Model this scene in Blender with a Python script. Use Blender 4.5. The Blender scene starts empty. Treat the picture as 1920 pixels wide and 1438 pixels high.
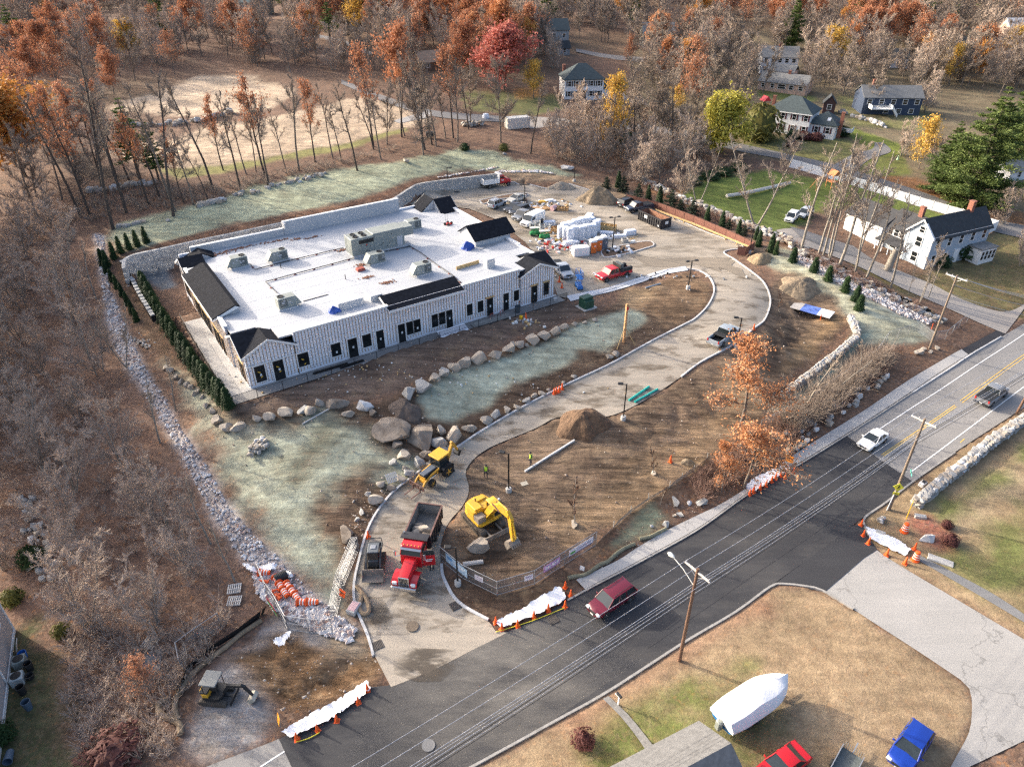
import bpy,bmesh,math,random
import numpy as np
from mathutils import Vector,Matrix
random.seed(7);RNG=np.random.default_rng(7)
SC=bpy.context.scene;COL=SC.collection
R=math.radians
# camera, sky, sun, exposure
CAM_H,PITCH,FOC=52.0,R(33.0),1332.0
cd=bpy.data.cameras.new("camera");cam=bpy.data.objects.new("camera",cd);COL.objects.link(cam)
cam.location=(0,0,CAM_H);cam.rotation_euler=(R(90)-PITCH,0,0)
cd.sensor_width=36.0;cd.lens=36.0*FOC/1920.0;cd.clip_start=0.5;cd.clip_end=6000
SC.camera=cam
SUN_EL,SUN_AZ=R(20.0),R(-63.0)
wd=bpy.data.worlds.new("World");SC.world=wd;wd.use_nodes=True
nt=wd.node_tree;bg=nt.nodes["Background"]
sky=nt.nodes.new("ShaderNodeTexSky");sky.sky_type='NISHITA';sky.sun_disc=False
sky.sun_elevation=SUN_EL;sky.sun_rotation=SUN_AZ;sky.air_density=0.75;sky.dust_density=6.0;sky.ozone_density=1.0
nt.links.new(sky.outputs[0],bg.inputs[0]);bg.inputs[1].default_value=0.15
sl=bpy.data.lights.new("sun",'SUN');sun=bpy.data.objects.new("sun",sl);COL.objects.link(sun)
sl.energy=2.25;sl.angle=R(0.6);sl.color=(1.0,0.89,0.74)
sdir=Vector((math.sin(SUN_AZ)*math.cos(SUN_EL),math.cos(SUN_AZ)*math.cos(SUN_EL),math.sin(SUN_EL)))
sun.rotation_euler=sdir.to_track_quat('Z','Y').to_euler();sun.location=(-60,40,60)
vs=SC.view_settings;vs.view_transform='Standard';vs.look='None';vs.gamma=1.0;vs.exposure=1.55
vs.use_curve_mapping=False
SC.render.engine='CYCLES';SC.cycles.max_bounces=6;SC.cycles.diffuse_bounces=2;SC.cycles.glossy_bounces=2
SC.cycles.transparent_max_bounces=6;SC.cycles.use_denoising=False;SC.cycles.use_adaptive_sampling=False;SC.cycles.sample_clamp_indirect=4;SC.cycles.filter_width=1.35
# materials
def M(name,col,rough=.8,var=.18,scale=1.5,bump=0.0,metal=0.0,col2=None,spec=.5,stretch=None,coat=0.0,detail=5):
 m=bpy.data.materials.new(name);m.use_nodes=True;N=m.node_tree.nodes;L=m.node_tree.links
 b=N["Principled BSDF"];b.inputs['Roughness'].default_value=rough;b.inputs['Metallic'].default_value=metal
 b.inputs['Specular IOR Level'].default_value=spec
 if coat:b.inputs['Coat Weight'].default_value=coat;b.inputs['Coat Roughness'].default_value=.08
 tc=N.new("ShaderNodeNewGeometry");out=tc.outputs['Position']
 if stretch:
  tc=N.new("ShaderNodeTexCoord")
  mp=N.new("ShaderNodeMapping");mp.inputs['Scale'].default_value=stretch;L.new(tc.outputs['Object'],mp.inputs[0]);out=mp.outputs[0]
 no=N.new("ShaderNodeTexNoise");no.inputs['Scale'].default_value=scale;no.inputs['Detail'].default_value=detail;no.inputs['Roughness'].default_value=.65
 L.new(out,no.inputs['Vector'])
 cr=N.new("ShaderNodeValToRGB");c2=col2 or tuple(max(0,c*(1+var))for c in col)
 c1=col if col2 else tuple(c*(1-var)for c in col)
 cr.color_ramp.elements[0].position=.32;cr.color_ramp.elements[1].position=.68
 cr.color_ramp.elements[0].color=(*c1,1);cr.color_ramp.elements[1].color=(*c2,1)
 L.new(no.outputs[0],cr.inputs[0]);L.new(cr.outputs[0],b.inputs['Base Color'])
 if bump:
  bp=N.new("ShaderNodeBump");bp.inputs['Strength'].default_value=1;bp.inputs['Distance'].default_value=bump
  L.new(no.outputs[0],bp.inputs['Height']);L.new(bp.outputs[0],b.inputs['Normal'])
 return m
def leafmat(name,ramp,scale=.9,rough=.7,trans=.25):
 """foliage: colour of each leaf face varies by a cell pattern in object space and by object"""
 m=bpy.data.materials.new(name);m.use_nodes=True;N=m.node_tree.nodes;L=m.node_tree.links
 b=N["Principled BSDF"];b.inputs['Roughness'].default_value=rough;b.inputs['Specular IOR Level'].default_value=.25
 tc=N.new("ShaderNodeTexCoord");no=N.new("ShaderNodeTexNoise");no.inputs['Scale'].default_value=scale;no.inputs['Detail'].default_value=8;no.inputs['Roughness'].default_value=.8
 L.new(tc.outputs['Object'],no.inputs['Vector'])
 oi=N.new("ShaderNodeObjectInfo");ad=N.new("ShaderNodeMath");ad.operation='MULTIPLY_ADD';ad.inputs[1].default_value=.16;ad.inputs[2].default_value=-.08
 L.new(oi.outputs['Random'],ad.inputs[0]);a2=N.new("ShaderNodeMath");L.new(no.outputs[0],a2 .inputs[0]);L.new(ad.outputs[0],a2 .inputs[1])
 cr=N.new("ShaderNodeValToRGB");els=cr.color_ramp.elements
 while len(els)<len(ramp):els.new(.5)
 for i,c in enumerate(ramp):els[i].position=.3+.4*i/(len(ramp)-1);els[i].color=(*c,1)
 L.new(a2 .outputs[0],cr.inputs[0]);L.new(cr.outputs[0],b.inputs['Base Color'])
 if trans:
  t=N.new("ShaderNodeBsdfTranslucent");mx=N.new("ShaderNodeMixShader");mx.inputs[0].default_value=trans
  L.new(cr.outputs[0],t.inputs[0]);L.new(b.outputs[0],mx.inputs[1]);L.new(t.outputs[0],mx.inputs[2]);L.new(mx.outputs[0],N["Material Output"].inputs[0])
 return m
 # mesh builder
class MB:
 def __init__(s):s.v=[];s.f=[];s.sm=[]
 def add(s,vs_,fs,smooth=False):
  o=len(s.v);s.v+=[tuple(p)for p in vs_];s.f+=[tuple(i+o for i in f)for f in fs];s.sm+=[smooth]*len(fs);return s
 def box(s,c,d,rz=0.0,ry=0.0,rx=0.0):
  hx,hy,hz=d[0]/2,d[1]/2,d[2]/2
  m=Matrix.Translation(c)@Matrix.Rotation(rz,4,'Z')@Matrix.Rotation(ry,4,'Y')@Matrix.Rotation(rx,4,'X')
  vv=[m@Vector((x*hx,y*hy,z*hz))for z in(-1,1)for x,y in((-1,-1),(1,-1),(1,1),(-1,1))]
  return s.add(vv,[(3,2,1,0),(4,5,6,7),(0,1,5,4),(1,2,6,5),(2,3,7,6),(3,0,4,7)])
 def cbox(s,c,d,b=.04,rz=0.0,ry=0.0,taper=1.0):
  """box with chamfered vertical and top edges"""
  hx,hy,hz=d[0]/2,d[1]/2,d[2]/2;b=min(b,hx*.9,hy*.9,hz*.9)
  m=Matrix.Translation(c)@Matrix.Rotation(rz,4,'Z')@Matrix.Rotation(ry,4,'Y')
  vv=[]
  for z,k,t in((-hz,0,1),(hz-b,0,taper),(hz,b,taper)):
   x1,y1=(hx*t-k),(hy*t-k)
   for px,py in((-x1,-y1+b),(-x1+b,-y1),(x1-b,-y1),(x1,-y1+b),(x1,y1-b),(x1-b,y1),(-x1+b,y1),(-x1,y1-b)):vv.append(m@Vector((px,py,z)))
  fs=[tuple(range(7,-1,-1)),tuple(range(16,24))]
  for r in(0,8):
   for i in range(8):j=(i+1)%8;fs.append((r+i,r+j,r+8+j,r+8+i))
  return s.add(vv,fs)
 def tube(s,p0,p1,r0,r1=None,n=8,cap=True,smooth=True):
  r1=r0 if r1 is None else r1;p0=Vector(p0);p1=Vector(p1);d=(p1-p0)
  if d.length<1e-6:return s
  q=d.to_track_quat('Z','Y').to_matrix();vv=[]
  for p,r in((p0,r0),(p1,r1)):
   for i in range(n):
    a=2*math.pi*i/n;vv.append(p+q@Vector((r*math.cos(a),r*math.sin(a),0)))
  s.add(vv,[(i,(i+1)%n,n+(i+1)%n,n+i)for i in range(n)],smooth)
  if cap:s.add(vv,[tuple(range(n-1,-1,-1)),tuple(range(n,2*n))])
  return s
 def path(s,pts,r,n=6):
  pts=[Vector(p)for p in pts];o=len(s.v);vv=[]
  for i,p in enumerate(pts):
   d=(pts[min(i+1,len(pts)-1)]-pts[max(i-1,0)]);q=d.to_track_quat('Z','Y').to_matrix()
   rr=r[i]if isinstance(r,(list,tuple))else r
   for k in range(n):a=2*math.pi*k/n;vv.append(p+q@Vector((rr*math.cos(a),rr*math.sin(a),0)))
  fs=[]
  for i in range(len(pts)-1):
   for k in range(n):j=(k+1)%n;fs.append((i*n+k,i*n+j,(i+1)*n+j,(i+1)*n+k))
  fs+=[tuple(range(n-1,-1,-1)),tuple(range((len(pts)-1)*n,len(pts)*n))]
  return s.add(vv,fs,True)
 def lathe(s,prof,c=(0,0,0),n=16,axis='Z',smooth=True):
  vv=[]
  for r,z in prof:
   for i in range(n):
    a=2*math.pi*i/n;p=(r*math.cos(a),r*math.sin(a),z)
    if axis=='Y':p=(p[0],p[2],p[1])
    if axis=='X':p=(p[2],p[0],p[1])
    vv.append((p[0]+c[0],p[1]+c[1],p[2]+c[2]))
  fs=[]
  for k in range(len(prof)-1):
   for i in range(n):j=(i+1)%n;fs.append((k*n+i,k*n+j,(k+1)*n+j,(k+1)*n+i))
  s.add(vv,fs,smooth)
  o=[tuple(range(n-1,-1,-1)),tuple(range((len(prof)-1)*n,len(prof)*n))]
  return s.add(vv,o)
 def prism(s,poly,y0,y1,axis='Y',m=None):
  """poly: (a,b) pairs; extruded along axis from y0 to y1"""
  n=len(poly)
  mk={'Y':lambda a,b,t:(a,t,b),'X':lambda a,b,t:(t,a,b),'Z':lambda a,b,t:(a,b,t)}[axis]
  vv=[mk(a,b,t)for t in(y0,y1)for a,b in poly]
  if m is not None:vv=[m@Vector(p)for p in vv]
  fs=[(i,(i+1)%n,n+(i+1)%n,n+i)for i in range(n)]+[tuple(range(n-1,-1,-1)),tuple(range(n,2*n))]
  return s.add(vv,fs)
 def quad(s,*p):return s.add(p,[tuple(range(len(p)))])
 def mesh(s,name,mat):
  me=bpy.data.meshes.new(name);me.from_pydata(s.v,[],s.f);me.update()
  if any(s.sm):me.polygons.foreach_set("use_smooth",s.sm);me.update();me.set_sharp_from_angle(angle=R(38))
  bm=bmesh.new();bm.from_mesh(me);bmesh.ops.recalc_face_normals(bm,faces=bm.faces);bm.to_mesh(me);bm.free()
  if mat:me.materials.append(mat)
  return me
 def build(s,name,mat,parent=None,**k):return link(name,s.mesh(name,mat),parent,**k)
def link(name,me,parent=None,loc=None,rz=0,**props):
 o=bpy.data.objects.new(name,me);COL.objects.link(o)
 if parent is not None:o.parent=parent
 if loc is not None:o.location=loc
 if rz:o.rotation_euler=(0,0,rz)
 for k,v_ in props.items():o[k]=v_
 return o
def thing(name,label,cat,loc=(0,0,0),rz=0.0,group=None):
 o=bpy.data.objects.new(name,None);COL.objects.link(o);o.location=loc;o.rotation_euler=(0,0,rz);o.empty_display_size=.3
 o['label']=label;o['category']=cat
 if group:o['group']=group
 return o
KIDS={}
def dup(root,loc,rz=0.0,scale=None,label=None,group=None):
 if root.name not in KIDS:KIDS[root.name]=[(c,list(c.children))for c in root.children]
 r=root.copy();COL.objects.link(r);r.location=loc;r.rotation_euler=(root.rotation_euler[0],root.rotation_euler[1],rz)
 if scale is not None:r.scale=scale if hasattr(scale,'__len__')else(scale,)*3
 if label:r['label']=label
 if group:r['group']=group
 for c,sub in KIDS[root.name]:
  d=c.copy();COL.objects.link(d);d.parent=r
  for g in sub:e=g.copy();COL.objects.link(e);e.parent=d
 return r
 # terrain: heights known at spots of the site, joined smoothly
def ray(u,v):
 x=(u-960)/FOC;y=(719-v)/FOC
 return np.array([x,math.cos(PITCH)+y*math.sin(PITCH),y*math.cos(PITCH)-math.sin(PITCH)])
def Pz(u,v,z):
 d=ray(u,v);t=(z-CAM_H)/d[2];return np.array([t*d[0],t*d[1],z])
CTRL=[(620,1330,0),(1000,1420,0),(945,1185,0),(1250,1230,0),(1060,1130,0),(1430,1100,0),(1300,985,0),(1620,975,0),(1490,878,0),(1760,850,0),(1600,800,0),(1920,765,0),(1880,632,0),(1915,600,0),(1740,738,0),(420,1420,0),(1300,1380,.35),(1600,1250,.35),(1900,1400,.35),(1920,1150,.6),(1920,950,.7),(1600,1040,.1),(1750,1200,.25),(100,1400,-.6),(20,1000,-.2),(300,1250,-.4),(550,1250,-.1),(450,1330,0),(660,1290,0),(640,1180,.1),(560,1060,.5),(450,950,1.0),(400,870,1.3),(330,770,1.9),(260,660,2.8),(215,560,4.0),(180,440,6.2),(20,800,.6),(100,600,2.2),(40,480,4.5),(200,900,.4),(470,745,5.0),(440,780,4.6),(500,800,4.2),(620,760,4.9),(700,790,4.2),(560,900,2.8),(640,1000,1.3),(560,1000,1.1),(720,920,1.7),(690,1060,.6),(760,745,5.0),(900,680,5.2),(1100,600,5.2),(840,790,3.2),(1000,720,3.4),(1180,600,4.6),(900,800,2.1),(800,1180,.05),(715,1060,.5),(760,1010,.9),(800,910,1.5),(950,800,2.2),(1150,695,3.2),(1300,610,3.9),(1420,560,4.4),(1380,480,4.8),(1280,500,4.9),(1200,450,5.0),(1300,420,5.0),(1050,380,5.1),(950,350,5.1),(860,365,5.2),(1080,550,5.0),(1240,560,4.8),(1180,520,4.9),(1000,950,1.2),(1200,800,2.4),(1350,690,3.2),(1000,1075,.3),(880,1080,.25),(1180,960,.5),(1300,890,.5),(1400,810,.7),(900,1010,.6),(880,940,1.3),(1430,640,3.6),(1510,650,1.7),(1500,590,2.2),(1550,600,2.6),(1440,730,1.6),(1420,800,.6),(1500,735,.7),(1570,670,.9),(1620,650,1.3),(1660,590,2.6),(1720,640,1.2),(1560,510,4.4),(1640,545,3.4),(1500,445,4.9),(1470,520,4.6),(1780,620,.8),(1800,565,1.0),(1700,535,1.6),(1600,470,2.4),(1500,415,3.2),(1731,505,1.7),(1700,480,1.9),(1800,450,2.0),(1900,520,1.4),(1400,360,5.0),(1600,370,3.6),(300,420,7.7),(240,460,7.4),(450,400,7.8),(600,355,8.2),(760,310,8.4),(900,285,8.2),(1000,315,7.4),(1080,340,6.2),(1180,350,5.4),(200,390,8.0),(300,370,8.8),(500,320,9.2),(700,280,9.4),(850,250,9.2),(160,300,9.0),(230,215,11.5),(420,160,12),(600,180,12),(330,290,10.4),(600,260,10.6),(760,220,10.4),(60,300,8.5),(100,180,12),(300,60,18),(600,60,18),(960,50,18),(1300,40,15),(1600,60,12),(1900,70,10),(1090,185,8.5),(870,205,9.5),(1000,230,8.2),(1200,240,6.8),(1350,300,5.6),(1500,240,6.2),(1600,200,7),(1750,150,8),(1450,140,8.5),(1660,290,5.2),(1850,330,4.5),(1230,300,5.8)]
cp=np.array([Pz(u,v,z)for u,v,z in CTRL]+[(-500,900,26),(0,1000,28),(500,900,18),(-300,150,3),(-200,40,-1),(300,120,3),(200,20,1),(-150,-60,-1),(150,-60,1),(-350,450,18),(350,400,9)])
def phi(r2):return np.sqrt(r2+16.0)
_n=len(cp);_K=phi(((cp[:,None,:2]-cp[None,:,:2])**2).sum(-1))-np.eye(_n)*.6
_A=np.zeros((_n+3,_n+3));_A[:_n,:_n]=_K;_A[:_n,_n]=1;_A[:_n,_n+1:]=cp[:,:2];_A[_n:,:_n]=_A[:_n,_n:].T
_W=np.linalg.solve(_A,np.concatenate([cp[:,2],np.zeros(3)]))
def base_h(x,y):
 x=np.asarray(x,float);y=np.asarray(y,float);sh=x.shape;x=x.ravel();y=y.ravel();out=np.empty(len(x))
 for i in range(0,len(x),20000):
  a=x[i:i+20000];b=y[i:i+20000]
  out[i:i+20000]=phi((a[:,None]-cp[None,:,0])**2+(b[:,None]-cp[None,:,1])**2)@_W[:_n]+_W[_n]+a*_W[_n+1]+b*_W[_n+2]
 return out.reshape(sh)
def inpoly(x,y,poly):
 c=np.zeros(np.shape(x),bool);n=len(poly);j=n-1
 for i in range(n):
  xi,yi=poly[i][:2];xj,yj=poly[j][:2]
  if yi!=yj:c^=((yi>y)!=(yj>y))&(x<(xj-xi)*(y-yi)/(yj-yi)+xi)
  j=i
 return c
FLOOR=5.25
WALLPX=[(231,503),(232,489),(243,481),(262,475),(300,467),(367,452),(430,439),(500,424),(584,407),(640,399),(700,386),(735,374),(767,354),(787,345),(840,337),(890,331),(940,325)]
WALL_TOP=7.75
WALL=np.array([Pz(u,v,WALL_TOP)for u,v in WALLPX])
BA=Pz(470,729,5.3);BB=Pz(1037,555,5.3);EX=(BB-BA)[:2];BL=float(np.linalg.norm(EX));EX=EX/BL;EY=np.array([-EX[1],EX[0]]);BANG=math.atan2(EX[1],EX[0]);BZ=5.3
def bw(x,y,z=0):return Vector((BA[0]+EX[0]*x+EY[0]*y,BA[1]+EX[1]*x+EY[1]*y,BZ+z))
_pad=[tuple(p[:2])for p in WALL]+[tuple(Pz(u,v,5.2)[:2])for u,v in((985,345),(1000,420),(1040,470))]+[tuple(bw(*q)[:2])for q in((BL+2,0),(BL+.8,-2.6),(-3.4,-2.8),(-3.4,24))]+[tuple(Pz(u,v,5.2)[:2])for u,v in((262,528),)]
PAD=np.array(_pad);COURT=np.array([tuple(p[:2])for p in WALL[:6]]+[tuple(bw(*q)[:2])for q in((5,34.6),(.2,33.2),(.2,24.5),(-3.4,24.5))]+[_pad[-1]])
def H(x,y):
 x=np.asarray(x,float);y=np.asarray(y,float);h=np.where(inpoly(x,y,PAD),FLOOR,base_h(x,y));return np.where(inpoly(x,y,COURT),FLOOR-1.1,h)
_T=np.concatenate([np.arange(25,260,.5),np.arange(260,900,2.0)])
def P(u,v,dz=0.0):
 """the spot of ground seen at photo position u, v"""
 d=ray(u,v);x=d[0]*_T;y=d[1]*_T;z=CAM_H+d[2]*_T;below=z<H(x,y)+dz
 i=int(np.argmax(below));i=i if below[i]else len(_T)-1
 a,b=_T[max(i-1,0)],_T[i]
 for _ in range(14):
  m=(a+b)/2
  if CAM_H+d[2]*m<float(H(d[0]*m,d[1]*m))+dz:b=m
  else:a=m
 return Vector((d[0]*b,d[1]*b,CAM_H+d[2]*b))
def G(x,y):return Vector((x,y,float(H(x,y))))
def height_to(p,v):
 """height above ground spot p of something whose top shows at photo row v"""
 y=(719-v)/FOC;c,s=math.cos(PITCH),math.sin(PITCH)
 dz=p[2]-CAM_H;Zc=p[1]*c-dz*s;Yc=p[1]*s+dz*c
 return(y*Zc-Yc)/(c+y*s)
_lat=RNG.random((256,256))
def vnoise(x,y,s):
 x=np.asarray(x)*s+1000;y=np.asarray(y)*s+1000;xi=np.floor(x).astype(int);yi=np.floor(y).astype(int);fx=x-xi;fy=y-yi
 fx=fx*fx*(3-2*fx);fy=fy*fy*(3-2*fy);g=lambda i,j:_lat[i%256,j%256]
 return(g(xi,yi)*(1-fx)+g(xi+1,yi)*fx)*(1-fy)+(g(xi,yi+1)*(1-fx)+g(xi+1,yi+1)*fx)*fy
def fbm(x,y,s,o=4):return sum(vnoise(x+17*i,y-31*i,s*2**i)*.5**i for i in range(o))/sum(.5**i for i in range(o))-.5
def catmull(pts,step=.8):
 pts=[np.array(p[:2],float)for p in pts];out=[]
 for i in range(len(pts)-1):
  p0,p1,p2,p3=pts[max(i-1,0)],pts[i],pts[i+1],pts[min(i+2,len(pts)-1)];n=max(2,int(np.linalg.norm(p2-p1)/step))
  for k in range(n):
   t=k/n;out.append(.5*(2*p1+(p2-p0)*t+(2*p0-5*p1+4*p2-p3)*t*t+(3*p1-p0-3*p2+p3)*t**3))
 out.append(pts[-1]);return np.array(out)
def px(line,smooth=True,step=.8):
 w=[P(*q)for q in line];return catmull(w,step)if smooth else np.array([q[:2]for q in w])
def resample(pl,n):
 pl=np.asarray(pl);d=np.r_[0,np.cumsum(np.linalg.norm(np.diff(pl,axis=0),axis=1))];t=np.linspace(0,d[-1],n)
 return np.c_[np.interp(t,d,pl[:,0]),np.interp(t,d,pl[:,1])]
CARVE=[]
def strip(name,left,right,mat,dz=.03,across=6,n=None,carve=True,kind='structure'):
 n=n or max(4,int(max(np.linalg.norm(np.diff(left,axis=0),axis=1).sum(),np.linalg.norm(np.diff(right,axis=0),axis=1).sum())/.8))
 a=resample(left,n);b=resample(right,n);t=np.linspace(0,1,across+1)
 g=a[:,None,:]*(1-t)[None,:,None]+b[:,None,:]*t[None,:,None];z=H(g[...,0],g[...,1])+dz
 vv=[(float(g[i,j,0]),float(g[i,j,1]),float(z[i,j]))for i in range(n)for j in range(across+1)];w=across+1
 fs=[(i*w+j,i*w+j+1,(i+1)*w+j+1,(i+1)*w+j)for i in range(n-1)for j in range(across)]
 if carve:CARVE.append(np.concatenate([a,b[::-1]]))
 return MB().add(vv,fs,True).build(name,mat,kind=kind)
def sheet(name,poly,mat,dz=.03,carve=True,kind='structure',cell=1.5):
 """polygon sheet that follows the ground, cut into cells"""
 bm=bmesh.new();vs_=[bm.verts.new((p[0],p[1],0))for p in poly];bm.faces.new(vs_)
 xs=[p[0]for p in poly];ys=[p[1]for p in poly]
 for ax,lo,hi in((0,min(xs),max(xs)),(1,min(ys),max(ys))):
  k=lo+cell
  while k<hi:
   co=[0,0,0];no=[0,0,0];co[ax]=k;no[ax]=1
   bmesh.ops.bisect_plane(bm,geom=bm.verts[:]+bm.edges[:]+bm.faces[:],plane_co=co,plane_no=no);k+=cell
 bmesh.ops.triangulate(bm,faces=[f for f in bm.faces if len(f.verts)>4])
 c=np.array([v.co[:]for v in bm.verts]);z=H(c[:,0],c[:,1])+dz
 for v,q in zip(bm.verts,z):v.co.z=q
 bmesh.ops.recalc_face_normals(bm,faces=bm.faces)
 for f in bm.faces:
  if f.normal.z<0:f.normal_flip()
 me=bpy.data.meshes.new(name);bm.to_mesh(me);bm.free();me.materials.append(mat)
 if carve:CARVE.append(np.array(poly))
 o=link(name,me);o['kind']=kind;return o
def sweep(name,pl,w,h,mat,dz=0.0,up=None,parent=None,**props):
 """rectangular bar lying along a ground line"""
 pl=np.asarray(pl);n=len(pl);t=np.gradient(pl,axis=0);t/=np.linalg.norm(t,axis=1)[:,None]+1e-9;nn=np.c_[-t[:,1],t[:,0]]
 z=H(pl[:,0],pl[:,1])+dz;vv=[]
 for i in range(n):
  for s_,q in((-1,-.1),(-1,h),(1,h),(1,-.1)):
   vv.append((pl[i,0]+nn[i,0]*w/2*s_,pl[i,1]+nn[i,1]*w/2*s_,z[i]+q))
 fs=[(i*4+k,i*4+(k+1)%4,i*4+4+(k+1)%4,i*4+4+k)for i in range(n-1)for k in range(4)]+[(0,1,2,3),tuple(range(n*4-1,n*4-5,-1))]
 return MB().add(vv,fs).build(name,mat,parent,**props)
 # colours of the ground, zone by zone
Z=lambda x0,y0,s,*pts:[(x0+a/s,y0+b/s)for a,b in pts]
SOIL,SOIL2,TAN,SEED,SEEDY=(.105,.07,.047),(.15,.098,.06),(.27,.19,.115),(.325,.345,.265),(.375,.385,.26)
LITTER,STONE,SAND,LAWN,DRY,OLIVE=(.15,.095,.068),(.50,.46,.44),(.47,.365,.26),(.125,.165,.038),(.285,.21,.13),(.15,.135,.06)
KL=[(700,1230),(690,1193),(670,1146),(664,1124),(664,1093),(672,1055),(688,997),(707,960),(735,925),(763,902),(800,874),(857,839),(917,800),(1037,734),(1161,674),(1277,612),(1304,597),(1328,572),(1339,544),(1330,520),(1312,508.5)]
KR=[(1373.7,485),(1407,508.6),(1429,527),(1440.5,547),(1444,570),(1434,599),(1417,613.5),(1380,643.5),(1313,680),(1277,707),(1154,777),(1077,826),(984,885)]
KR2=[(828,1058),(829.5,1078),(840,1101.7),(851,1120.5),(871.6,1139),(915.5,1162.7)]
LOTB=[(800,366),(865,353),(905,347),(965,345),(1028,355),(1066,345),(1105,357),(1147,371),(1257,408),(1324,436),(1393,462),(1364,470),(1357,475)]
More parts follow.
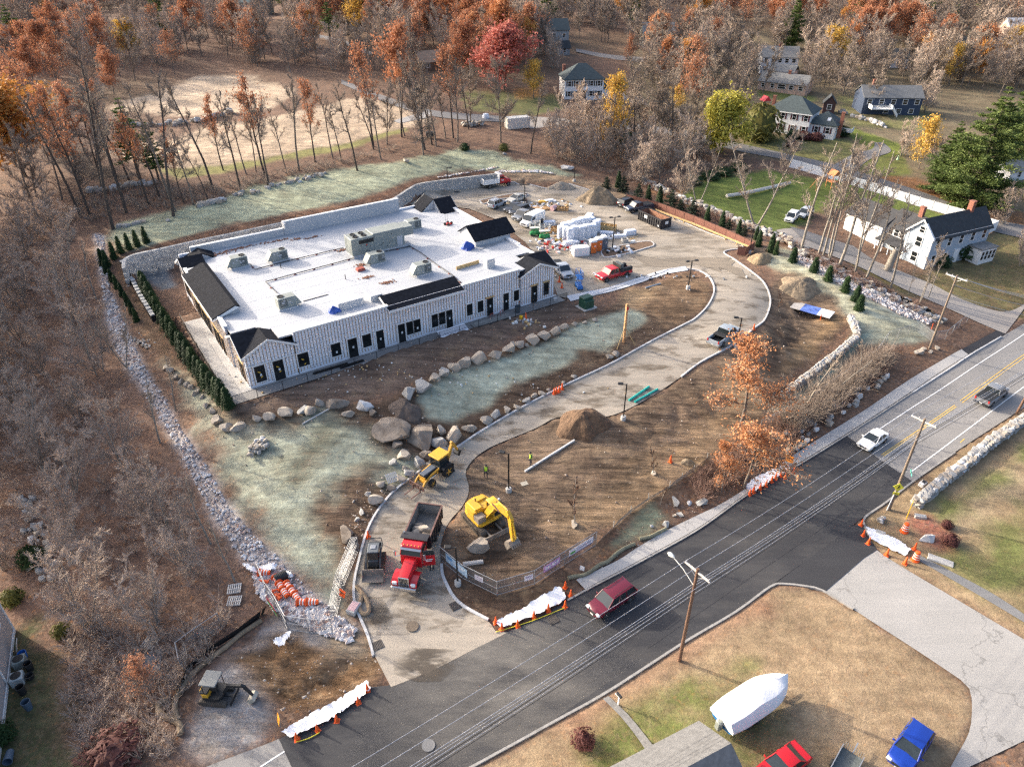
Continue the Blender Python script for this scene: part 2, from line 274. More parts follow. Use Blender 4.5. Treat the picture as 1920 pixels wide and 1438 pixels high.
ZONES=[([(1180,100),(1300,60),(1960,40),(1960,430),(1640,335),(1400,290),(1200,245)],(.165,.14,.085),(.55,.5,0),4),([(1570,180),(1740,195),(1735,245),(1590,235)],(.17,.175,.065),(.3,1,0),3),([(1380,270),(1480,255),(1600,262),(1620,300),(1480,300)],(.16,.165,.06),(.35,1,0),2),([(-80,420),(60,330),(200,460),(205,640),(300,800),(420,1000),(470,1060),(480,1180),(350,1330),(330,1438),(-120,1438)],(.19,.12,.088),(.85,.1,.2),3),([(205,470),(240,480),(300,610),(440,760),(420,790),(380,770),(300,680),(250,600)],SOIL2,(.7,0,.5),1),([(700,755),(1110,590),(1160,560),(1290,508),(1335,545),(1300,598),(1160,674),(1037,735),(917,800),(857,840),(790,885),(735,925),(690,1000),(660,1060),(600,1060),(560,1000),(440,850),(380,800),(420,770)],SOIL,(.15,0,1),.6),([(560,790),(620,765),(690,800),(745,850),(785,880),(725,905),(700,890),(650,905),(600,960),(585,985),(640,1035),(655,1075),(640,1140),(600,1120),(540,1045),(480,985),(430,900),(395,850),(330,700),(300,680),(330,690),(410,760),(430,790),(500,800)],SEED,(.12,.75,.3),2.2),([(610,770),(660,775),(650,820),(600,870),(560,900),(520,900),(560,830)],(.16,.165,.12),(.2,.5,.5),3),(Z(640,480,2.996,(420,800),(520,700),(700,620),(850,590),(1000,540),(1200,460),(1290,400),(1450,350),(1600,290),(1690,310),(1720,350),(1600,440),(1500,540),(1430,530),(1330,520),(1320,570),(1220,640),(1050,690),(900,760),(830,860),(700,880),(640,930),(490,910)),SEED,(0,.8,.25),.5),([(448,756),(1040,563),(1095,570),(1110,588),(1000,622),(900,660),(790,708),(760,730),(690,752),(620,748),(560,772),(500,785),(440,770),(430,745)],(.135,.097,.075),(.15,0,.8),.7),([(1160,560),(1290,510),(1330,530),(1335,545),(1328,570),(1300,594),(1250,620),(1210,590),(1180,575)],SOIL2,(.05,0,1),.8),([(1170,545),(1230,530),(1220,560),(1190,585),(1160,565)],TAN,(0,.1,.8),1.5),([(835,1000),(862,955),(873,880),(917,840),(1050,780),(1154,780),(1277,710),(1380,646),(1420,625),(1445,580),(1446,540),(1460,500),(1500,510),(1560,550),(1592,580),(1585,610),(1540,655),(1490,705),(1440,735),(1430,780),(1390,820),(1340,860),(1300,890),(1240,920),(1180,955),(1120,1005),(1040,1060),(960,1090),(890,1095),(828,1058)],(.17,.12,.082),(.08,0,1),.8),([(990,1000),(1080,930),(1200,860),(1300,790),(1340,740),(1400,700),(1420,760),(1340,850),(1240,910),(1120,990),(1060,1030)],(.30,.205,.12),(.08,0,1),4),([(1460,690),(1500,640),(1560,590),(1588,600),(1540,650),(1480,700)],(.31,.20,.105),(0,0,1),1.5),([(1040,905),(1130,868),(1190,880),(1130,935),(1060,945)],(.10,.067,.045),(0,0,1),3),([(1428,650),(1470,596),(1500,630),(1460,690),(1425,690)],(.095,.065,.045),(0,0,1),2),([(1150,800),(1270,725),(1310,720),(1220,800),(1160,830)],(.115,.08,.055),(0,0,1),2.5),([(940,1000),(1010,940),(1050,960),(1000,1040),(940,1060),(880,1050)],(.10,.067,.045),(0,0,1),2.5),([(828,1060),(890,1085),(960,1100),(1060,1065),(1090,1085),(1060,1125),(925,1165),(870,1140),(838,1105)],(.09,.06,.042),(.1,0,.7),.5),([(1430,470),(1470,465),(1560,505),(1600,540),(1720,585),(1755,625),(1740,645),(1690,650),(1610,650),(1595,600),(1560,560),(1500,515),(1440,500)],(.375,.38,.28),(.1,.7,.4),1),([(1470,500),(1530,520),(1570,545),(1560,560),(1500,530)],(.42,.38,.25),(0,.3,.6),1.5),([(1448,770),(1480,738),(1560,685),(1602,625),(1640,620),(1600,660),(1560,705),(1490,762),(1460,775)],(.265,.325,.26),(0,.8,.2),.6),([(1190,985),(1225,950),(1240,965),(1215,1005),(1150,1020)],(.27,.30,.2),(.3,.7,.3),.8),([(1090,1085),(1130,1050),(1190,1000),(1250,940),(1300,905),(1400,820),(1450,775),(1520,760),(1600,690),(1680,650),(1760,640),(1800,652),(1694,716),(1494,846),(1400,912),(1250,990),(1160,1050)],(.17,.105,.07),(1,0,.3),.8),([(1190,985),(1225,952),(1236,968),(1212,1000),(1155,1020)],(.27,.30,.2),(.3,.7,.3),.8),([(1485,474),(1520,488),(1560,507),(1640,537),(1700,566),(1750,597),(1742,609),(1690,592),(1600,547),(1540,518),(1482,484)],STONE,(.1,0,.1),.4),([(178,438),(195,445),(205,540),(236,610),(252,650),(274,695),(309,748),(350,820),(391,880),(430,955),(472,1000),(522,1050),(574,1100),(618,1145),(668,1178),(664,1205),(600,1180),(556,1140),(505,1095),(455,1045),(425,1010),(385,940),(355,885),(325,830),(292,770),(258,715),(232,680),(208,640),(196,570),(186,490)],STONE,(.45,0,.1),.5),([(215,420),(300,400),(400,375),(480,350),(560,330),(640,318),(760,300),(860,280),(940,285),(960,300),(1010,308),(1090,328),(1060,338),(950,322),(880,318),(800,328),(740,350),(680,372),(600,388),(500,408),(400,428),(300,455),(240,468),(205,450)],(.34,.365,.25),(.15,.6,.3),1.5),([(240,490),(300,460),(400,432),(520,408),(640,383),(720,360),(780,335),(900,322),(940,322),(840,334),(767,352),(700,384),(584,405),(430,437),(300,464),(243,478)],(.15,.075,.045),(1,0,.4),.8),([(940,325),(1080,332),(1160,350),(1280,400),(1400,455),(1480,480),(1400,470),(1260,410),(1150,372),(1105,357),(1066,345),(965,344)],(.27,.2,.135),(.3,0,.8),.8),([(210,197),(300,173),(367,143),(467,143),(547,167),(551,180),(500,207),(400,217),(333,220),(213,207)],SAND,(.1,.1,.3),1.5),([(180,280),(320,263),(400,230),(467,230),(640,190),(700,175),(750,200),(820,228),(705,257),(640,277),(567,284),(500,300),(417,317),(333,327),(300,310),(250,307)],SAND,(.12,.1,.5),1.5),([(300,318),(417,312),(500,296),(567,281),(640,272),(705,252),(760,240),(765,247),(705,264),(640,284),(567,294),(500,308),(417,325),(330,338)],(.22,.21,.08),(.1,1,0),1.2),([(80,260),(140,265),(190,300),(250,330),(230,345),(130,320),(90,300)],(.05,.036,.028),(.2,0,.6),2),([(1215,362),(1270,375),(1330,400),(1380,415),(1350,385),(1290,350)],(.33,.16,.06),(.9,.2,0),2),([(1262,372),(1300,350),(1320,338),(1440,316),(1520,335),(1600,345),(1700,372),(1800,415),(1760,425),(1720,400),(1590,388),(1530,400),(1490,428),(1455,444),(1424,433),(1357,405),(1310,390)],LAWN,(.12,1,0),1.5),([(1560,235),(1600,240),(1700,275),(1690,310),(1640,320),(1600,312),(1640,290)],(.15,.18,.035),(.1,1,0),1),([(1470,285),(1520,282),(1575,300),(1550,310),(1500,300)],(.2,.19,.07),(.1,1,0),1),([(1600,308),(1640,290),(1690,295),(1710,325),(1660,335),(1610,322)],(.13,.15,.04),(.2,1,0),1),([(1630,330),(1720,335),(1860,385),(1930,400),(1930,425),(1800,392),(1640,342)],(.30,.15,.065),(.9,.1,0),1.5),([(1680,545),(1745,500),(1800,470),(1860,430),(1930,425),(1930,600),(1820,570)],OLIVE,(.5,.8,0),2),([(1560,468),(1620,490),(1700,525),(1690,545),(1620,510)],(.2,.16,.05),(.5,.8,0),1),([(860,170),(1040,178),(1062,200),(1000,218),(880,208)],(.12,.13,.05),(.3,1,0),2),([(960,165),(1010,165),(1020,180),(970,182)],(.4,.2,.05),(.8,.3,0),2),([(1400,165),(1440,165),(1540,185),(1520,195),(1420,180)],(.14,.17,.05),(.2,1,0),2),([(1590,190),(1690,205),(1690,235),(1600,215)],(.15,.14,.07),(.5,1,0),2),([(1835,75),(1920,70),(1930,110),(1850,95)],(.24,.2,.1),(.2,1,0),2),([(870,1460),(1034,1357),(1280,1207),(1443,1100),(1513,1101),(1564,1119),(1714,1216),(1820,1290),(1824,1335),(1795,1415),(1770,1460)],DRY,(.3,.85,0),.5),([(1150,1330),(1240,1300),(1340,1270),(1400,1250),(1440,1340),(1400,1438),(1120,1438)],(.125,.14,.045),(.35,1,0),4),([(1022,1366),(1280,1209),(1440,1106),(1450,1130),(1290,1235),(1080,1365)],(.31,.19,.12),(.35,.6,.2),1.5),([(1644,1032),(1620,980),(1626,965),(1738,884),(1930,760),(1930,1205),(1781,1116),(1697,1066)],(.27,.20,.12),(.25,.85,0),.5),([(1740,960),(1800,920),(1930,830),(1930,900),(1850,970),(1790,1010)],(.31,.25,.16),(.1,.85,.1),3),([(1730,970),(1930,835),(1930,860),(1780,985)],(.13,.14,.05),(.2,1,0),1.5),([(1790,1040),(1930,960),(1930,1140),(1840,1095)],(.15,.165,.055),(.15,1,0),4),([(1700,965),(1745,970),(1790,1000),(1775,1030),(1730,1020),(1705,990)],(.25,.10,.07),(.8,0,.3),1),([(-60,1170),(60,1170),(120,1250),(135,1340),(150,1460),(-100,1460)],(.085,.088,.042),(.4,1,0),2),([(355,1360),(365,1310),(430,1230),(500,1170),(560,1145),(650,1190),(640,1215),(560,1230),(500,1290),(530,1340),(500,1390),(400,1430),(350,1400)],(.26,.25,.245),(.25,0,.5),1),([(425,1235),(520,1185),(600,1215),(700,1215),(728,1250),(690,1285),(600,1335),(530,1350),(490,1300)],(.15,.09,.048),(.05,0,1),1),([(600,1195),(660,1185),(700,1215),(690,1235),(620,1230)],(.24,.19,.135),(.2,0,.7),1),([(232,505),(262,482),(310,480),(330,540),(300,545),(265,522)],(.20,.215,.225),(.1,0,.2),.4),]
for q in ZONES:pass
def sdist(x,y,poly):
 d=np.full(x.shape,1e9);n=len(poly)
 for i in range(n):
  a=poly[i];b=poly[(i+1)%n];ab=b-a;l2=(ab**2).sum()+1e-12
  t=np.clip(((x-a[0])*ab[0]+(y-a[1])*ab[1])/l2,0,1)
  d=np.minimum(d,(x-a[0]-t*ab[0])**2+(y-a[1]-t*ab[1])**2)
 return np.sqrt(d)*np.where(inpoly(x,y,poly),1,-1)
def axis(lo,hi,step,far0,far1,g=1.07):
 a=list(np.arange(lo,hi,step));s=step;q=lo
 while q>far0:s*=g;q-=s;a.insert(0,q)
 s=step;q=a[-1]
 while q<far1:s*=g;q+=s;a.append(q)
 return np.array(a)
 # roads, pavements and kerbs
def asphalt(name,col,var=.2,patch=None,rough=.85,streak=None):
 m=bpy.data.materials.new(name);m.use_nodes=True;N=m.node_tree.nodes;L=m.node_tree.links;b=N["Principled BSDF"];b.inputs['Roughness'].default_value=rough
 g=N.new("ShaderNodeNewGeometry");mp=N.new("ShaderNodeMapping");mp.inputs['Rotation'].default_value=(0,0,R(-36));mp.inputs['Scale'].default_value=(.14,1.1,1);L.new(g.outputs['Position'],mp.inputs[0])
 n1=N.new("ShaderNodeTexNoise");n1 .inputs['Scale'].default_value=.16;n1 .inputs['Detail'].default_value=6;L.new(g.outputs['Position'],n1 .inputs[0])
 n2=N.new("ShaderNodeTexNoise");n2 .inputs['Scale'].default_value=.8;n2 .inputs['Detail'].default_value=8;n2 .inputs['Roughness'].default_value=.75;L.new(mp.outputs[0],n2 .inputs[0])
 n3=N.new("ShaderNodeTexNoise");n3 .inputs['Scale'].default_value=9;n3 .inputs['Detail'].default_value=4;L.new(g.outputs['Position'],n3 .inputs[0])
 c1=N.new("ShaderNodeValToRGB");c1 .color_ramp.elements[0].position=.38;c1 .color_ramp.elements[1].position=.66
 c1 .color_ramp.elements[0].color=(*col,1);c1 .color_ramp.elements[1].color=(*(patch or tuple(c*(1+var)for c in col)),1)
 ma=N.new("ShaderNodeMath");ma.operation='MULTIPLY_ADD';ma.inputs[1].default_value=.55;L.new(n2 .outputs[0],ma.inputs[0])
 mb=N.new("ShaderNodeMath");mb.operation='MULTIPLY';mb.inputs[1].default_value=.45;L.new(n1 .outputs[0],mb.inputs[0]);L.new(mb.outputs[0],ma.inputs[2]);L.new(ma.outputs[0],c1 .inputs[0])
 mm=N.new("ShaderNodeMapRange");mm.inputs['To Min'].default_value=1-var;mm.inputs['To Max'].default_value=1+var;mm.inputs['From Min'].default_value=.3;mm.inputs['From Max'].default_value=.7;L.new(n3 .outputs[0],mm.inputs[0])
 mx=N.new("ShaderNodeMix");mx.data_type='RGBA';mx.blend_type='MULTIPLY';mx.inputs[0].default_value=1;L.new(c1 .outputs[0],mx.inputs[6]);L.new(mm.outputs[0],mx.inputs[7])
 last=mx.outputs[2]
 if streak:
  vo=N.new("ShaderNodeTexVoronoi");vo.feature='DISTANCE_TO_EDGE';vo.inputs['Scale'].default_value=streak;nd=N.new("ShaderNodeMixRGB");nd.inputs[0].default_value=.12
  n4=N.new("ShaderNodeTexNoise");n4 .inputs['Scale'].default_value=.7;n4 .inputs['Detail'].default_value=5;L.new(g.outputs['Position'],n4 .inputs[0])
  vm=N.new("ShaderNodeVectorMath");vm.operation='MULTIPLY_ADD';vm.inputs[1].default_value=(5,5,5);L.new(n4 .outputs['Color'],vm.inputs[0]);L.new(g.outputs['Position'],vm.inputs[2]);L.new(vm.outputs[0],vo.inputs[0])
  cr=N.new("ShaderNodeMapRange");cr.inputs['From Max'].default_value=.012;cr.inputs['To Min'].default_value=.62;L.new(vo.outputs[0],cr.inputs[0])
  m2=N.new("ShaderNodeMix");m2 .data_type='RGBA';m2 .blend_type='MULTIPLY';m2 .inputs[0].default_value=1;L.new(last,m2 .inputs[6]);L.new(cr.outputs[0],m2 .inputs[7]);last=m2 .outputs[2]
 L.new(last,b.inputs['Base Color'])
 bp=N.new("ShaderNodeBump");bp.inputs['Distance'].default_value=.02;bp.inputs['Strength'].default_value=.6;L.new(n3 .outputs[0],bp.inputs['Height']);L.new(bp.outputs[0],b.inputs['Normal'])
 return m
m_new=asphalt("new_asphalt",(.022,.023,.028),.2,(.038,.039,.044))
m_old=asphalt("old_asphalt",(.215,.208,.20),.12,(.265,.255,.245),streak=.16)
m_side=asphalt("pale_asphalt",(.29,.285,.275),.1,(.36,.35,.335),streak=.1)
m_drive=asphalt("dusty_pavement",(.265,.235,.195),.16,(.44,.38,.305))
m_black=asphalt("black_patch",(.028,.028,.032),.25)
def film(name,col,a,sc=.35,lo=.42,hi=.7,spot=None):
 """thin broken film of dust or damp over a pavement"""
 m=bpy.data.materials.new(name);m.use_nodes=True;N=m.node_tree.nodes;L=m.node_tree.links;b=N["Principled BSDF"];b.inputs["Base Color"].default_value=(*col,1);b.inputs["Roughness"].default_value=.95;t=N.new("ShaderNodeBsdfTransparent");x=N.new("ShaderNodeMixShader");g=N.new("ShaderNodeNewGeometry");mp=N.new("ShaderNodeMapping");mp.inputs["Rotation"].default_value=(0,0,R(-36));mp.inputs["Scale"].default_value=(.45,1.2,1);L.new(g.outputs["Position"],mp.inputs[0]);n=N.new("ShaderNodeTexNoise");n.inputs["Scale"].default_value=sc;n.inputs["Detail"].default_value=8;n.inputs["Roughness"].default_value=.68;L.new(mp.outputs[0],n.inputs[0]);r=N.new("ShaderNodeMapRange");r.inputs[1].default_value=lo;r.inputs[2].default_value=hi;r.inputs[4].default_value=a;L.new(n.outputs[0],r.inputs[0]);f_=r.outputs[0]
 if spot:
  vd=N.new("ShaderNodeVectorMath");vd.operation='DISTANCE';vd.inputs[1].default_value=(spot[0],spot[1],0);L.new(g.outputs["Position"],vd.inputs[0]);q=N.new("ShaderNodeMapRange");q.inputs[1].default_value=spot[2];q.inputs[2].default_value=spot[2]*.25;L.new(vd.outputs[1],q.inputs[0]);mu=N.new("ShaderNodeMath");mu.operation='MULTIPLY';L.new(f_,mu.inputs[0]);L.new(q.outputs[0],mu.inputs[1]);f_=mu.outputs[0]
 L.new(f_,x.inputs[0]);L.new(t.outputs[0],x.inputs[1]);L.new(b.outputs[0],x.inputs[2]);L.new(x.outputs[0],N["Material Output"].inputs[0]);return m
m_lane=asphalt("grey_lane",(.15,.152,.157),.15,(.2,.2,.2))
m_conc=M("concrete",(.43,.42,.40),.85,.12,1.2,.004)
m_walk=asphalt("sidewalk_concrete",(.36,.355,.35),.1,(.45,.43,.40),streak=.12)
m_kerb=M("granite_kerb",(.50,.50,.50),.8,.2,2)
m_kerbd=M("old_kerb",(.30,.29,.275),.85,.2,2)
m_paint=M("road_paint",(.78,.78,.76),.7,.12,3)
m_yel=M("yellow_paint",(.70,.46,.10),.7,.12,3)
road_l=[(60,1570),(200,1510),(330,1460),(405,1430),(523,1385),(600,1345),(695,1288),(733,1285),(840,1232),(945,1186),(1005,1160),(1064,1126),(1120,1096),(1200,1054),(1308,994),(1400,929),(1494,874),(1587,817),(1710,737),(1827,661),(1877,632),(1960,580)]
road_r=[(480,1668),(660,1562),(800,1484),(887,1436),(1034,1355),(1141,1295),(1279,1206),(1380,1146),(1443,1100),(1540,1030),(1624,966),(1663,940),(1720,896),(1790,848),(1920,764),(1990,718)]
RL=px(road_l);RR=px(road_r)
strip("road",RL,RR,m_old,.025,8)
def sub(pl,a,b):n=len(pl);return pl[int(a*n):max(int(b*n),int(a*n)+2)]
def near(pl,q):return int(np.argmin(((pl-np.array(q[:2]))**2).sum(1)))
na,nb=near(RL,P(524,1384)),near(RL,P(1590,815));ra,rb=near(RR,P(620,1585)),near(RR,P(1717,896))
strip("fresh_asphalt",RL[na:nb],RR[ra:rb],m_new,.045,8,carve=False)
SIDE_L=px([(1513,1101),(1543,1108),(1564,1119),(1647,1173),(1714,1216),(1774,1256),(1817,1289),(1822,1335),(1817,1372),(1794,1416),(1770,1460)]);SIDE_R=px([(1626,1000),(1644,1031),(1697,1066),(1781,1116),(1860,1163),(1919,1198),(2010,1255),(2090,1305)])
strip("side_street",SIDE_L,SIDE_R,m_side,.02,8)
sheet("side_street_apron",[P(*q)[:2]for q in((1455,1093),(1513,1099),(1546,1110),(1619,1047),(1644,1031),(1628,1005),(1620,984),(1600,985))],m_new,.05,carve=False)
DL=px(KL[1:]);
_dr=[(930,1185),(915,1163),(872,1139),(851,1120),(840,1101),(829,1078),(828,1058),(824,1035),(838,985),(870,945),(880,915),(874,880),(917,840),(1007,802),(1050,782),(1154,777)]+KR[::-1][3:]
DR=px(_dr)
strip("driveway",DL,DR,m_drive,.03,10)
sheet("driveway_mouth",[P(*q)[:2]for q in((690,1193),(704,1232),(733,1288),(807,1260),(880,1222),(952,1186),(930,1183))],m_drive,.055,carve=False)
LOT=[P(*q)for q in LOTB+[(1373.7,485),(1312,508.5),(1290,504.5),(1232,515),(1140,545),(1075,562),(1046,556),(1030,512),(985,455),(930,412),(880,392),(820,385),(790,393),(768,383)]]
sheet("parking_lot",[p[:2]for p in LOT],m_drive,.05,cell=3)
sheet("wet_patch",[P(*q)[:2]for q in Z(1140,360,5.99,(180,700),(400,720),(560,760),(800,740),(1060,740),(1250,745),(1420,790),(1380,830),(1500,870),(1560,980),(1420,930),(1300,870),(1240,850),(1280,915),(1150,860),(980,820),(760,850),(600,850),(420,830),(360,780))],asphalt("damp_pavement",(.17,.145,.115),.2,(.30,.25,.19)),.075,carve=False)
SWO=px([(1080,1088),(1154,1054),(1193,1029),(1249,996),(1312,965),(1346,949),(1398,917),(1494,850),(1610,777),(1694,720),(1760,680),(1802,656)]);SWI=px([(1097,1106),(1120,1093),(1200,1051),(1308,991),(1400,926),(1494,871),(1587,814),(1710,734),(1815,666)])
strip("sidewalk",SWO,SWI,m_walk,.12,3)
strip("asphalt_walk",px([(1800,657),(1868,620)]),px([(1818,668),(1884,626)]),m_black,.06,2)
sweep("kerb",px(KL),.22,.16,m_kerb,kind='structure');sweep("kerb",px(KR[:-3]),.22,.16,m_kerb,kind='structure');sweep("kerb",px([(1077,826.5),(1030,856),(984,885)]),.2,.2,m_kerb,kind='structure')
sweep("kerb",px(KR2),.28,.18,m_kerb,kind='structure')
sweep("kerb",px(road_l[11:20]),.18,.14,m_kerbd,kind='structure');sweep("kerb",px([(1710,737),(1780,692),(1827,661),(1877,632)]),.2,.15,m_kerb,kind='structure')
sweep("kerb",px([(872,1445),(1034,1356),(1141,1296),(1279,1207),(1380,1147),(1443,1101),(1467,1095),(1513,1100),(1543,1108),(1600,1142)]),.2,.12,m_kerbd,kind='structure')
sweep("kerb",px([(1632,1010),(1620,984),(1622,970),(1663,941),(1720,897),(1790,849)]),.2,.12,m_kerbd,kind='structure')
for pth in([(800,366),(865,353),(905,347),(965,345),(1028,355),(1045,350)],[(1066,345),(1105,357)],[(1147,371),(1257,408),(1324,436),(1393,462),(1364,470),(1357,475),(1373.7,485)],[(1312,508.5),(1290,504.5),(1257,505),(1232,515),(1140,545),(1090,563)]):
 sweep("kerb",px(pth),.22,.15,m_kerb,kind='structure')
m_isl=M("island_soil",(.15,.095,.06),.95,.3,2,.03)
for nm,pts in(("island",Z(740,200,4.7925,(765,850),(800,880),(900,840),(1010,830),(1180,800),(1190,785),(1080,785),(900,820))),("island",Z(1140,360,5.99,(-75,690),(-60,725),(0,740),(250,690),(420,640),(510,610),(490,570),(400,565),(250,590),(-40,650)))):
 w=px(pts+[pts[0]],step=.5);sheet(nm,[tuple(q)for q in w[:-1]],m_isl,.17,carve=False);sweep("kerb",w,.2,.2,m_kerb,kind='structure')
def line(a,b,w,m,name="road_marking",dz=.05):
 pl=catmull([a,b],1.2)if len(a)<3 else a
 t=np.gradient(pl,axis=0);t/=np.linalg.norm(t,axis=1)[:,None];nn=np.c_[-t[:,1],t[:,0]]
 strip(name,pl+nn*w/2,pl-nn*w/2,m,dz,1,carve=False)
pl2=lambda*q:px(list(q),step=1.2)
line(pl2((1600,838),(1700,771),(1800,706),(1930,620)),None,.13,m_paint,dz=.042)
line(pl2((1707,886),(1800,816),(1930,718)),None,.13,m_paint,dz=.042)
for o in(0,3):line(pl2((1653+o,853+o*.8),(1720+o,808+o*.8),(1790+o,760+o*.8)),None,.1,m_yel,dz=.042)
for o in(0,3.6):line(pl2((1800+o,752+o),(1850+o,715+o),(1930+o,658+o)),None,.1,m_yel,dz=.042)
line(pl2((488,1438),(545,1401)),None,.13,m_paint,dz=.042)
line(pl2((1800,830),(1808,823)),None,.1,m_yel,dz=.042)
m_far=asphalt("far_asphalt",(.165,.16,.158),.12,(.2,.19,.185))
m_farl=asphalt("far_pale_asphalt",(.30,.27,.24),.1,(.34,.31,.28))
strip("street",px([(640,150),(720,180),(800,205),(880,214),(1000,222),(1100,228),(1180,232),(1300,248),(1390,270),(1480,290),(1560,308),(1650,335),(1750,368),(1840,405),(1930,425)],step=2),px([(640,158),(715,190),(800,216),(880,226),(1000,232),(1100,238),(1180,243),(1290,260),(1380,283),(1470,300),(1540,318),(1630,346),(1730,380),(1830,425),(1930,450)],step=2),m_far,.05,3)
strip("neighbour_drive",px([(1455,432),(1500,430),(1560,455),(1640,490),(1740,530),(1800,560),(1880,585),(1930,565)]),px([(1470,448),(1510,462),(1560,480),(1620,505),(1700,545),(1780,580),(1850,612),(1885,626)]),m_farl,.05,4)
sheet("garage_forecourt",[P(*q)[:2]for q in((1480,425),(1530,440),(1600,462),(1640,490),(1560,470),(1500,445))],m_far,.09,carve=False)
strip("house_drive",px([(1555,315),(1600,290),(1635,280),(1640,268)]),px([(1598,328),(1630,300),(1670,285),(1655,268)]),m_far,.08,3,carve=False)
sheet("gravel_yard",[P(*q)[:2]for q in((960,218),(1060,222),(1075,232),(1000,242),(965,240))],m_farl,.08,carve=False)
sheet("gravel_track",[P(*q)[:2]for q in((735,228),(790,212),(815,213),(800,222),(750,232))],M("grey_gravel",(.33,.32,.31),.9,.2,2),.08,carve=False)
sheet("far_drive",[P(*q)[:2]for q in((1128,178),(1200,180),(1215,198),(1140,192))],m_farl,.08,carve=False)
strip("far_street",px([(560,60),(640,75),(700,100)],step=3),px([(560,66),(640,82),(695,108)],step=3),m_far,.08,2,carve=False)
strip("far_street",px([(1080,92),(1150,104),(1240,110)],step=3),px([(1080,98),(1150,112),(1240,120)],step=3),m_far,.08,2,carve=False)
strip("garden_path",px([(1130,1310),(1165,1345),(1200,1390),(1225,1430)]),px([(1141,1305),(1178,1340),(1214,1384),(1243,1422)]),M("grey_path",(.20,.195,.185),.9,.25,3),.05,2)
strip("footpath",px([(1712,1045),(1790,1090),(1850,1125),(1925,1170)]),px([(1722,1040),(1800,1080),(1860,1112),(1925,1155)]),m_lane,.04,2,carve=False)
strip("dust_film",RL[na:nb],RR[ra:rb],film("road_dust",(.27,.255,.235),.16),.052,8,carve=False)
c_=P(930,1275);sheet("dust_film",[P(*q)[:2]for q in((640,1420),(733,1288),(807,1261),(950,1186),(1110,1120),(1200,1240),(1034,1352),(887,1432),(800,1500))],film("entrance_dust",(.30,.28,.25),.5,.25,.34,.62,(c_.x,c_.y,11)),.062,carve=False)
strip("mud_film",DL,DR,film("drive_mud",(.15,.115,.08),.7,.5,.5,.66),.048,10,carve=False)
sheet("mud_film",[p_[:2]for p_ in LOT],film("lot_mud",(.17,.14,.105),.6,.3,.48,.68),.066,cell=3,carve=False)
for a_,b_ in(((1060,1127),(1590,822)),((1215,1215),(1700,880))):line(px([a_,b_],step=1.2),None,.09,m_black,"paving_seam",.056)
m_smear=asphalt("dirt_smear",(.13,.10,.075),.3,(.22,.18,.13))
for pts,r_ in((Z(640,958,2.996,(150,470),(230,480),(290,600),(270,690),(200,690),(140,570)),1.7),(Z(640,958,2.996,(280,800),(420,770),(640,780),(660,870),(560,960),(420,960),(300,920)),2.9)):
 w_=[P(*q)for q in pts];c_=sum(w_,Vector())/len(w_);sheet("dirt_smear",[q[:2]for q in w_],film("smear",(.09,.075,.06),.95,.7,.40,.52,(c_.x,c_.y,r_)),.085,carve=False)
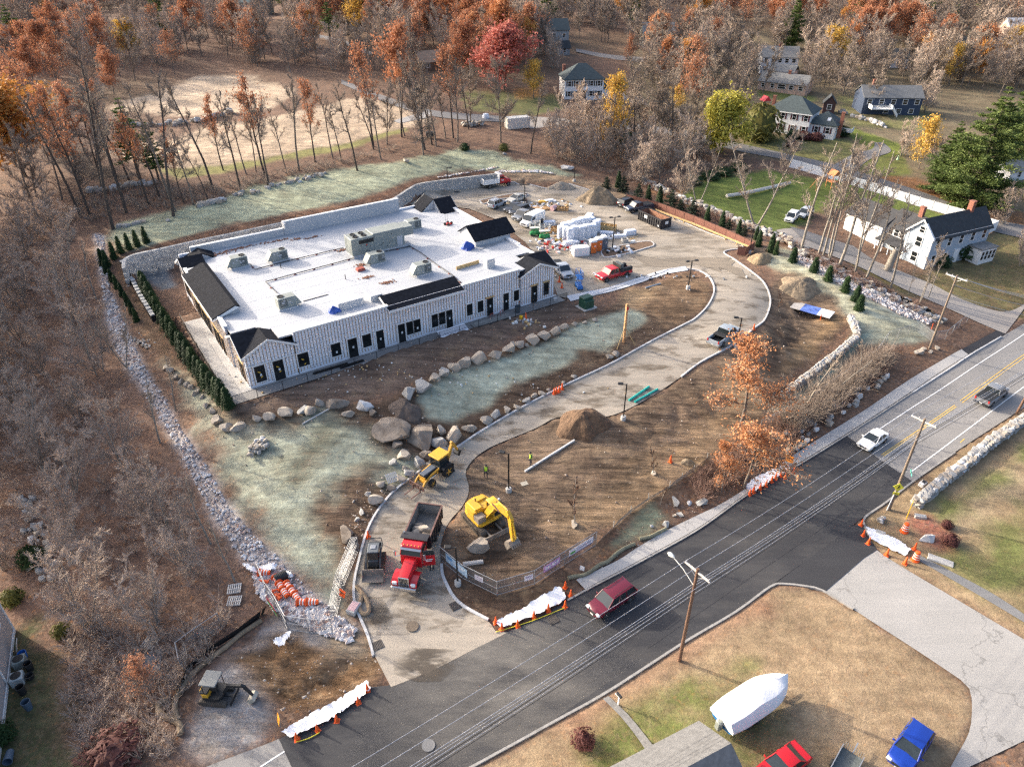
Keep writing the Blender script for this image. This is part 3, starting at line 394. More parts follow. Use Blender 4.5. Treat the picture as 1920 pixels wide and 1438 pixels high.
 # the ground
def ground_material():
 m=bpy.data.materials.new("ground");m.use_nodes=True;N=m.node_tree.nodes;L=m.node_tree.links;b=N["Principled BSDF"];b.inputs['Roughness'].default_value=.95;b.inputs['Specular IOR Level'].default_value=.2
 g=N.new("ShaderNodeNewGeometry");pos=g.outputs['Position']
 col=N.new("ShaderNodeAttribute");col.attribute_name="Col";zn=N.new("ShaderNodeAttribute");zn.attribute_name="Zone";sp=N.new("ShaderNodeSeparateColor");L.new(zn.outputs['Color'],sp.inputs[0])
 def noise(s,d=5,r=.6,vec=pos,out=0):
  n=N.new("ShaderNodeTexNoise");n.inputs['Scale'].default_value=s;n.inputs['Detail'].default_value=d;n.inputs['Roughness'].default_value=r;L.new(vec,n.inputs[0]);return n.outputs[out]
 def mr(x,a,b_,c,d):
  n=N.new("ShaderNodeMapRange");n.inputs[1].default_value=a;n.inputs[2].default_value=b_;n.inputs[3].default_value=c;n.inputs[4].default_value=d;L.new(x,n.inputs[0]);return n.outputs[0]
 def math_(op,a,b_):
  n=N.new("ShaderNodeMath");n.operation=op
  for i,q in enumerate((a,b_)):
   if isinstance(q,(int,float)):n.inputs[i].default_value=q
   else:L.new(q,n.inputs[i])
  return n.outputs[0]
 def mix(bt,f,a,b_):
  n=N.new("ShaderNodeMix");n.data_type='RGBA';n.blend_type=bt
  if isinstance(f,(int,float)):n.inputs[0].default_value=f
  else:L.new(f,n.inputs[0])
  L.new(a,n.inputs[6])
  if isinstance(b_,tuple):n.inputs[7].default_value=(*b_,1)
  else:L.new(b_,n.inputs[7])
  return n.outputs[2]
 big=noise(.13,6,.6);mid=noise(.8,7,.7);fine=noise(5.5,6,.75)
 mp=N.new("ShaderNodeMapping");mp.inputs['Rotation'].default_value=(0,0,R(-34));mp.inputs['Scale'].default_value=(.12,1.0,.3);L.new(pos,mp.inputs[0])
 trk=noise(1.5,5,.65,mp.outputs[0])
 c=mix('MULTIPLY',1,col.outputs['Color'],mr(big,.3,.7,.72,1.28));c=mix('MULTIPLY',1,c,mr(mid,.3,.7,.70,1.3));c=mix('MULTIPLY',1,c,mr(fine,.3,.7,.74,1.26))
 soil=sp.outputs[2]
 ct=mix('MULTIPLY',soil,c,mr(trk,.34,.66,.45,1.45))
 dry=math_('MULTIPLY',mr(noise(.35,7,.75),.50,.66,0,.65),soil);ct=mix('MIX',dry,ct,(.27,.195,.125))
 vs1=N.new("ShaderNodeTexVoronoi");vs1 .inputs['Scale'].default_value=1.5;L.new(pos,vs1 .inputs[0]);sc_=N.new("ShaderNodeSeparateColor");L.new(vs1 .outputs['Color'],sc_.inputs[0])
 st=math_('MULTIPLY',math_('LESS_THAN',vs1 .outputs['Distance'],mr(sc_.outputs[1],0,1,.03,.15)),math_('GREATER_THAN',sc_.outputs[0],.55));st=math_('MULTIPLY',st,soil)
 ct=mix('MIX',math_('MULTIPLY',st,.9),ct,(.30,.24,.18))
 gr=sp.outputs[1];thin=math_('MULTIPLY',mr(noise(.9,9,.85),.54,.66,0,.6),gr);ct=mix('MULTIPLY',thin,ct,(.66,.56,.47));ct=mix('MULTIPLY',gr,ct,mr(trk,.3,.7,.8,1.15))
 ct=mix('MULTIPLY',gr,ct,mr(noise(14,3,.6),.3,.7,.72,1.28))
 vl=N.new("ShaderNodeTexVoronoi");vl.inputs['Scale'].default_value=4.2;L.new(pos,vl.inputs[0]);sl_=N.new("ShaderNodeSeparateColor");L.new(vl.outputs['Color'],sl_.inputs[0])
 ramp=N.new("ShaderNodeValToRGB");e=ramp.color_ramp.elements
 for k in range(4):e.new(.5)
 for k,(p_,q)in enumerate(((0,(.06,.04,.03)),(.25,(.14,.085,.06)),(.45,(.23,.125,.08)),(.65,(.19,.135,.105)),(.85,(.30,.2,.14)),(1,(.36,.16,.06)))):e[k].position=p_;e[k].color=(*q,1)
 L.new(sl_.outputs[0],ramp.inputs[0])
 lf=math_('MULTIPLY',mr(noise(.6,6,.7),.38,.62,.12,.85),sp.outputs[0]);lf=math_('MULTIPLY',lf,math_('GREATER_THAN',sl_.outputs[1],.3))
 ct=mix('MIX',lf,ct,ramp.outputs[0])
 L.new(ct,b.inputs['Base Color'])
 h=math_('ADD',math_('MULTIPLY',fine,.10),math_('MULTIPLY',mid,.30));h=math_('ADD',h,math_('MULTIPLY',math_('MULTIPLY',trk,soil),1.1));h=math_('ADD',h,math_('MULTIPLY',st,.06))
 bp=N.new("ShaderNodeBump");bp.inputs['Distance'].default_value=.45;bp.inputs['Strength'].default_value=.75;L.new(h,bp.inputs['Height']);L.new(bp.outputs[0],b.inputs['Normal'])
 return m
def build_ground():
 ax=axis(-75,95,.5,-900,900);ay=axis(18,175,.5,-250,1500);X,Y=np.meshgrid(ax,ay);x=X.ravel();y=Y.ravel();nx,ny=len(ax),len(ay)
 h=H(x,y);col=np.tile(np.array(LITTER),(len(x),1));zone=np.tile(np.array([.9,.15,.25]),(len(x),1))
 wob=fbm(x,y,.35,4);wob2=fbm(x,y,1.1,2)
 far=np.clip(fbm(x,y,.02,3)*3+.4,0,1)[:,None];fm=(y>190)[:,None];col=np.where(fm,col*(1-far*.4)+np.array([.15,.14,.06])*far*.4,col)
 for poly,c,z,soft in ZONES:
  w=np.array([P(*q)[:2]for q in poly]);lo=w.min(0)-6;hi=w.max(0)+6
  k=np.where((x>lo[0])&(x<hi[0])&(y>lo[1])&(y<hi[1]))[0]
  if not len(k):continue
  sd=sdist(x[k],y[k],w)+wob[k]*soft*2.2+wob2[k]*min(soft,1)*.8;mk=np.clip(sd/(soft*.5+.25)*.5+.5,0,1)[:,None]
  col[k]=col[k]*(1-mk)+np.array(c)*mk;zone[k]=zone[k]*(1-mk)+np.array(z)*mk
 car=np.zeros(len(x),bool);flat=np.zeros(len(x))
 for c in CARVE:
  lo=c.min(0)-3;hi=c.max(0)+3;k=np.where((x>lo[0])&(x<hi[0])&(y>lo[1])&(y<hi[1]))[0]
  if len(k):car[k]|=inpoly(x[k],y[k],c)
 pad=inpoly(x,y,PAD)
 rough=(.10+.38*zone[:,2]+.12*zone[:,0])*~pad
 for c in CARVE:
  lo=c.min(0)-3;hi=c.max(0)+3;k=np.where((x>lo[0])&(x<hi[0])&(y>lo[1])&(y<hi[1]))[0]
  if len(k):rough[k]*=np.clip(-sdist(x[k],y[k],c)/2.0,0,1)
 h=h+fbm(x,y,.45,4)*rough+fbm(x,y,.06,3)*np.clip((y-200)/150,0,1)*4-car*.14
 for poly,dep,rg in(([(430,1240),(520,1192),(600,1222),(690,1222),(718,1250),(680,1280),(600,1325),(530,1340),(490,1295)],.55,1.3),([(940,1000),(1010,945),(1050,965),(1000,1042),(940,1060),(890,1045)],.35,.6),([(1480,565),(1550,575),(1560,590),(1530,605),(1490,590)],.5,.5),([(1150,850),(1280,740),(1350,700),(1390,760),(1300,850),(1180,930)],.1,.7),([(1440,600),(1470,560),(1520,640),(1470,690),(1430,660)],.1,.8)):
  w=np.array([P(*q)[:2]for q in poly]);lo=w.min(0)-1;hi=w.max(0)+1;k=np.where((x>lo[0])&(x<hi[0])&(y>lo[1])&(y<hi[1]))[0];mk=np.clip(sdist(x[k],y[k],w)/1.4,0,1);h[k]+=mk*(-dep+rg*fbm(x[k],y[k],.8,4))
 v=np.c_[x,y,h];i=np.arange((ny-1)*(nx-1));r=i//(nx-1);q=r*nx+i%(nx-1);f=np.c_[q,q+1,q+nx+1,q+nx]
 me=bpy.data.meshes.new("ground");me.vertices.add(len(v));me.vertices.foreach_set("co",v.ravel());me.loops.add(f.size);me.loops.foreach_set("vertex_index",f.ravel().astype(np.int32));me.polygons.add(len(f));me.polygons.foreach_set("loop_start",(np.arange(len(f))*4).astype(np.int32));me.polygons.foreach_set("use_smooth",np.ones(len(f),bool));me.update(calc_edges=True)
 for nm,a in(("Col",col),("Zone",zone)):
  at=me.color_attributes.new(nm,'FLOAT_COLOR','POINT');at.data.foreach_set("color",np.c_[a,np.ones(len(a))].astype(np.float32).ravel())
 me.materials.append(ground_material());link("ground",me,kind='structure')
build_ground()
# the new building
m_shingle=M("dark_shingles",(.016,.018,.024),.95,.35,2.2,.01,spec=.1);m_tpo=M("white_membrane",(.385,.405,.43),.6,.1,.25,col2=(.47,.48,.50),detail=9);m_trim=M("white_trim",(.78,.78,.77),.6,.05,1)
m_shingleg=M("grey_shingles",(.085,.083,.083),.9,.3,2.2,.01)
m_glass=M("dark_glass",(.012,.016,.018),.12,.4,.6);m_frame=M("black_frame",(.02,.02,.022),.5,.2,2);m_batten=M("furring_strip",(.44,.29,.16),.8,.35,1.2)
m_black=M("black_metal",(.014,.014,.015),.55,.2,2);m_galv=M("galvanised_steel",(.42,.43,.44),.45,.15,2,metal=.6)
def sheathing(name,angle):
 """foil-faced insulation boards with rows of pale blue print (too small to read)"""
 m=bpy.data.materials.new(name);m.use_nodes=True;N=m.node_tree.nodes;L=m.node_tree.links;b=N["Principled BSDF"];b.inputs['Roughness'].default_value=.5
 g=N.new("ShaderNodeNewGeometry");mp=N.new("ShaderNodeMapping");mp.vector_type='TEXTURE';mp.inputs['Rotation'].default_value=(0,0,angle);L.new(g.outputs['Position'],mp.inputs[0])
 se=N.new("ShaderNodeSeparateXYZ");L.new(mp.outputs[0],se.inputs[0]);cb=N.new("ShaderNodeCombineXYZ");L.new(se.outputs[0],cb.inputs[0]);L.new(se.outputs[2],cb.inputs[1])
 br=N.new("ShaderNodeTexBrick");br.offset=.37;br.inputs['Scale'].default_value=1;br.inputs['Brick Width'].default_value=.38;br.inputs['Row Height'].default_value=.34;br.inputs['Mortar Size'].default_value=.105;br.inputs['Color1'].default_value=(.07,.10,.22,1);br.inputs['Color2'].default_value=(.55,.60,.68,1);br.inputs['Mortar'].default_value=(.84,.86,.91,1);L.new(cb.outputs[0],br.inputs[0])
 no=N.new("ShaderNodeTexNoise");no.inputs['Scale'].default_value=9;no.inputs['Detail'].default_value=3;L.new(cb.outputs[0],no.inputs[0])
 gt=N.new("ShaderNodeMapRange");gt.inputs[1].default_value=.42;gt.inputs[2].default_value=.56;L.new(no.outputs[0],gt.inputs[0])
 mx=N.new("ShaderNodeMix");mx.data_type='RGBA';L.new(gt.outputs[0],mx.inputs[0]);mx.inputs[6].default_value=(.84,.86,.91,1);L.new(br.outputs[0],mx.inputs[7])
 n2=N.new("ShaderNodeTexNoise");n2 .inputs['Scale'].default_value=.6;L.new(cb.outputs[0],n2 .inputs[0]);m2=N.new("ShaderNodeMix");m2 .data_type='RGBA';m2 .blend_type='MULTIPLY';m2 .inputs[0].default_value=.5;L.new(mx.outputs[2],m2 .inputs[6]);L.new(n2 .outputs['Color'],m2 .inputs[7])
 L.new(mx.outputs[2],b.inputs['Base Color']);return m
def plane_hit(u,v,o2,n2):
 d=ray(u,v);n=np.array([*n2,0]);t=((np.array([*o2,BZ])-np.array([0,0,CAM_H]))@n)/(d@n);return np.array([0,0,CAM_H])+d*t
def front(u,v):p=plane_hit(u,v,BA[:2],EY);return float((p[:2]-BA[:2])@EX),float(p[2]-BZ)
def west(u,v):p=plane_hit(u,v,BA[:2],EX);return float((p[:2]-BA[:2])@EY),float(p[2]-BZ)
def roofpt(u,v,z):p=Pz(u,v,BZ+z);q=p[:2]-BA[:2];return float(q@EX),float(q@EY)
m_sh=sheathing("printed_sheathing",BANG);m_shw=sheathing("printed_sheathing_side",BANG+R(90))
bld=thing("commercial_building","long new one storey building with white flat roof and printed wall sheathing","building",(BA[0],BA[1],BZ),BANG)
BD,FH,RZ=32.2,5.75,5.45
E0,PK=4.55,6.05
wf=MB();wf.box((BL/2,.15,FH/2),(BL-12.2,.3,FH));wf.box((3,.15,E0/2),(5.9,.3,E0));wf.prism([(.05,E0),(5.95,E0),(3,PK-.05)],0,.3)
wf.box((BL-3,-.1,E0/2+.2),(5.9,.3,E0+.4));wf.prism([(BL-5.95,E0+.4),(BL-.05,E0+.4),(BL-3,PK+.1)],-.25,.05)
wf.build("front_wall",m_sh,bld)
ww=MB();ww.box((.15,3.1,E0/2),(.3,5.6,E0));ww.prism([(.35,E0),(5.9,E0),(3,PK-.05)],0,.3,'X');ww.box((-.1,BD/2,FH/2),(.3,BD-12.4,FH));ww.box((.15,BD-3,E0/2-.7),(.3,5.9,E0+1.4));ww.box((.16,BD-7,-.7),(.28,2.2,1.4));ww.prism([(BD-5.9,E0),(BD-.1,E0),(BD-3,PK)],0,.3,'X');ww.build("west_wall",m_shw,bld)
MB().box((BL-.9,BD/2,FH/2),(.3,BD-6,FH)).box((BL-.15,3,E0/2+.2),(.3,5.6,E0+.4)).build("east_wall",m_shw,bld)
MB().box((BL/2,BD+.1,FH/2),(BL-.6,.3,FH)).build("back_wall",m_sh,bld)
fr_=MB()
for xa,xb,ya,yb in((6.2,BL-6.2,.3,BD-.3),(3,6.2,3,BD-3),(.05,3,4.45,BD-5),(4.45,6.2,.3,3),(4.9,6.2,BD-3,BD-.3),(BL-6.2,BL-3.4,3,BD-3),(BL-3.4,BL-1.05,5,BD-5.9),(BL-6.2,BL-4.95,.3,3)):fr_.box(((xa+xb)/2,(ya+yb)/2,RZ-.1),(xb-xa,yb-ya,.2))
fr_=fr_.build("flat_roof",m_tpo,bld)
m_seam=M("membrane_seam",(.50,.52,.55),.7,.15,1)
for k in range(10):MB().box((BL/2,3.2+k*2.8,RZ+.006),(BL-7,.06,.012)).build("seam",m_seam,fr_)
for k in range(5):MB().box((6.5+k*7.8,BD/2,RZ+.007),(.05,BD-1.0,.014)).build("seam",m_seam,fr_)
MB().box((9.0,BD-.1,(RZ+6.5)/2),(14,.35,6.5-RZ)).box((26,BD-.1,(RZ+7.55)/2),(19.9,.35,7.55-RZ)).box((16.1,BD-.6,7.2),(.25,1.3,.8)).build("back_parapet",m_tpo,bld)
for c_,d_ in(((12.3,.1,FH+.06),(12.5,.55,.16)),((34.2,.1,FH+.06),(9.4,.55,.16)),((BL-.9,17.5,FH+.05),(.5,BD-12.5,.14)),((-.1,7.2,FH+.05),(.5,2.6,.14)),((-.1,BD-6.6,FH+.05),(.5,2,.14)),((9,BD-.1,6.56),(14,.5,.12)),((26,BD-.1,7.61),(19.9,.5,.12))):MB().box(c_,d_).build("parapet_cap",m_trim,bld)
def corner(ox,oy,sx,sy,e,pk,ov=.35):
 X=lambda x,y,z:(ox+sx*x,oy+sy*y,z);k=(pk-e)/3.0;lo=e-ov*k
 rf=MB();th=.12
 for poly in([(-ov,-ov,lo),(3,-ov,pk),(3,3,pk)],[(-ov,-ov,lo),(3,3,pk),(-ov,3,pk)],[(3,-ov,pk),(6+ov,-ov,lo),(6+ov,3,lo),(3,3,pk)],[(-ov,3,pk),(3,3,pk),(3,6+ov,lo),(-ov,6+ov,lo)]):
  n=len(poly);up=[X(*p)for p in poly];dn=[X(p[0],p[1],p[2]-th)for p in poly]
  rf.add(up+dn,[tuple(range(n)),tuple(range(2*n-1,n-1,-1))]+[(i,(i+1)%n,n+(i+1)%n,n+i)for i in range(n)])
 r=rf.build("corner_roof",m_shingle,bld)
 MB().prism([(3,e-.6),(6.2,e-.6),(3,pk-.13)],oy+sy*2.85,oy+sy*2.98,'Y',Matrix(((sx,0,0,ox),(0,1,0,0),(0,0,1,0),(0,0,0,1)))).prism([(3,e-.6),(6.2,e-.6),(3,pk-.13)],ox+sx*2.85,ox+sx*2.98,'X',Matrix(((1,0,0,0),(0,sy,0,oy),(0,0,1,0),(0,0,0,1)))).build("roof_cheek",m_tpo,r)
 rk=MB()
 for a,c in(((-ov,-ov,lo),(3,-ov,pk)),((3,-ov,pk),(6+ov,-ov,lo)),((-ov,-ov,lo),(-ov,3,pk)),((-ov,3,pk),(-ov,6+ov,lo))):
  a_=Vector(X(*a));c_=Vector(X(*c));d=(c_-a_);rk.add([a_+Vector((0,0,-.02)),c_+Vector((0,0,-.02)),c_+Vector((0,0,-.3)),a_+Vector((0,0,-.3))]+[q+Vector((-.05*sx if a[0]==c[0]else 0,-.05*sy if a[1]==c[1]else 0,0))for q in(a_+Vector((0,0,-.02)),c_+Vector((0,0,-.02)),c_+Vector((0,0,-.3)),a_+Vector((0,0,-.3)))],[(0,1,2,3),(7,6,5,4),(0,4,5,1),(1,5,6,2),(2,6,7,3),(3,7,4,0)])
 rk.build("rake_trim",m_trim,r)
corner(0,0,1,1,E0,PK);corner(BL,-.25,-1,1,E0+.4,PK+.15);corner(0,BD+.2,1,-1,E0+.3,PK+.3);corner(BL-.7,BD+.2,-1,-1,E0+.6,PK+1.2)
def shed(name,along,a0,a1,o,e,r,run):
 pf=[(o-.75,e),(o+run,r),(o+run+.55,r-.28),(o+run+.55,r-.42),(o-.75,e-.14)]
 s=MB().prism(pf,a0,a1,'X' if along=='x' else 'Y',None if along=='x' else None).build(name,m_shingle,bld)
 t=MB();ax='X' if along=='x' else 'Y'
 t.prism([(o-.80,e-.02),(o-.76,e-.02),(o-.76,e-.34),(o-.80,e-.34)],a0-.02,a1+.02,ax)
 for q in(a0,a1-.06):t.prism([(o-.75,e-.16),(o+run,r-.16),(o+run+.5,r-.45),(o-.75,e-.42)],q-.02,q+.08,ax)
 t.build("eave_trim",m_trim,s)
 MB().prism([(o+.32,5.3),(o+.32,e+.3),(o+run-.05,r-.22),(o+run+.4,r-.45),(o+run+.4,5.3)],a0+.3,a1-.3,ax).build("shed_cheek",m_tpo,s)
shed("shed_roof",'x',18.4,29.4,0,5.45,6.45,1.9)
shed("shed_roof",'y',9.2,25.2,-.15,5.55,6.7,2.3)
dy0=13.5;dr=MB()
for s_ in(1,-1):dr.add([(38.2,dy0,8.1),(BL+.6,dy0,8.1),(BL+.6,dy0-s_*2.6,6.45),(38.2,dy0-s_*2.6,6.45),(38.2,dy0,7.95),(BL+.6,dy0,7.95),(BL+.6,dy0-s_*2.6,6.3),(38.2,dy0-s_*2.6,6.3)],[(0,1,2,3),(7,6,5,4),(0,4,5,1),(1,5,6,2),(2,6,7,3),(3,7,4,0)])
drm=dr.build("dormer_roof",m_shingle,bld)
MB().box((41.6,dy0,5.9),(6.3,4.7,1.05)).prism([(dy0-2.35,6.42),(dy0+2.35,6.42),(dy0,7.92)],38.4,BL+.2,'X').build("dormer_wall",m_tpo,drm)
bt=MB().box((0,0,.5),(.06,.05,1.0)).mesh("batten",m_batten);nb_=0
def batten(x,y,z0,z1):
 o=link("batten",bt,bld,(x,y,z0));o.scale=(1,1,z1-z0)
x=.25
while x<BL:
 if x<5.95:top=E0+(PK-E0)*(1-abs(x-3)/3)-.3;y=-.03
 elif x>BL-5.95:top=E0+.4+(PK-E0-.3)*(1-abs(x-BL+3)/3)-.25;y=-.28
 else:top=FH-.15 if not 18.2<x<29.6 else 5.05;y=-.03
 batten(x,y,.25+.1*random.random(),top);x+=.405
wb=MB().box((0,0,.5),(.05,.075,1.0)).mesh("batten",m_batten)
y=.4
while y<BD-.3:
 top=E0-.2 if y<5.9 or y>BD-5.9 else FH-.8;o=link("batten",wb,bld,(-.03 if y<5.9 or y>BD-5.9 else-.28,y,.2));o.scale=(1,1,top-.2);y+=.62
FW=[(481.5,500.3,717,686),(517,535.8,712,674.6),(560.8,580.6,688,655.8),(622.4,640,669,639),(654.7,671.4,666,628.7),(680.8,696.5,651.6,621),(707.3,720.9,650.5,614),(748,760.5,641,604),(762.6,774.7,628,601),(776,788.7,624,596),(809.5,821,614,587),(823,834.6,609,583),(836.7,848,606,578.6),(874.9,885.3,592,564),(895,905.5,586,557.7),(913,923.7,588,553.5),(943,953,578,544),(962.5,972,564.4,538.5),(994,1004,564,530.6),(1016.8,1025,552,523.3)]
isdoor={1,4,6,7,12,15,16,18}
m_note=M("paper_note",(.7,.72,.72),.8,.1,2);m_tape=M("yellow_tape",(.75,.45,.05),.6,.15,2);m_wood=M("raw_timber",(.52,.36,.17),.8,.2,1.5)
for i,(u0,u1,v0,v1)in enumerate(FW):
 x0,z0=front(u0,v0 if i in isdoor else v0);x1,_=front(u1,v0-(u1-u0)*.31);_,z1=front(u0,v1);y=-.06 if x0<BL-6 else-.3
 z0=0.12 if i in isdoor else max(z0,.45);z1=2.75;x0,x1=min(x0,x1),max(x0,x1);x1=max(x1,x0+.85);cx=(x0+x1)/2;w=x1-x0
 nm="door" if i in isdoor else "window";f=MB()
 for bx in(x0+.05,x1-.05):f.box((bx,y-.05,(z0+z1)/2),(.1,.12,z1-z0))
 for bz in[z0+.05,z1-.05]+([.95]if nm=="window" and z1-z0>1.9 else[]):f.box((cx,y-.05,bz),(w-.2,.12,.1))
 fo=f.build(nm,m_frame,bld);MB().box((cx,y-.03,(z0+z1)/2),(w-.2,.04,z1-z0-.2)).build("pane",m_glass,fo)
 t=MB()
 if i not in(15,18,19):
  for bx in(x0-.08,x1+.08):t.box((bx,y-.03,(z0+z1)/2),(.13,.1,z1-z0+.05))
  t.box((cx,y-.03,z1+.09),(w+.29,.1,.14))
  if nm=="window":t.box((cx,y-.03,z0-.07),(w+.29,.12,.12))
  t.build("casing",m_trim,fo)
 else:t.box((cx,y-.04,z1+.12),(w+.4,.1,.22)).build("header",m_wood,fo)
 if nm=="door" or i%3==0:MB().box((cx+.05,y-.058,1.5),(.22,.012,.3)).build("paper_note",m_note,fo)
 if i<3:MB().box((cx-.1,y-.06,1.9),(.35,.012,.12),ry=.6).box((cx+.1,y-.06,1.2),(.3,.012,.1),ry=-.5).build("warning_tape",m_tape,fo)
MB().box((2.9,-.09,2.92),(5.9,.1,.14)).build("band_trim",m_trim,bld)
for(y0,n)in((1.2,2),(8.8,1),(10.6,3),(15.5,4),(20.6,3),(26.3,1),(28.6,2)):
 xx=.0 if y0<5.9 or y0>26 else-.25
 for k in range(n):
  yc=y0+k*1.05+.4;f=MB()
  for s_ in(-.4,.4):f.box((xx-.05,yc+s_,1.6),(.12,.09,2.4))
  for bz in(.45,2.75):f.box((xx-.05,yc,bz),(.12,.71,.09))
  fo=f.build("window",m_frame,bld);MB().box((xx-.03,yc,1.6),(.04,.71,2.2)).build("pane",m_glass,fo)
 MB().box((xx-.08,y0+n*.525-.1,2.95),(.09,n*1.05+.3,.16)).build("header",m_wood,bld)
sheet("patio",[bw(*q)[:2]for q in((-2.7,-2.3),(BL+.6,-2.2),(BL+.6,.3),(.1,.3),(.1,22),(-2.7,22))],m_walk,.06,carve=False,cell=4)
m_drift=M("drifted_leaves",(.16,.07,.04),.95,.4,6,.03,col2=(.28,.13,.08))
for(u,v,w,l)in((408,478,2.2,.7),(440,468,3.6,.6),(465,463,4,.7),(522,452,2.6,.6),(585,446,1.4,.5),(556,449,1.2,.4),(640,470,1,.6),(677,497,1.2,.8),(688,521,1.3,.6),(727,530,1.4,.8)):
 bx,by=roofpt(u,v,RZ);mb=MB();n=40
 for _ in range(n):
  a=random.gauss(0,.42)*w;c=random.gauss(0,.3)*l;mb.box((a,c,.04+.05*random.random()),(.22,.16,.03),random.random()*3,random.uniform(-.4,.4))
 o=mb.build("leaf_drift",m_drift,None,kind='stuff');o.location=bw(bx,by,RZ);o.rotation_euler=(0,0,BANG)
 # rooftop machines
m_rtu=M("unit_grey_green",(.24,.265,.25),.55,.1,1.2);m_rtud=M("unit_dark_grille",(.10,.115,.115),.6,.3,5);m_fan=M("fan_black",(.015,.015,.016),.6,.2,3);m_red=M("red_label",(.5,.04,.03),.5,.1,3)
def rtu(label,u,v,L=2.3,W=1.5,Hh=1.35,hood='w',fans=1):
 x,y=roofpt(u,v,RZ);t=thing("rooftop_unit",label,"air conditioner",bw(x,y,RZ),BANG,"small rooftop units")
 MB().box((0,0,.12),(L+.2,W+.2,.24)).build("curb",m_tpo,t)
 MB().cbox((0,0,.26+Hh/2),(L,W,Hh),.05).build("cabinet",m_rtu,t)
 s=1 if hood=='e' else-1
 MB().prism([(s*L/2,.4),(s*(L/2+.65),.4),(s*(L/2+.62),.55),(s*L/2,Hh+.2)],-W/2+.08,W/2-.08).build("intake_hood",m_rtu,t)
 MB().box((-s*L*.22,-W/2-.012,.3+Hh*.5),(L*.42,.03,Hh*.72)).build("coil_grille",m_rtud,t)
 pn=MB()
 for k in range(7):pn.box((random.uniform(-L*.42,L*.42),-W/2-.02,random.uniform(.5,Hh+.05)),(random.uniform(.1,.3),.02,random.uniform(.08,.22)))
 pn.build("label_plate",m_tpo,t)
 MB().lathe([(.40,0),(.40,.09),(.34,.09),(.34,.02),(.05,.02)],(-s*L*.25,0,.26+Hh),18).build("fan_shroud",m_fan,t)
rtu("small grey rooftop unit nearest the northwest corner of the white roof",449,500);rtu("small grey rooftop unit just east of the northwest corner one",524,488)
rtu("small grey rooftop unit alone in the southwest of the white roof",538,576,hood='e');rtu("small grey rooftop unit nearest the dark front awning",792,513);rtu("small grey rooftop unit beside the long tall one",706,493);rtu("small grey rooftop unit behind the long one near the roof edge",775,430)
x,y=roofpt(670,486,RZ);big=thing("large_rooftop_unit","long tall grey rooftop unit with four fans on the white roof","air conditioner",bw(x+4.2,y+1.6,RZ),BANG)
MB().box((0,0,.2),(9.2,2.8,.4)).build("curb",m_tpo,big);MB().cbox((-3.0,0,1.65),(3.4,2.7,2.5),.06).build("condenser_section",m_rtu,big);MB().cbox((1.2,0,1.75),(5.0,2.7,2.7),.06).build("cabinet",m_rtu,big);MB().cbox((4.5,0,2.35),(1.6,2.5,1.3),.06).build("intake_hood",m_rtu,big)
MB().box((-2.4,-1.37,2.3),(2.3,.05,.55)).build("coil_grille",m_fan,big)
for k in range(4):MB().lathe([(.42,0),(.42,.1),(.36,.1),(.36,.02),(.05,.02)],(-3.7+(k%2)*1.3,-.55+(k//2)*1.1,2.9),18).build("fan_shroud",m_fan,big)
pl_=MB()
for k in range(26):pl_.box((random.uniform(-4.2,3.4),-1.36,random.uniform(.6,2.8)),(.11,.03,.11))
pl_.build("latch_plate",m_fan,big);MB().box((-2.4,-1.365,1.75),(.3,.03,.14)).build("red_label",m_red,big);MB().box((2.9,-1.37,1.2),(.9,.04,1.5)).build("access_door",m_tpo,big)
m_pipe=M("black_pipe",(.03,.028,.028),.6,.3,2);m_block=M("brick_red_block",(.30,.07,.05),.8,.2,3)
def roofpipe(label,pts):
 w=[bw(*roofpt(u,v,RZ),RZ+.14)for u,v in pts];t=thing("gas_pipe",label,"pipe",(0,0,0));MB().path(w,.06,6).build("pipe",m_pipe,t)
 bl=MB()
 for a,b_ in zip(w[:-1],w[1:]):
  n=max(1,int((b_-a).length/2.6))
  for k in range(n):p=a.lerp(b_,(k+.5)/n);bl.box((p.x,p.y,p.z-.09),(.32,.22,.1),BANG)
 bl.build("support_block",m_block,t)
roofpipe("thin black pipe from the southwest rooftop unit to the long unit",[(520,551),(498,530),(640,492),(668,484)]);roofpipe("thin black pipe from the northwest units past the long unit",[(470,497),(478,507),(540,491),(645,466)]);roofpipe("thin black pipe bending towards the front edge east of the awning",[(760,458),(790,476),(815,495),(852,520),(858,528),(866,532)]);roofpipe("thin black pipe running into the east side of the long unit",[(722,473),(768,464)])
for(u,v,lb_)in((648,524,"short black vent pipe on the roof south of the long unit"),(527,503,"short black vent pipe on the roof near the northwest units")):link("roof_vent",MB().tube((0,0,0),(0,0,.7),.06).mesh("roof_vent",m_pipe),None,bw(*roofpt(u,v,RZ),RZ),label=lb_,category="vent",group="black roof vents")
m_tarp=M("blue_tarp",(.02,.07,.33),.5,.3,1.5,.05)
def tarp(label,u,v,s):
 mb=MB();n=12;rings=[(1.0,0),(.85,.5),(.55,.95),(.2,1.25),(.02,1.3)];vv=[]
 for r,z in rings:
  for i in range(n):a=2*math.pi*i/n;k=r*(1+.22*math.sin(3*a+z*2)+.12*random.uniform(-1,1));vv.append((k*math.cos(a)*s,k*math.sin(a)*s*.8,z*s*.8))
 mb.add(vv,[(k*n+i,k*n+(i+1)%n,(k+1)*n+(i+1)%n,(k+1)*n+i)for k in range(len(rings)-1)for i in range(n)]+[tuple(range(n-1,-1,-1))])
 x,y=roofpt(u,v,RZ);o=mb.build("tarp_heap",m_tarp);o.location=bw(x,y,RZ);o['label']=label;o['category']="tarp"
tarp("bright blue tarp tied over a small heap near the front parapet",626,585,.8);tarp("dark blue tarp draped over a machine near the east end of the roof",876,466,1.1)
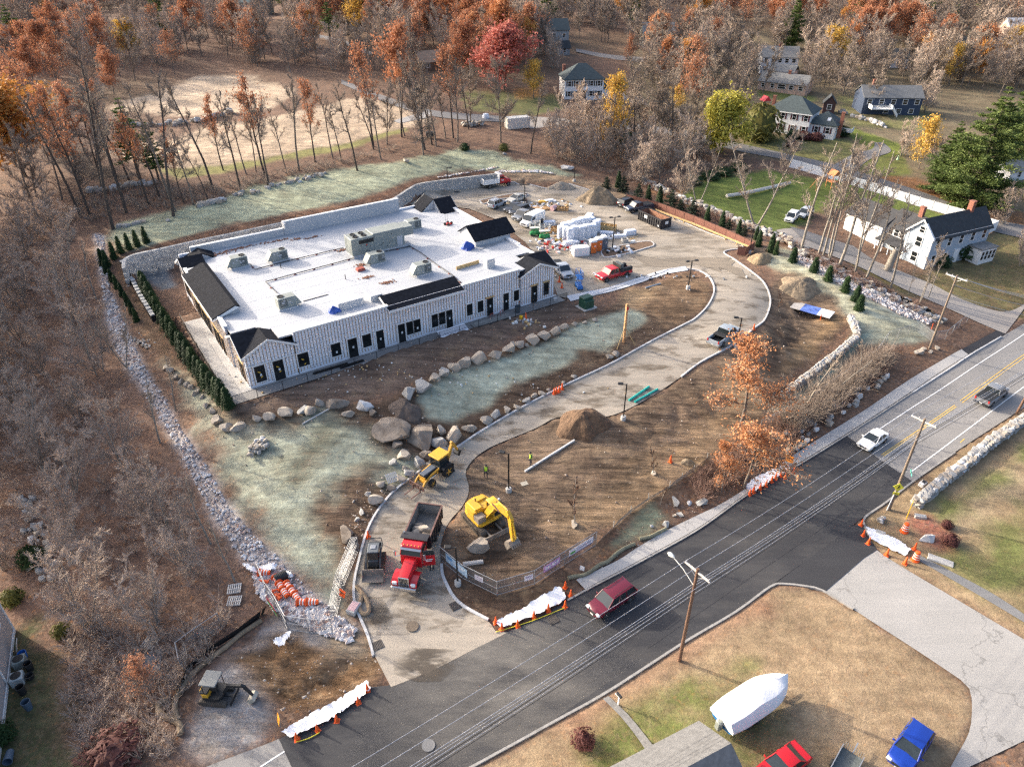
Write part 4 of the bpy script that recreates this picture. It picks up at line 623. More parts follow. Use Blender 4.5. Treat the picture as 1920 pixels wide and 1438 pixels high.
def curbbox(label,u,v,w,d,h):
 x,y=roofpt(u,v,RZ);link("roof_curb",MB().cbox((0,0,h/2),(w,d,h),.04).mesh("roof_curb",m_tpo),None,bw(x,y,RZ),BANG,label=label,category="roof curb")
curbbox("white membrane box on the roof beside the southeast gable",917,500,1.3,1.2,1.3);curbbox("low white membrane box on the roof near the front parapet",655,572,3.4,1.6,.9);curbbox("low white membrane box on the roof behind the west end of the awning",700,558,1.6,2.4,.8)
x,y=roofpt(676,507,RZ);link("roof_hatch",MB().cbox((0,0,.2),(1.1,.9,.4),.05).mesh("roof_hatch",m_block),None,bw(x,y,RZ),BANG,label="dark red hatch lid on the white roof south of the long unit",category="hatch")
def plank(name,label,u,v,l,w,h,a,m,lift=0,cat="lumber"):
 x,y=roofpt(u,v,RZ);link(name,MB().box((0,0,h/2),(l,w,h)).mesh(name,m),None,bw(x,y,RZ+lift),BANG+a,label=label,category=cat)
plank("plank","dark plank lying on the white roof east of the southwest unit",592,559,3.4,.14,.06,.03,m_pipe);plank("metal_track","grey metal track lying on the roof beside the dark blue tarp",923,459,3.4,.3,.07,.05,m_galv,0,"metal track");plank("metal_track","second grey metal track lying just north of the first on the roof",915,464,3.2,.22,.07,.08,m_galv,0,"metal track")
plank("timber_beam","yellow timber beam lying on the roof near the front parapet",877,500,3.9,.1,.5,.06,m_wood,0,"lumber")
x,y=roofpt(838,421,RZ);ht=thing("hand_truck","red hand truck with black wheels standing on the white roof","hand truck",bw(x,y,RZ),BANG+.5)
MB().path([(-.3,0,.15),(-.3,.05,1.6),(.3,.05,1.6),(.3,0,.15)],.03,5).path([(-.3,.02,.8),(.3,.02,.8)],.025,5).build("frame",m_galv,ht);MB().box((0,-.25,.12),(.9,.8,.12)).build("deck",m_red,ht)
for sx in(-.45,.45):
 for sy in(-.6,.1):MB().lathe([(.22,-.07),(.22,.07)],(sx,sy,.22),12,'X').build("wheel",m_fan,ht)
 # retaining wall of large blocks
m_blk=M("concrete_block",(.34,.34,.335),.9,.22,.9,.02);m_blk2=M("concrete_block_pale",(.42,.42,.41),.9,.15,.9,.02)
def retaining():
 pl=catmull([p[:2]for p in WALL],.3);d=np.r_[0,np.cumsum(np.linalg.norm(np.diff(pl,axis=0),axis=1))];n=int(d[-1]/1.22);t=thing("retaining_wall","curved retaining wall of large grey concrete blocks behind the building","retaining wall",(0,0,0));cnt=0
 blk=[MB().cbox((0,0,0),(1.2,.55,.475),.03).mesh("block",m_blk if k else m_blk2)for k in range(2)];rest=MB()
 nrm=np.array([0,0])
 for i in range(n):
  for r in range(8):
   s=(i+.5*(r%2))*1.22+.3;s=min(s,d[-1]-.01);x=np.interp(s,d,pl[:,0]);y=np.interp(s,d,pl[:,1]);x2=np.interp(s+.2,d,pl[:,0]);y2=np.interp(s+.2,d,pl[:,1]);a=math.atan2(y2-y,x2-x)
   top=WALL_TOP+.12;z=top-.25-r*.49
   if z<float(H(x+math.sin(a)*1.2,y-math.cos(a)*1.2))-.2:continue
   off=.10-r*.02;cx,cy=x+math.sin(a)*off,y-math.cos(a)*off
   if cnt<296:link("block",blk[random.random()<.35],t,(cx,cy,z),a+random.uniform(-.015,.015));cnt+=1
   else:rest.cbox((cx,cy,z),(1.2,.55,.475),.03,a)
 if rest.v:rest.build("block_courses",m_blk,t,kind='stuff')
retaining()
# vehicles and machines
m_tyre=M("tyre_rubber",(.018,.018,.018),.9,.3,4);m_rim=M("alloy_rim",(.38,.39,.40),.35,.1,3,metal=.7);m_win=M("car_window",(.02,.027,.03),.08,.3,.8,spec=.8);m_lamp=M("headlamp",(.75,.77,.78),.15,.05,3);m_tail=M("tail_lamp",(.40,.02,.02),.3,.1,3);m_chrome=M("chrome",(.6,.6,.6),.2,.1,2,metal=.9);m_dark=M("dark_plastic",(.02,.021,.023),.6,.3,2);m_plate=M("number_plate",(.65,.65,.62),.5,.1,3)
paint=lambda n,c,r=.28:M(n,c,r,.05,.8,coat=.6)
p_white=paint("white_paint",(.78,.78,.77));p_black=paint("black_paint",(.018,.02,.024));p_silver=paint("silver_paint",(.42,.45,.48));p_maroon=paint("maroon_paint",(.13,.012,.026));p_grey=paint("grey_paint",(.19,.20,.215));p_steel=paint("steel_blue_paint",(.30,.34,.38));p_red=paint("red_paint",(.50,.010,.016),.32);p_blue=paint("blue_paint",(.008,.04,.30));p_navy=paint("navy_paint",(.02,.03,.055));p_gold=paint("champagne_paint",(.45,.44,.40))
y_dozer=M("machine_yellow",(.50,.31,.05),.5,.14,1.6,col2=(.74,.41,.015),detail=9);y_hoe=M("loader_yellow",(.46,.28,.06),.55,.16,1.6,col2=(.68,.35,.03),detail=9);m_steel=M("worn_steel",(.22,.19,.16),.6,.3,2);m_track=M("rubber_track",(.09,.075,.06),.9,.4,3)
WH={}
def wheel(parent,x,y,r=.34,w=.24,rim=m_rim,rr=.64):
 k=(round(r,3),round(w,3),rim.name,rr)
 if k not in WH:
  a=MB().lathe([(r*.62,-w*.5),(r*.93,-w*.5),(r,-w*.35),(r,w*.35),(r*.93,w*.5),(r*.62,w*.5)],(0,0,0),18,'Y').mesh("wheel",m_tyre)
  b=MB().lathe([(r*rr,-w*.46),(r*rr,w*.46)],(0,0,0),14,'Y').lathe([(r*.2,-w*.54),(r*.2,w*.54)],(0,0,0),8,'Y')
  for q in range(5):
   an=q*2*math.pi/5;b.box((math.cos(an)*r*.38,0,math.sin(an)*r*.38),(r*.5,w*1.04,r*.12),0,-an)
  WH[k]=(a,b.mesh("rim",rim))
 o=link("wheel",WH[k][0],parent,(x,y,r));link("rim",WH[k][1],o);return o
def pose(c,f):
 """ground spot and heading from two photo positions (middle of the thing, a spot ahead of it)"""
 p=P(*c);q=P(*f);return p,math.atan2(q.y-p.y,q.x-p.x)
def loft(st,m_):
 mb=MB();vv=[]
 for x,zl,zs,w in st:
  vv+=[(x,-w*.90,zl),(x,-w,zl+.2),(x,-w,zl+(zs-zl)*.55),(x,-w*.975,zs-.1),(x,-w*.90,zs-.01),(x,0,zs+.035),(x,w*.90,zs-.01),(x,w*.975,zs-.1),(x,w,zl+(zs-zl)*.55),(x,w,zl+.2),(x,w*.90,zl)]
 n=11;k=len(st)
 fs=[(i*n+j,i*n+(j+1)%n,(i+1)*n+(j+1)%n,(i+1)*n+j)for i in range(k-1)for j in range(n)]+[tuple(range(n)),tuple(range(k*n-1,(k-1)*n-1,-1))]
 return mb.add(vv,fs,True)
def cabin(t,w,zb,zt,xr,xf,dxr,dxf,m_,bp=(),inset=.8,rack=False):
 """glazed upper body: xr..xf at the belt line, leaning in by dxr/dxf at the roof"""
 wb,wt=w*.93,w*inset;b=[(xr,-wb,zb),(xf,-wb,zb),(xf,wb,zb),(xr,wb,zb)];tp=[(xr+dxr,-wt,zt),(xf-dxf,-wt,zt),(xf-dxf,wt,zt),(xr+dxr,wt,zt)]
 MB().add(b+tp,[(3,2,1,0),(4,5,6,7),(0,1,5,4),(1,2,6,5),(2,3,7,6),(3,0,4,7)]).build("windows",m_win,t)
 rf=MB();a=.05;vv=[]
 for z,e in((zt-.045,.03),(zt+.02,.02),(zt+.06,-.12)):
  for(x_,y_,_),(sx,sy)in zip(tp,((-1,-1),(1,-1),(1,1),(-1,1))):vv.append((x_+sx*e,y_+sy*e,z))
 rf.add(vv,[(3,2,1,0),(8,9,10,11)]+[(k*4+i,k*4+(i+1)%4,k*4+4+(i+1)%4,k*4+4+i)for k in range(2)for i in range(4)],True).build("roof",m_,t)
 for p0,p1 in zip(b,tp):MB().tube(p0,(p1[0],p1[1]*1.01,p1[2]),.055,.05,6).build("pillar",m_,t)
 for f in bp:
  for s in(-1,1):
   x0=xr+(xf-xr)*f;x1=xr+dxr+(xf-dxf-xr-dxr)*f;MB().tube((x0,s*wb*1.005,zb),(x1,s*wt*1.01,zt),.05,.045,5).build("pillar",m_,t)
 if rack:
  for s in(-1,1):MB().path([(xr+dxr+.1,s*wt*.86,zt+.06),(xr+dxr+.3,s*wt*.86,zt+.14),(xf-dxf-.4,s*wt*.86,zt+.14),(xf-dxf-.2,s*wt*.86,zt+.06)],.025,5).build("roof_rail",m_dark,t)
def car(label,c,f,kind,m_,group=None,L=None,cat="car",name="parked_car",cover=None,rack=True):
 p,a=pose(c,f);t=thing(name,label,cat,p,a,group);z0=.28
 if kind=='sedan':
  L=L or 4.65;w=.9;h=L/2;r=.33
  st=[(-h,.42,.86,.72),(-h+.12,.32,.98,.84),(-h+.7,z0,1.0,w),(-.6,z0,.96,w),(h-1.5,z0,.95,w),(h-.6,z0,.86,.88),(h-.15,.3,.72,.80),(h,.4,.62,.66)]
  loft(st,m_).build("body",m_,t);cabin(t,w,.94,1.40,-h+.55,h-1.35,.75,.85,m_,(.5,),.72)
 elif kind in('suv','hatch'):
  L=L or 4.6;w=.92;h=L/2;r=.37;zt=1.68 if kind=='suv' else 1.5
  st=[(-h,.45,.95,.78),(-h+.1,.36,1.06,.88),(-h+.7,.32,1.06,w),(0,.32,1.04,w),(h-1.3,.32,1.03,w),(h-.5,.32,.96,.89),(h-.12,.36,.82,.82),(h,.45,.7,.7)]
  loft(st,m_).build("body",m_,t);cabin(t,w,1.02,zt,-h+.14,h-1.15,.35,.75,m_,(.36,.64),.76,rack=kind=='suv' and rack)
 elif kind=='pickup':
  L=L or 5.85;w=.99;h=L/2;r=.40;z0=.45
  st=[(-.35,z0,1.12,w),(h-1.5,z0,1.12,w),(h-.6,z0,1.10,.97),(h-.1,.46,1.0,.93),(h,.5,.85,.86)]
  loft(st,m_).build("body",m_,t);cabin(t,w,1.10,1.82,-.42,h-1.25,.18,.62,m_,(.46,),.8)
  bd=MB();b0,b1=-h+.02,-.42
  for s in(-1,1):bd.cbox(((b0+b1)/2,s*(w-.07),.82),(b1-b0,.14,.68),.03)
  bd.cbox((b0+.05,0,.82),(.1,2*w-.1,.68),.03);bd.box(((b0+b1)/2,0,.58),(b1-b0,1.7,.1));bd.build("cargo_bed",m_,t)
  MB().box(((b0+b1)/2,0,.645),(b1-b0-.1,1.68,.04)).build("bed_liner",m_dark,t)
  if cover:MB().cbox((b1-(b1-b0)*cover/2,0,1.19),((b1-b0)*cover,1.9,.08),.02).build("bed_cover",m_dark,t)
  MB().box((-h-.06,0,.52),(.14,1.8,.18)).build("rear_bumper",m_chrome if m_ is not p_grey else m_dark,t)
 elif kind=='van':
  L=L or 5.7;w=1.0;h=L/2;r=.37
  st=[(-h,.4,1.85,.92),(-h+.1,.32,2.02,w),(0,.3,2.05,w),(h-1.75,.3,2.02,w),(h-1.45,.3,1.62,w),(h-1.0,.3,1.18,w),(h-.15,.34,1.0,.92),(h,.42,.8,.84)]
  loft(st,m_).build("body",m_,t)
  MB().quad((h-1.70,-.80,1.95),(h-1.70,.80,1.95),(h-.98,.86,1.24),(h-.98,-.86,1.24)).box((h-1.62,0,1.5),(.02,1.0,.02)).build("windscreen",m_win,t).location=(.06,0,.06)
  for s in(-1,1):MB().prism([(h-1.75,1.22),(h-1.2,1.22),(h-1.62,1.8),(h-2.4,1.8),(h-2.4,1.22)],s*(w+.003),s*(w-.04)).build("side_window",m_win,t)
  MB().box((-.9,-w-.004,1.5),(1.3,.012,.12)).box((-.9,-w-.004,1.3),(.9,.012,.07)).build("lettering",p_grey,t)
 f0=h-(.92 if kind!='van' else 1.0);b0=-h+(.9 if kind!='pickup' else 1.15)
 if kind=='van':b0=-h+1.2
 for x in(f0,b0):
  for s in(-1,1):
   MB().lathe([(r+.07,-.02),(r+.07,.02)],(x,s*(w-.012),r),18,'Y').build("wheel_arch",m_dark,t);wheel(t,x,s*(w-.10),r)
 zl={'sedan':.68,'suv':.8,'hatch':.75,'pickup':.92,'van':.86}[kind]
 for s in(-1,1):
  MB().cbox((h-.1,s*w*.70,zl),(.22,.38,.16),.03).build("headlight",m_lamp,t);MB().cbox((-h+.03,s*w*.82,zl+.1),(.1,.2,.22 if kind!='pickup' else.34),.02).build("tail_light",m_tail,t)
  MB().cbox((h-1.55 if kind!='van' else h-1.35,s*(w+.1),1.02 if kind in('sedan','hatch')else 1.22),(.1,.2,.15),.03).build("wing_mirror",m_,t)
 MB().cbox((h-.02,0,zl-.08),(.08,w*.9,.2),.02).build("grille",m_dark,t);MB().box((h+.02,0,.48),(.03,.34,.12)).build("number_plate",m_plate,t);MB().box((-h-.02 if kind!='pickup' else-h-.14,0,.62),(.03,.34,.13)).build("number_plate",m_plate,t)
 if kind in('sedan','suv','hatch'):
  st=MB()
  for s in(-1,1):
   for q in(.36,.64):st.box(((-h+.5)*(1-q)+(h-1.4)*q,s*w*1.002,.74),(.02,.012,.5))
  st.build("door_seam",m_dark,t)
 return t
G_LOT="cars parked in the lot"
car("maroon sport utility car driving on the fresh black asphalt",(1146,1132),(1108,1158),'suv',p_maroon,cat="car",name="moving_car",L=4.85)
car("white sedan driving where fresh asphalt meets the old road",(1634,832),(1612,848),'sedan',p_white,name="moving_car",L=4.5)
car("dark grey pickup driving away on the old grey road",(1856,748),(1880,731),'pickup',p_grey,cat="pickup truck",name="moving_pickup",L=5.7,cover=1.0)
car("steel grey pickup parked on the dusty drive by a lamp post",(1356,637),(1378,620),'pickup',p_steel,cat="pickup truck",name="parked_pickup",L=6.0,cover=.4)
car("silver pickup with its nose past the building corner",(1052,513),(1062,523),'pickup',p_silver,cat="pickup truck",name="parked_pickup",L=5.8,cover=1.0)
car("silver small sport utility car at the west end of the parked row",(932,388),(950,380),'suv',p_silver,G_LOT,4.3)
car("pale champagne sedan parked behind the others by the island",(968,378),(955,383),'sedan',p_gold,G_LOT)
car("black sedan between the silver utility car and the grey pickup",(964,395),(948,402),'sedan',p_black,G_LOT)
car("black sport utility car parked just behind the dark grey pickup",(974,402),(958,409),'suv',p_black,G_LOT,rack=False)
car("dark grey crew cab pickup parked beside the white van",(984,410),(960,420),'pickup',p_grey,G_LOT,cat="pickup truck",name="parked_pickup",cover=1.0)
van=car("white cargo van parked at the east end of the row",(998,420),(978,430),'van',p_white,G_LOT,cat="van",name="parked_van")
car("black sport utility car by the brown fence with a dirt heap beside it",(1176,386),(1190,381),'suv',p_black,G_LOT,rack=False)
car("dark blue pickup between the black utility car and the dumpster",(1197,395),(1180,398),'pickup',p_navy,G_LOT,cat="pickup truck",name="parked_pickup",cover=1.0)
car("blue hatchback parked on the dry lawn beside the pale street",(1702,1408),(1682,1438),'hatch',p_blue,L=4.4)
car("red sedan at the bottom edge beside the grey house roof",(1462,1444),(1440,1460),'sedan',p_red,L=4.5)
car("white sport utility car in front of the blue house garage",(1483,414),(1474,420),'suv',p_white,rack=False)
car("pale car half hidden beside the white one at the garage",(1508,406),(1499,411),'suv',p_silver,rack=False)
# people in safety vests
m_vest=M("lime_vest",(.50,.80,.06),.7,.1,4);m_vestg=M("green_vest",(.12,.62,.18),.7,.1,4);m_cloth=M("dark_work_clothes",(.03,.032,.04),.9,.25,4);m_skin=M("skin",(.45,.27,.19),.6,.1,4);m_hatw=M("hard_hat_white",(.75,.73,.72),.4,.05,4);m_cap=M("dark_cap",(.02,.02,.022),.8,.1,4)
def skin_mesh(name,verts,edges,radii,mat,parent,root=0,sub=1):
 me=bpy.data.meshes.new(name);me.from_pydata(verts,edges,[]);o=bpy.data.objects.new(name,me);COL.objects.link(o)
 md=o.modifiers.new("skin",'SKIN');md.use_smooth_shade=True
 for i,r in enumerate(radii):v_=me.skin_vertices[0].data[i];v_.radius=(r,r)if not isinstance(r,tuple)else r;v_.use_root=i==root
 o.modifiers.new("sub",'SUBSURF').levels=sub;o.modifiers["sub"].render_levels=sub
 dg=bpy.context.evaluated_depsgraph_get();ev=bpy.data.meshes.new_from_object(o.evaluated_get(dg));ev.name=name;ev.materials.clear();ev.materials.append(mat)
 bpy.data.objects.remove(o);return link(name,ev,parent)
def person(label,u,v,face,vest,hat,arms=0.0,legs=.10):
 p=P(u,v);t=thing("person",label,"person",p,face)
 V=[(0,0,.95),(0,0,1.15),(.01,0,1.38),(.02,0,1.50),(.03,0,1.58),(.05,0,1.70),(0,.10,.92),(.02+legs,.12,.50),(-.02+legs*.6,.12,.07),(.16+legs*.6,.13,.04),(0,-.10,.92),(.0-legs,-.12,.50),(-.06-legs,-.12,.07),(.12-legs,-.13,.04),(0,.20,1.42),(.02+arms*.5,.26,1.15),(.16+arms,.24,.95+arms*.4),(.22+arms*1.1,.23,.90+arms*.5),(0,-.20,1.42),(.02+arms*.5,-.26,1.15),(.16+arms,-.22,.95+arms*.4),(.22+arms*1.1,-.21,.90+arms*.5)]
 E=[(0,1),(1,2),(2,3),(3,4),(4,5),(0,6),(6,7),(7,8),(8,9),(0,10),(10,11),(11,12),(12,13),(2,14),(14,15),(15,16),(16,17),(2,18),(18,19),(19,20),(20,21)]
 Rr=[.14,.135,.15,.07,.065,.10,.095,.07,.05,.045,.095,.07,.05,.045,.075,.052,.04,.04,.075,.052,.04,.04]
 skin_mesh("body",V,E,Rr,m_cloth,t)
 MB().lathe([(.175,.98),(.185,1.15),(.20,1.32),(.17,1.46),(.08,1.50)],(0,0,0),12).build("vest",vest,t).scale=(.85,1.08,1)
 MB().lathe([(.02,1.55),(.075,1.58),(.10,1.66),(.098,1.72),(.06,1.79),(.01,1.80)],(.05,0,0),10).build("head",m_skin,t)
 MB().lathe([(.135,1.72),(.125,1.74),(.115,1.79),(.07,1.85),(.01,1.87)],(.05,0,0),12).build("hard_hat" if hat is m_hatw else "cap",hat,t)
 return t
person("person in lime vest and dark trousers standing near the lamp post",911,895,R(-60),m_vest,m_cap)
person("person in yellow vest bending by the loose kerb on the soil",995,872,R(200),m_vest,m_cap,.1)
person("person in green cross vest and pale hard hat beside the excavator",935,959,R(-20),m_vestg,m_hatw,.25)
person("driver in yellow vest standing behind the open red truck door",810,1068,R(160),m_vest,m_cap)
# red dump truck
m_bedin=M("scoured_steel",(.20,.195,.185),.5,.3,1.2);m_bedout=M("dump_body_black",(.028,.026,.03),.45,.25,1.5);m_rust=M("rusted_rim",(.13,.07,.06),.7,.4,2)
m_amber=M("amber_lamp",(.8,.35,.02),.3,.05,3);m_lett=M("white_lettering",(.75,.75,.75),.6,.05,3)
p,a=pose((782,1050),(757,1118));dt=thing("dump_truck","large red dump truck with open driver door and boulders in its bed","dump truck",p,a)
MB().box((-.3,.42,.85),(8.2,.12,.28)).box((-.3,-.42,.85),(8.2,.12,.28)).box((-2.6,0,.8),(1.8,.8,.3)).build("chassis",m_dark,dt)
hood=MB();vv=[]
for x,w,zl,zt in((1.55,.62,.9,1.95),(2.6,.58,.9,1.85),(3.75,.50,.85,1.66)):vv+=[(x,-w,zl),(x,-w*1.02,zt-.25),(x,-w*.8,zt),(x,0,zt+.05),(x,w*.8,zt),(x,w*1.02,zt-.25),(x,w,zl)]
hood.add(vv,[(k*7+i,k*7+(i+1)%7,(k+1)*7+(i+1)%7,(k+1)*7+i)for k in range(2)for i in range(7)]+[tuple(range(7)),tuple(range(20,13,-1))],True).build("hood",p_red,dt)
for s in(-1,1):
 fd=MB();pts=[(3.95,.62),(3.9,1.0),(3.55,1.22),(2.9,1.28),(2.35,1.2),(2.05,.85),(2.1,.7),(2.45,1.0),(2.9,1.12),(3.4,1.05),(3.7,.85),(3.75,.62)];fd.prism(pts,s*.55,s*1.2).build("fender",p_red,dt);MB().cbox((3.86,s*.88,.98),(.22,.44,.28),.05).build("headlight",m_lamp,dt)
cb_=MB();cb_.cbox((.65,0,1.5),(1.75,2.05,1.35),.06).build("cab",p_red,dt)
MB().add([(-.2,-1.0,2.15),(1.5,-1.0,2.15),(1.5,1.0,2.15),(-.2,1.0,2.15),(-.2,-.95,2.85),(1.15,-.93,2.85),(1.15,.93,2.85),(-.2,.95,2.85)],[(3,2,1,0),(4,5,6,7),(0,1,5,4),(1,2,6,5),(2,3,7,6),(3,0,4,7)]).build("windscreen",m_win,dt)
MB().cbox((.45,0,2.93),(1.6,2.0,.2),.08).build("cab_roof",p_red,dt)
pz=MB()
for s in(-1,1):pz.tube((1.5,s*1.0,2.12),(1.16,s*.94,2.86),.06,.06,5);pz.tube((-.2,s*1.0,2.12),(-.2,s*.95,2.86),.08,.08,5)
pz.build("cab_pillars",p_red,dt);MB().box((1.28,0,2.82),(.34,1.95,.05),0,.5).build("sun_visor",m_chrome,dt)
for k in range(5):MB().cbox((1.05,-.72+k*.36,3.06),(.12,.09,.07),.02).build("roof_lamp",m_amber,dt)
g_=MB().box((3.80,0,1.22),(.06,.92,.95)).build("grille",m_dark,dt);gb=MB()
for k in range(7):gb.box((3.85,-.39+k*.13,1.22),(.04,.035,.85))
gb.box((3.84,0,1.68),(.07,.98,.08)).box((3.84,.47,1.22),(.07,.07,.95)).box((3.84,-.47,1.22),(.07,.07,.95)).build("grille_bars",m_chrome,g_)
MB().cbox((4.02,0,.55),(.25,2.36,.36),.06).build("bumper",m_chrome,dt)
dr=MB().cbox((1.1,1.62,1.5),(.08,1.15,1.3),.02,.32).build("open_door",p_red,dt);MB().box((1.155,1.61,1.62),(.02,.75,.1),.32).box((1.155,1.61,1.42),(.02,.55,.08),.32).build("lettering",m_lett,dr);MB().box((1.1,1.62,2.45),(.05,1.0,.6),.32).build("door_window",m_win,dr)
for s in(-1,1):MB().path([(1.45,s*1.0,2.0),(1.75,s*1.42,2.1),(1.75,s*1.42,2.2)],.03,5).cbox((1.75,s*1.42,2.5),(.1,.22,.6),.04).build("wing_mirror",m_chrome,dt)
bd=MB();b0,b1,zb,zt=-5.05,-.55,1.25,2.65
for s in(-1,1):bd.box(((b0+b1)/2,s*1.22,(zb+zt)/2),(b1-b0,.09,zt-zb))
bd.box((b0+.04,0,(zb+zt)/2),(.09,2.5,zt-zb)).box((b1-.04,0,(zb+zt)/2+.1),(.09,2.5,zt-zb+.2)).box(((b0+b1)/2,0,zb-.05),(b1-b0,2.5,.1)).build("dump_body",m_bedout,dt)
rb_=MB()
for s in(-1,1):
 for k in range(7):rb_.box((b0+.3+k*.68,s*1.30,(zb+zt)/2),(.12,.09,zt-zb-.05))
rb_.build("body_rib",m_bedout,dt)
MB().box(((b0+b1)/2,1.24,zt+.04),(b1-b0,.16,.09)).box(((b0+b1)/2,-1.24,zt+.04),(b1-b0,.16,.09)).box((b0+.04,0,zt+.04),(.14,2.4,.09)).build("body_rim",m_rust,dt)
MB().box(((b0+b1)/2,0,zb+.02),(b1-b0-.18,2.34,.05)).box(((b0+b1)/2,1.17,(zb+zt)/2),(b1-b0-.2,.012,zt-zb-.1)).box(((b0+b1)/2,-1.17,(zb+zt)/2),(b1-b0-.2,.012,zt-zb-.1)).box((b0+.095,0,(zb+zt)/2),(.012,2.3,zt-zb-.1)).box((b1-.095,0,(zb+zt)/2),(.012,2.3,zt-zb-.1)).build("body_lining",m_bedin,dt)
MB().prism([(-.55,2.55),(-.5,2.95),(.15,3.1),(.35,3.08),(.35,3.16),(.1,3.2),(-.62,3.05),(-.64,2.55)],-1.3,1.3).build("cab_shield",m_bedout,dt)
MB().path([(-.3,-1.12,1.0),(-.3,-1.12,3.3)],.075,8).build("exhaust_stack",m_chrome,dt)
for s in(-1,1):MB().tube((-.2,s*.98,.75),(1.2,s*.98,.75),.3,.3,12).build("fuel_tank",m_chrome,dt)
for s in(-1,1):
 wheel(dt,2.95,s*.98,.52,.32,m_chrome,.5)
 for x in(-2.9,-4.25):wheel(dt,x,s*.82,.52,.26,m_chrome,.5);wheel(dt,x,s*1.12,.52,.26,m_chrome,.5)
DT_P,DT_A=p,a
# tracked machines
def tracks(t,L,gap,w,h,m_=m_track):
 for s in(-1,1):
  pts=[];r=h/2
  for k in range(9):an=-math.pi/2+math.pi*k/8;pts.append((L/2-r+r*math.cos(an),r+r*math.sin(an)))
  for k in range(9):an=math.pi/2+math.pi*k/8;pts.append((-L/2+r+r*math.cos(an),r+r*math.sin(an)))
  o=MB().prism(pts,s*gap-w/2,s*gap+w/2).build("track",m_,t);c=MB();n=int(L/.2)
  for k in range(n):c.box((-L/2+r+(L-2*r)*(k+.5)/n,s*gap,h+.012),(.08,w*1.02,.04));c.box((-L/2+r+(L-2*r)*(k+.5)/n,s*gap+s*w*.52,.5*h),(.07,.03,h*.5))
  c.build("track_pads",m_,o)
def arm(t,name,pts,w,m_,th=(.3,.5,.3)):
 """box-section arm along points in the x-z plane"""
 mb=MB();vv=[];n=len(pts)
 for i,(x,z)in enumerate(pts):
  a_=pts[max(i-1,0)];b_=pts[min(i+1,n-1)];dx,dz=b_[0]-a_[0],b_[1]-a_[1];l=math.hypot(dx,dz);nx,nz=-dz/l,dx/l;h=th[i]/2
  vv+=[(x+nx*h,-w/2,z+nz*h),(x+nx*h,w/2,z+nz*h),(x-nx*h,w/2,z-nz*h),(x-nx*h,-w/2,z-nz*h)]
 mb.add(vv,[(i*4+k,i*4+(k+1)%4,i*4+4+(k+1)%4,i*4+4+k)for i in range(n-1)for k in range(4)]+[(3,2,1,0),tuple(range(4*n-4,4*n))]);return mb.build(name,m_,t)
def bucket(t,x,z,s,w,m_,rot=0.0,teeth=True):
 pf=[(-.1,.55),(.35,.5),(.6,.2),(.62,-.2),(.35,-.5),(-.15,-.5),(-.2,-.42),(.3,-.38),(.5,-.12),(.48,.18),(.25,.42),(-.1,.45)]
 c,q=math.cos(rot),math.sin(rot);pf=[(x+s*(a_*c-b_*q),z+s*(a_*q+b_*c))for a_,b_ in pf];mb=MB().prism(pf,-w/2,w/2)
 for sy in(-1,1):mb.prism([pf[k]for k in(0,1,2,3,4,5)],sy*w/2-.02,sy*w/2+.02)
 o=mb.build("bucket",m_,t)
 if teeth:
  for k in range(5):MB().box((x+s*(-.28*c+.47*q),-w*.4+k*w*.2,z+s*(-.28*q-.47*c)),(.28*s*1.2,.09,.07),0,-rot).build("tooth",m_steel,o)
 return o
p,a=pose((906,980),(957,1036));ex_=thing("excavator","large yellow excavator with raised boom digging beside a boulder","excavator",p,a)
ut=thing("undercarriage","","",(0,0,0),0);del ut['label'],ut['category'];ut.parent=ex_;ut.rotation_euler=(0,0,pose((890,968),(912,995))[1]-a)
tracks(ut,4.0,1.15,.6,.85);MB().box((0,0,.6),(1.6,1.9,.4)).build("frame",m_dark,ut);MB().box((2.6,0,.45),(.12,2.9,.55)).box((1.9,.7,.5),(1.3,.14,.2)).box((1.9,-.7,.5),(1.3,.14,.2)).build("dozer_blade",m_steel,ut)
hs=MB();pf=[(-1.55,-1.15),(-1.75,-.5),(-1.8,0),(-1.75,.5),(-1.55,1.15),(-.9,1.32),(1.0,1.32),(1.25,1.1),(1.25,-1.1),(1.0,-1.32),(-.9,-1.32)];hs.prism(pf,.95,1.25,'Z').prism([(x_*.98 if x_<0 else x_*.2,y_*.97)for x_,y_ in pf],1.25,2.15,'Z').build("house",y_dozer,ex_)
MB().cbox((-.6,-.55,2.25),(1.5,.9,.22),.05).cbox((-1.2,.4,2.22),(.7,1.2,.16),.05).build("engine_cover",y_dozer,ex_);MB().box((-1.77,.2,1.7),(.06,1.1,.45)).build("rear_grille",m_dark,ex_);MB().tube((-1.0,-.2,2.2),(-1.0,-.2,2.65),.07,.07,8).build("exhaust",m_dark,ex_);MB().box((.55,-.8,1.6),(1.0,.9,.7)).build("hydraulics",m_steel,ex_)
cbn=MB()
for x_ in(.05,1.3):
 for y_ in(.45,1.28):cbn.tube((x_,y_,1.2),(x_-(.12 if x_>1 else 0),y_,2.85),.06,.06,5)
cbn.cbox((.64,.865,2.88),(1.35,.95,.12),.04).box((.68,.865,1.35),(1.3,.9,.35)).build("cab_frame",y_dozer,ex_);MB().add([(.08,.48,1.5),(1.27,.48,1.5),(1.27,1.25,1.5),(.08,1.25,1.5),(.08,.48,2.82),(1.16,.48,2.82),(1.16,1.25,2.82),(.08,1.25,2.82)],[(3,2,1,0),(4,5,6,7),(0,1,5,4),(1,2,6,5),(2,3,7,6),(3,0,4,7)]).build("cab_window",m_win,ex_)
arm(ex_,"boom",[(.6,1.7),(1.6,3.3),(2.9,4.35),(4.5,4.35)],.45,y_dozer,(.4,.62,.6,.42));arm(ex_,"stick",[(4.15,4.75),(4.6,4.2),(5.05,1.6)],.34,y_dozer,(.34,.55,.3))
cy=MB()
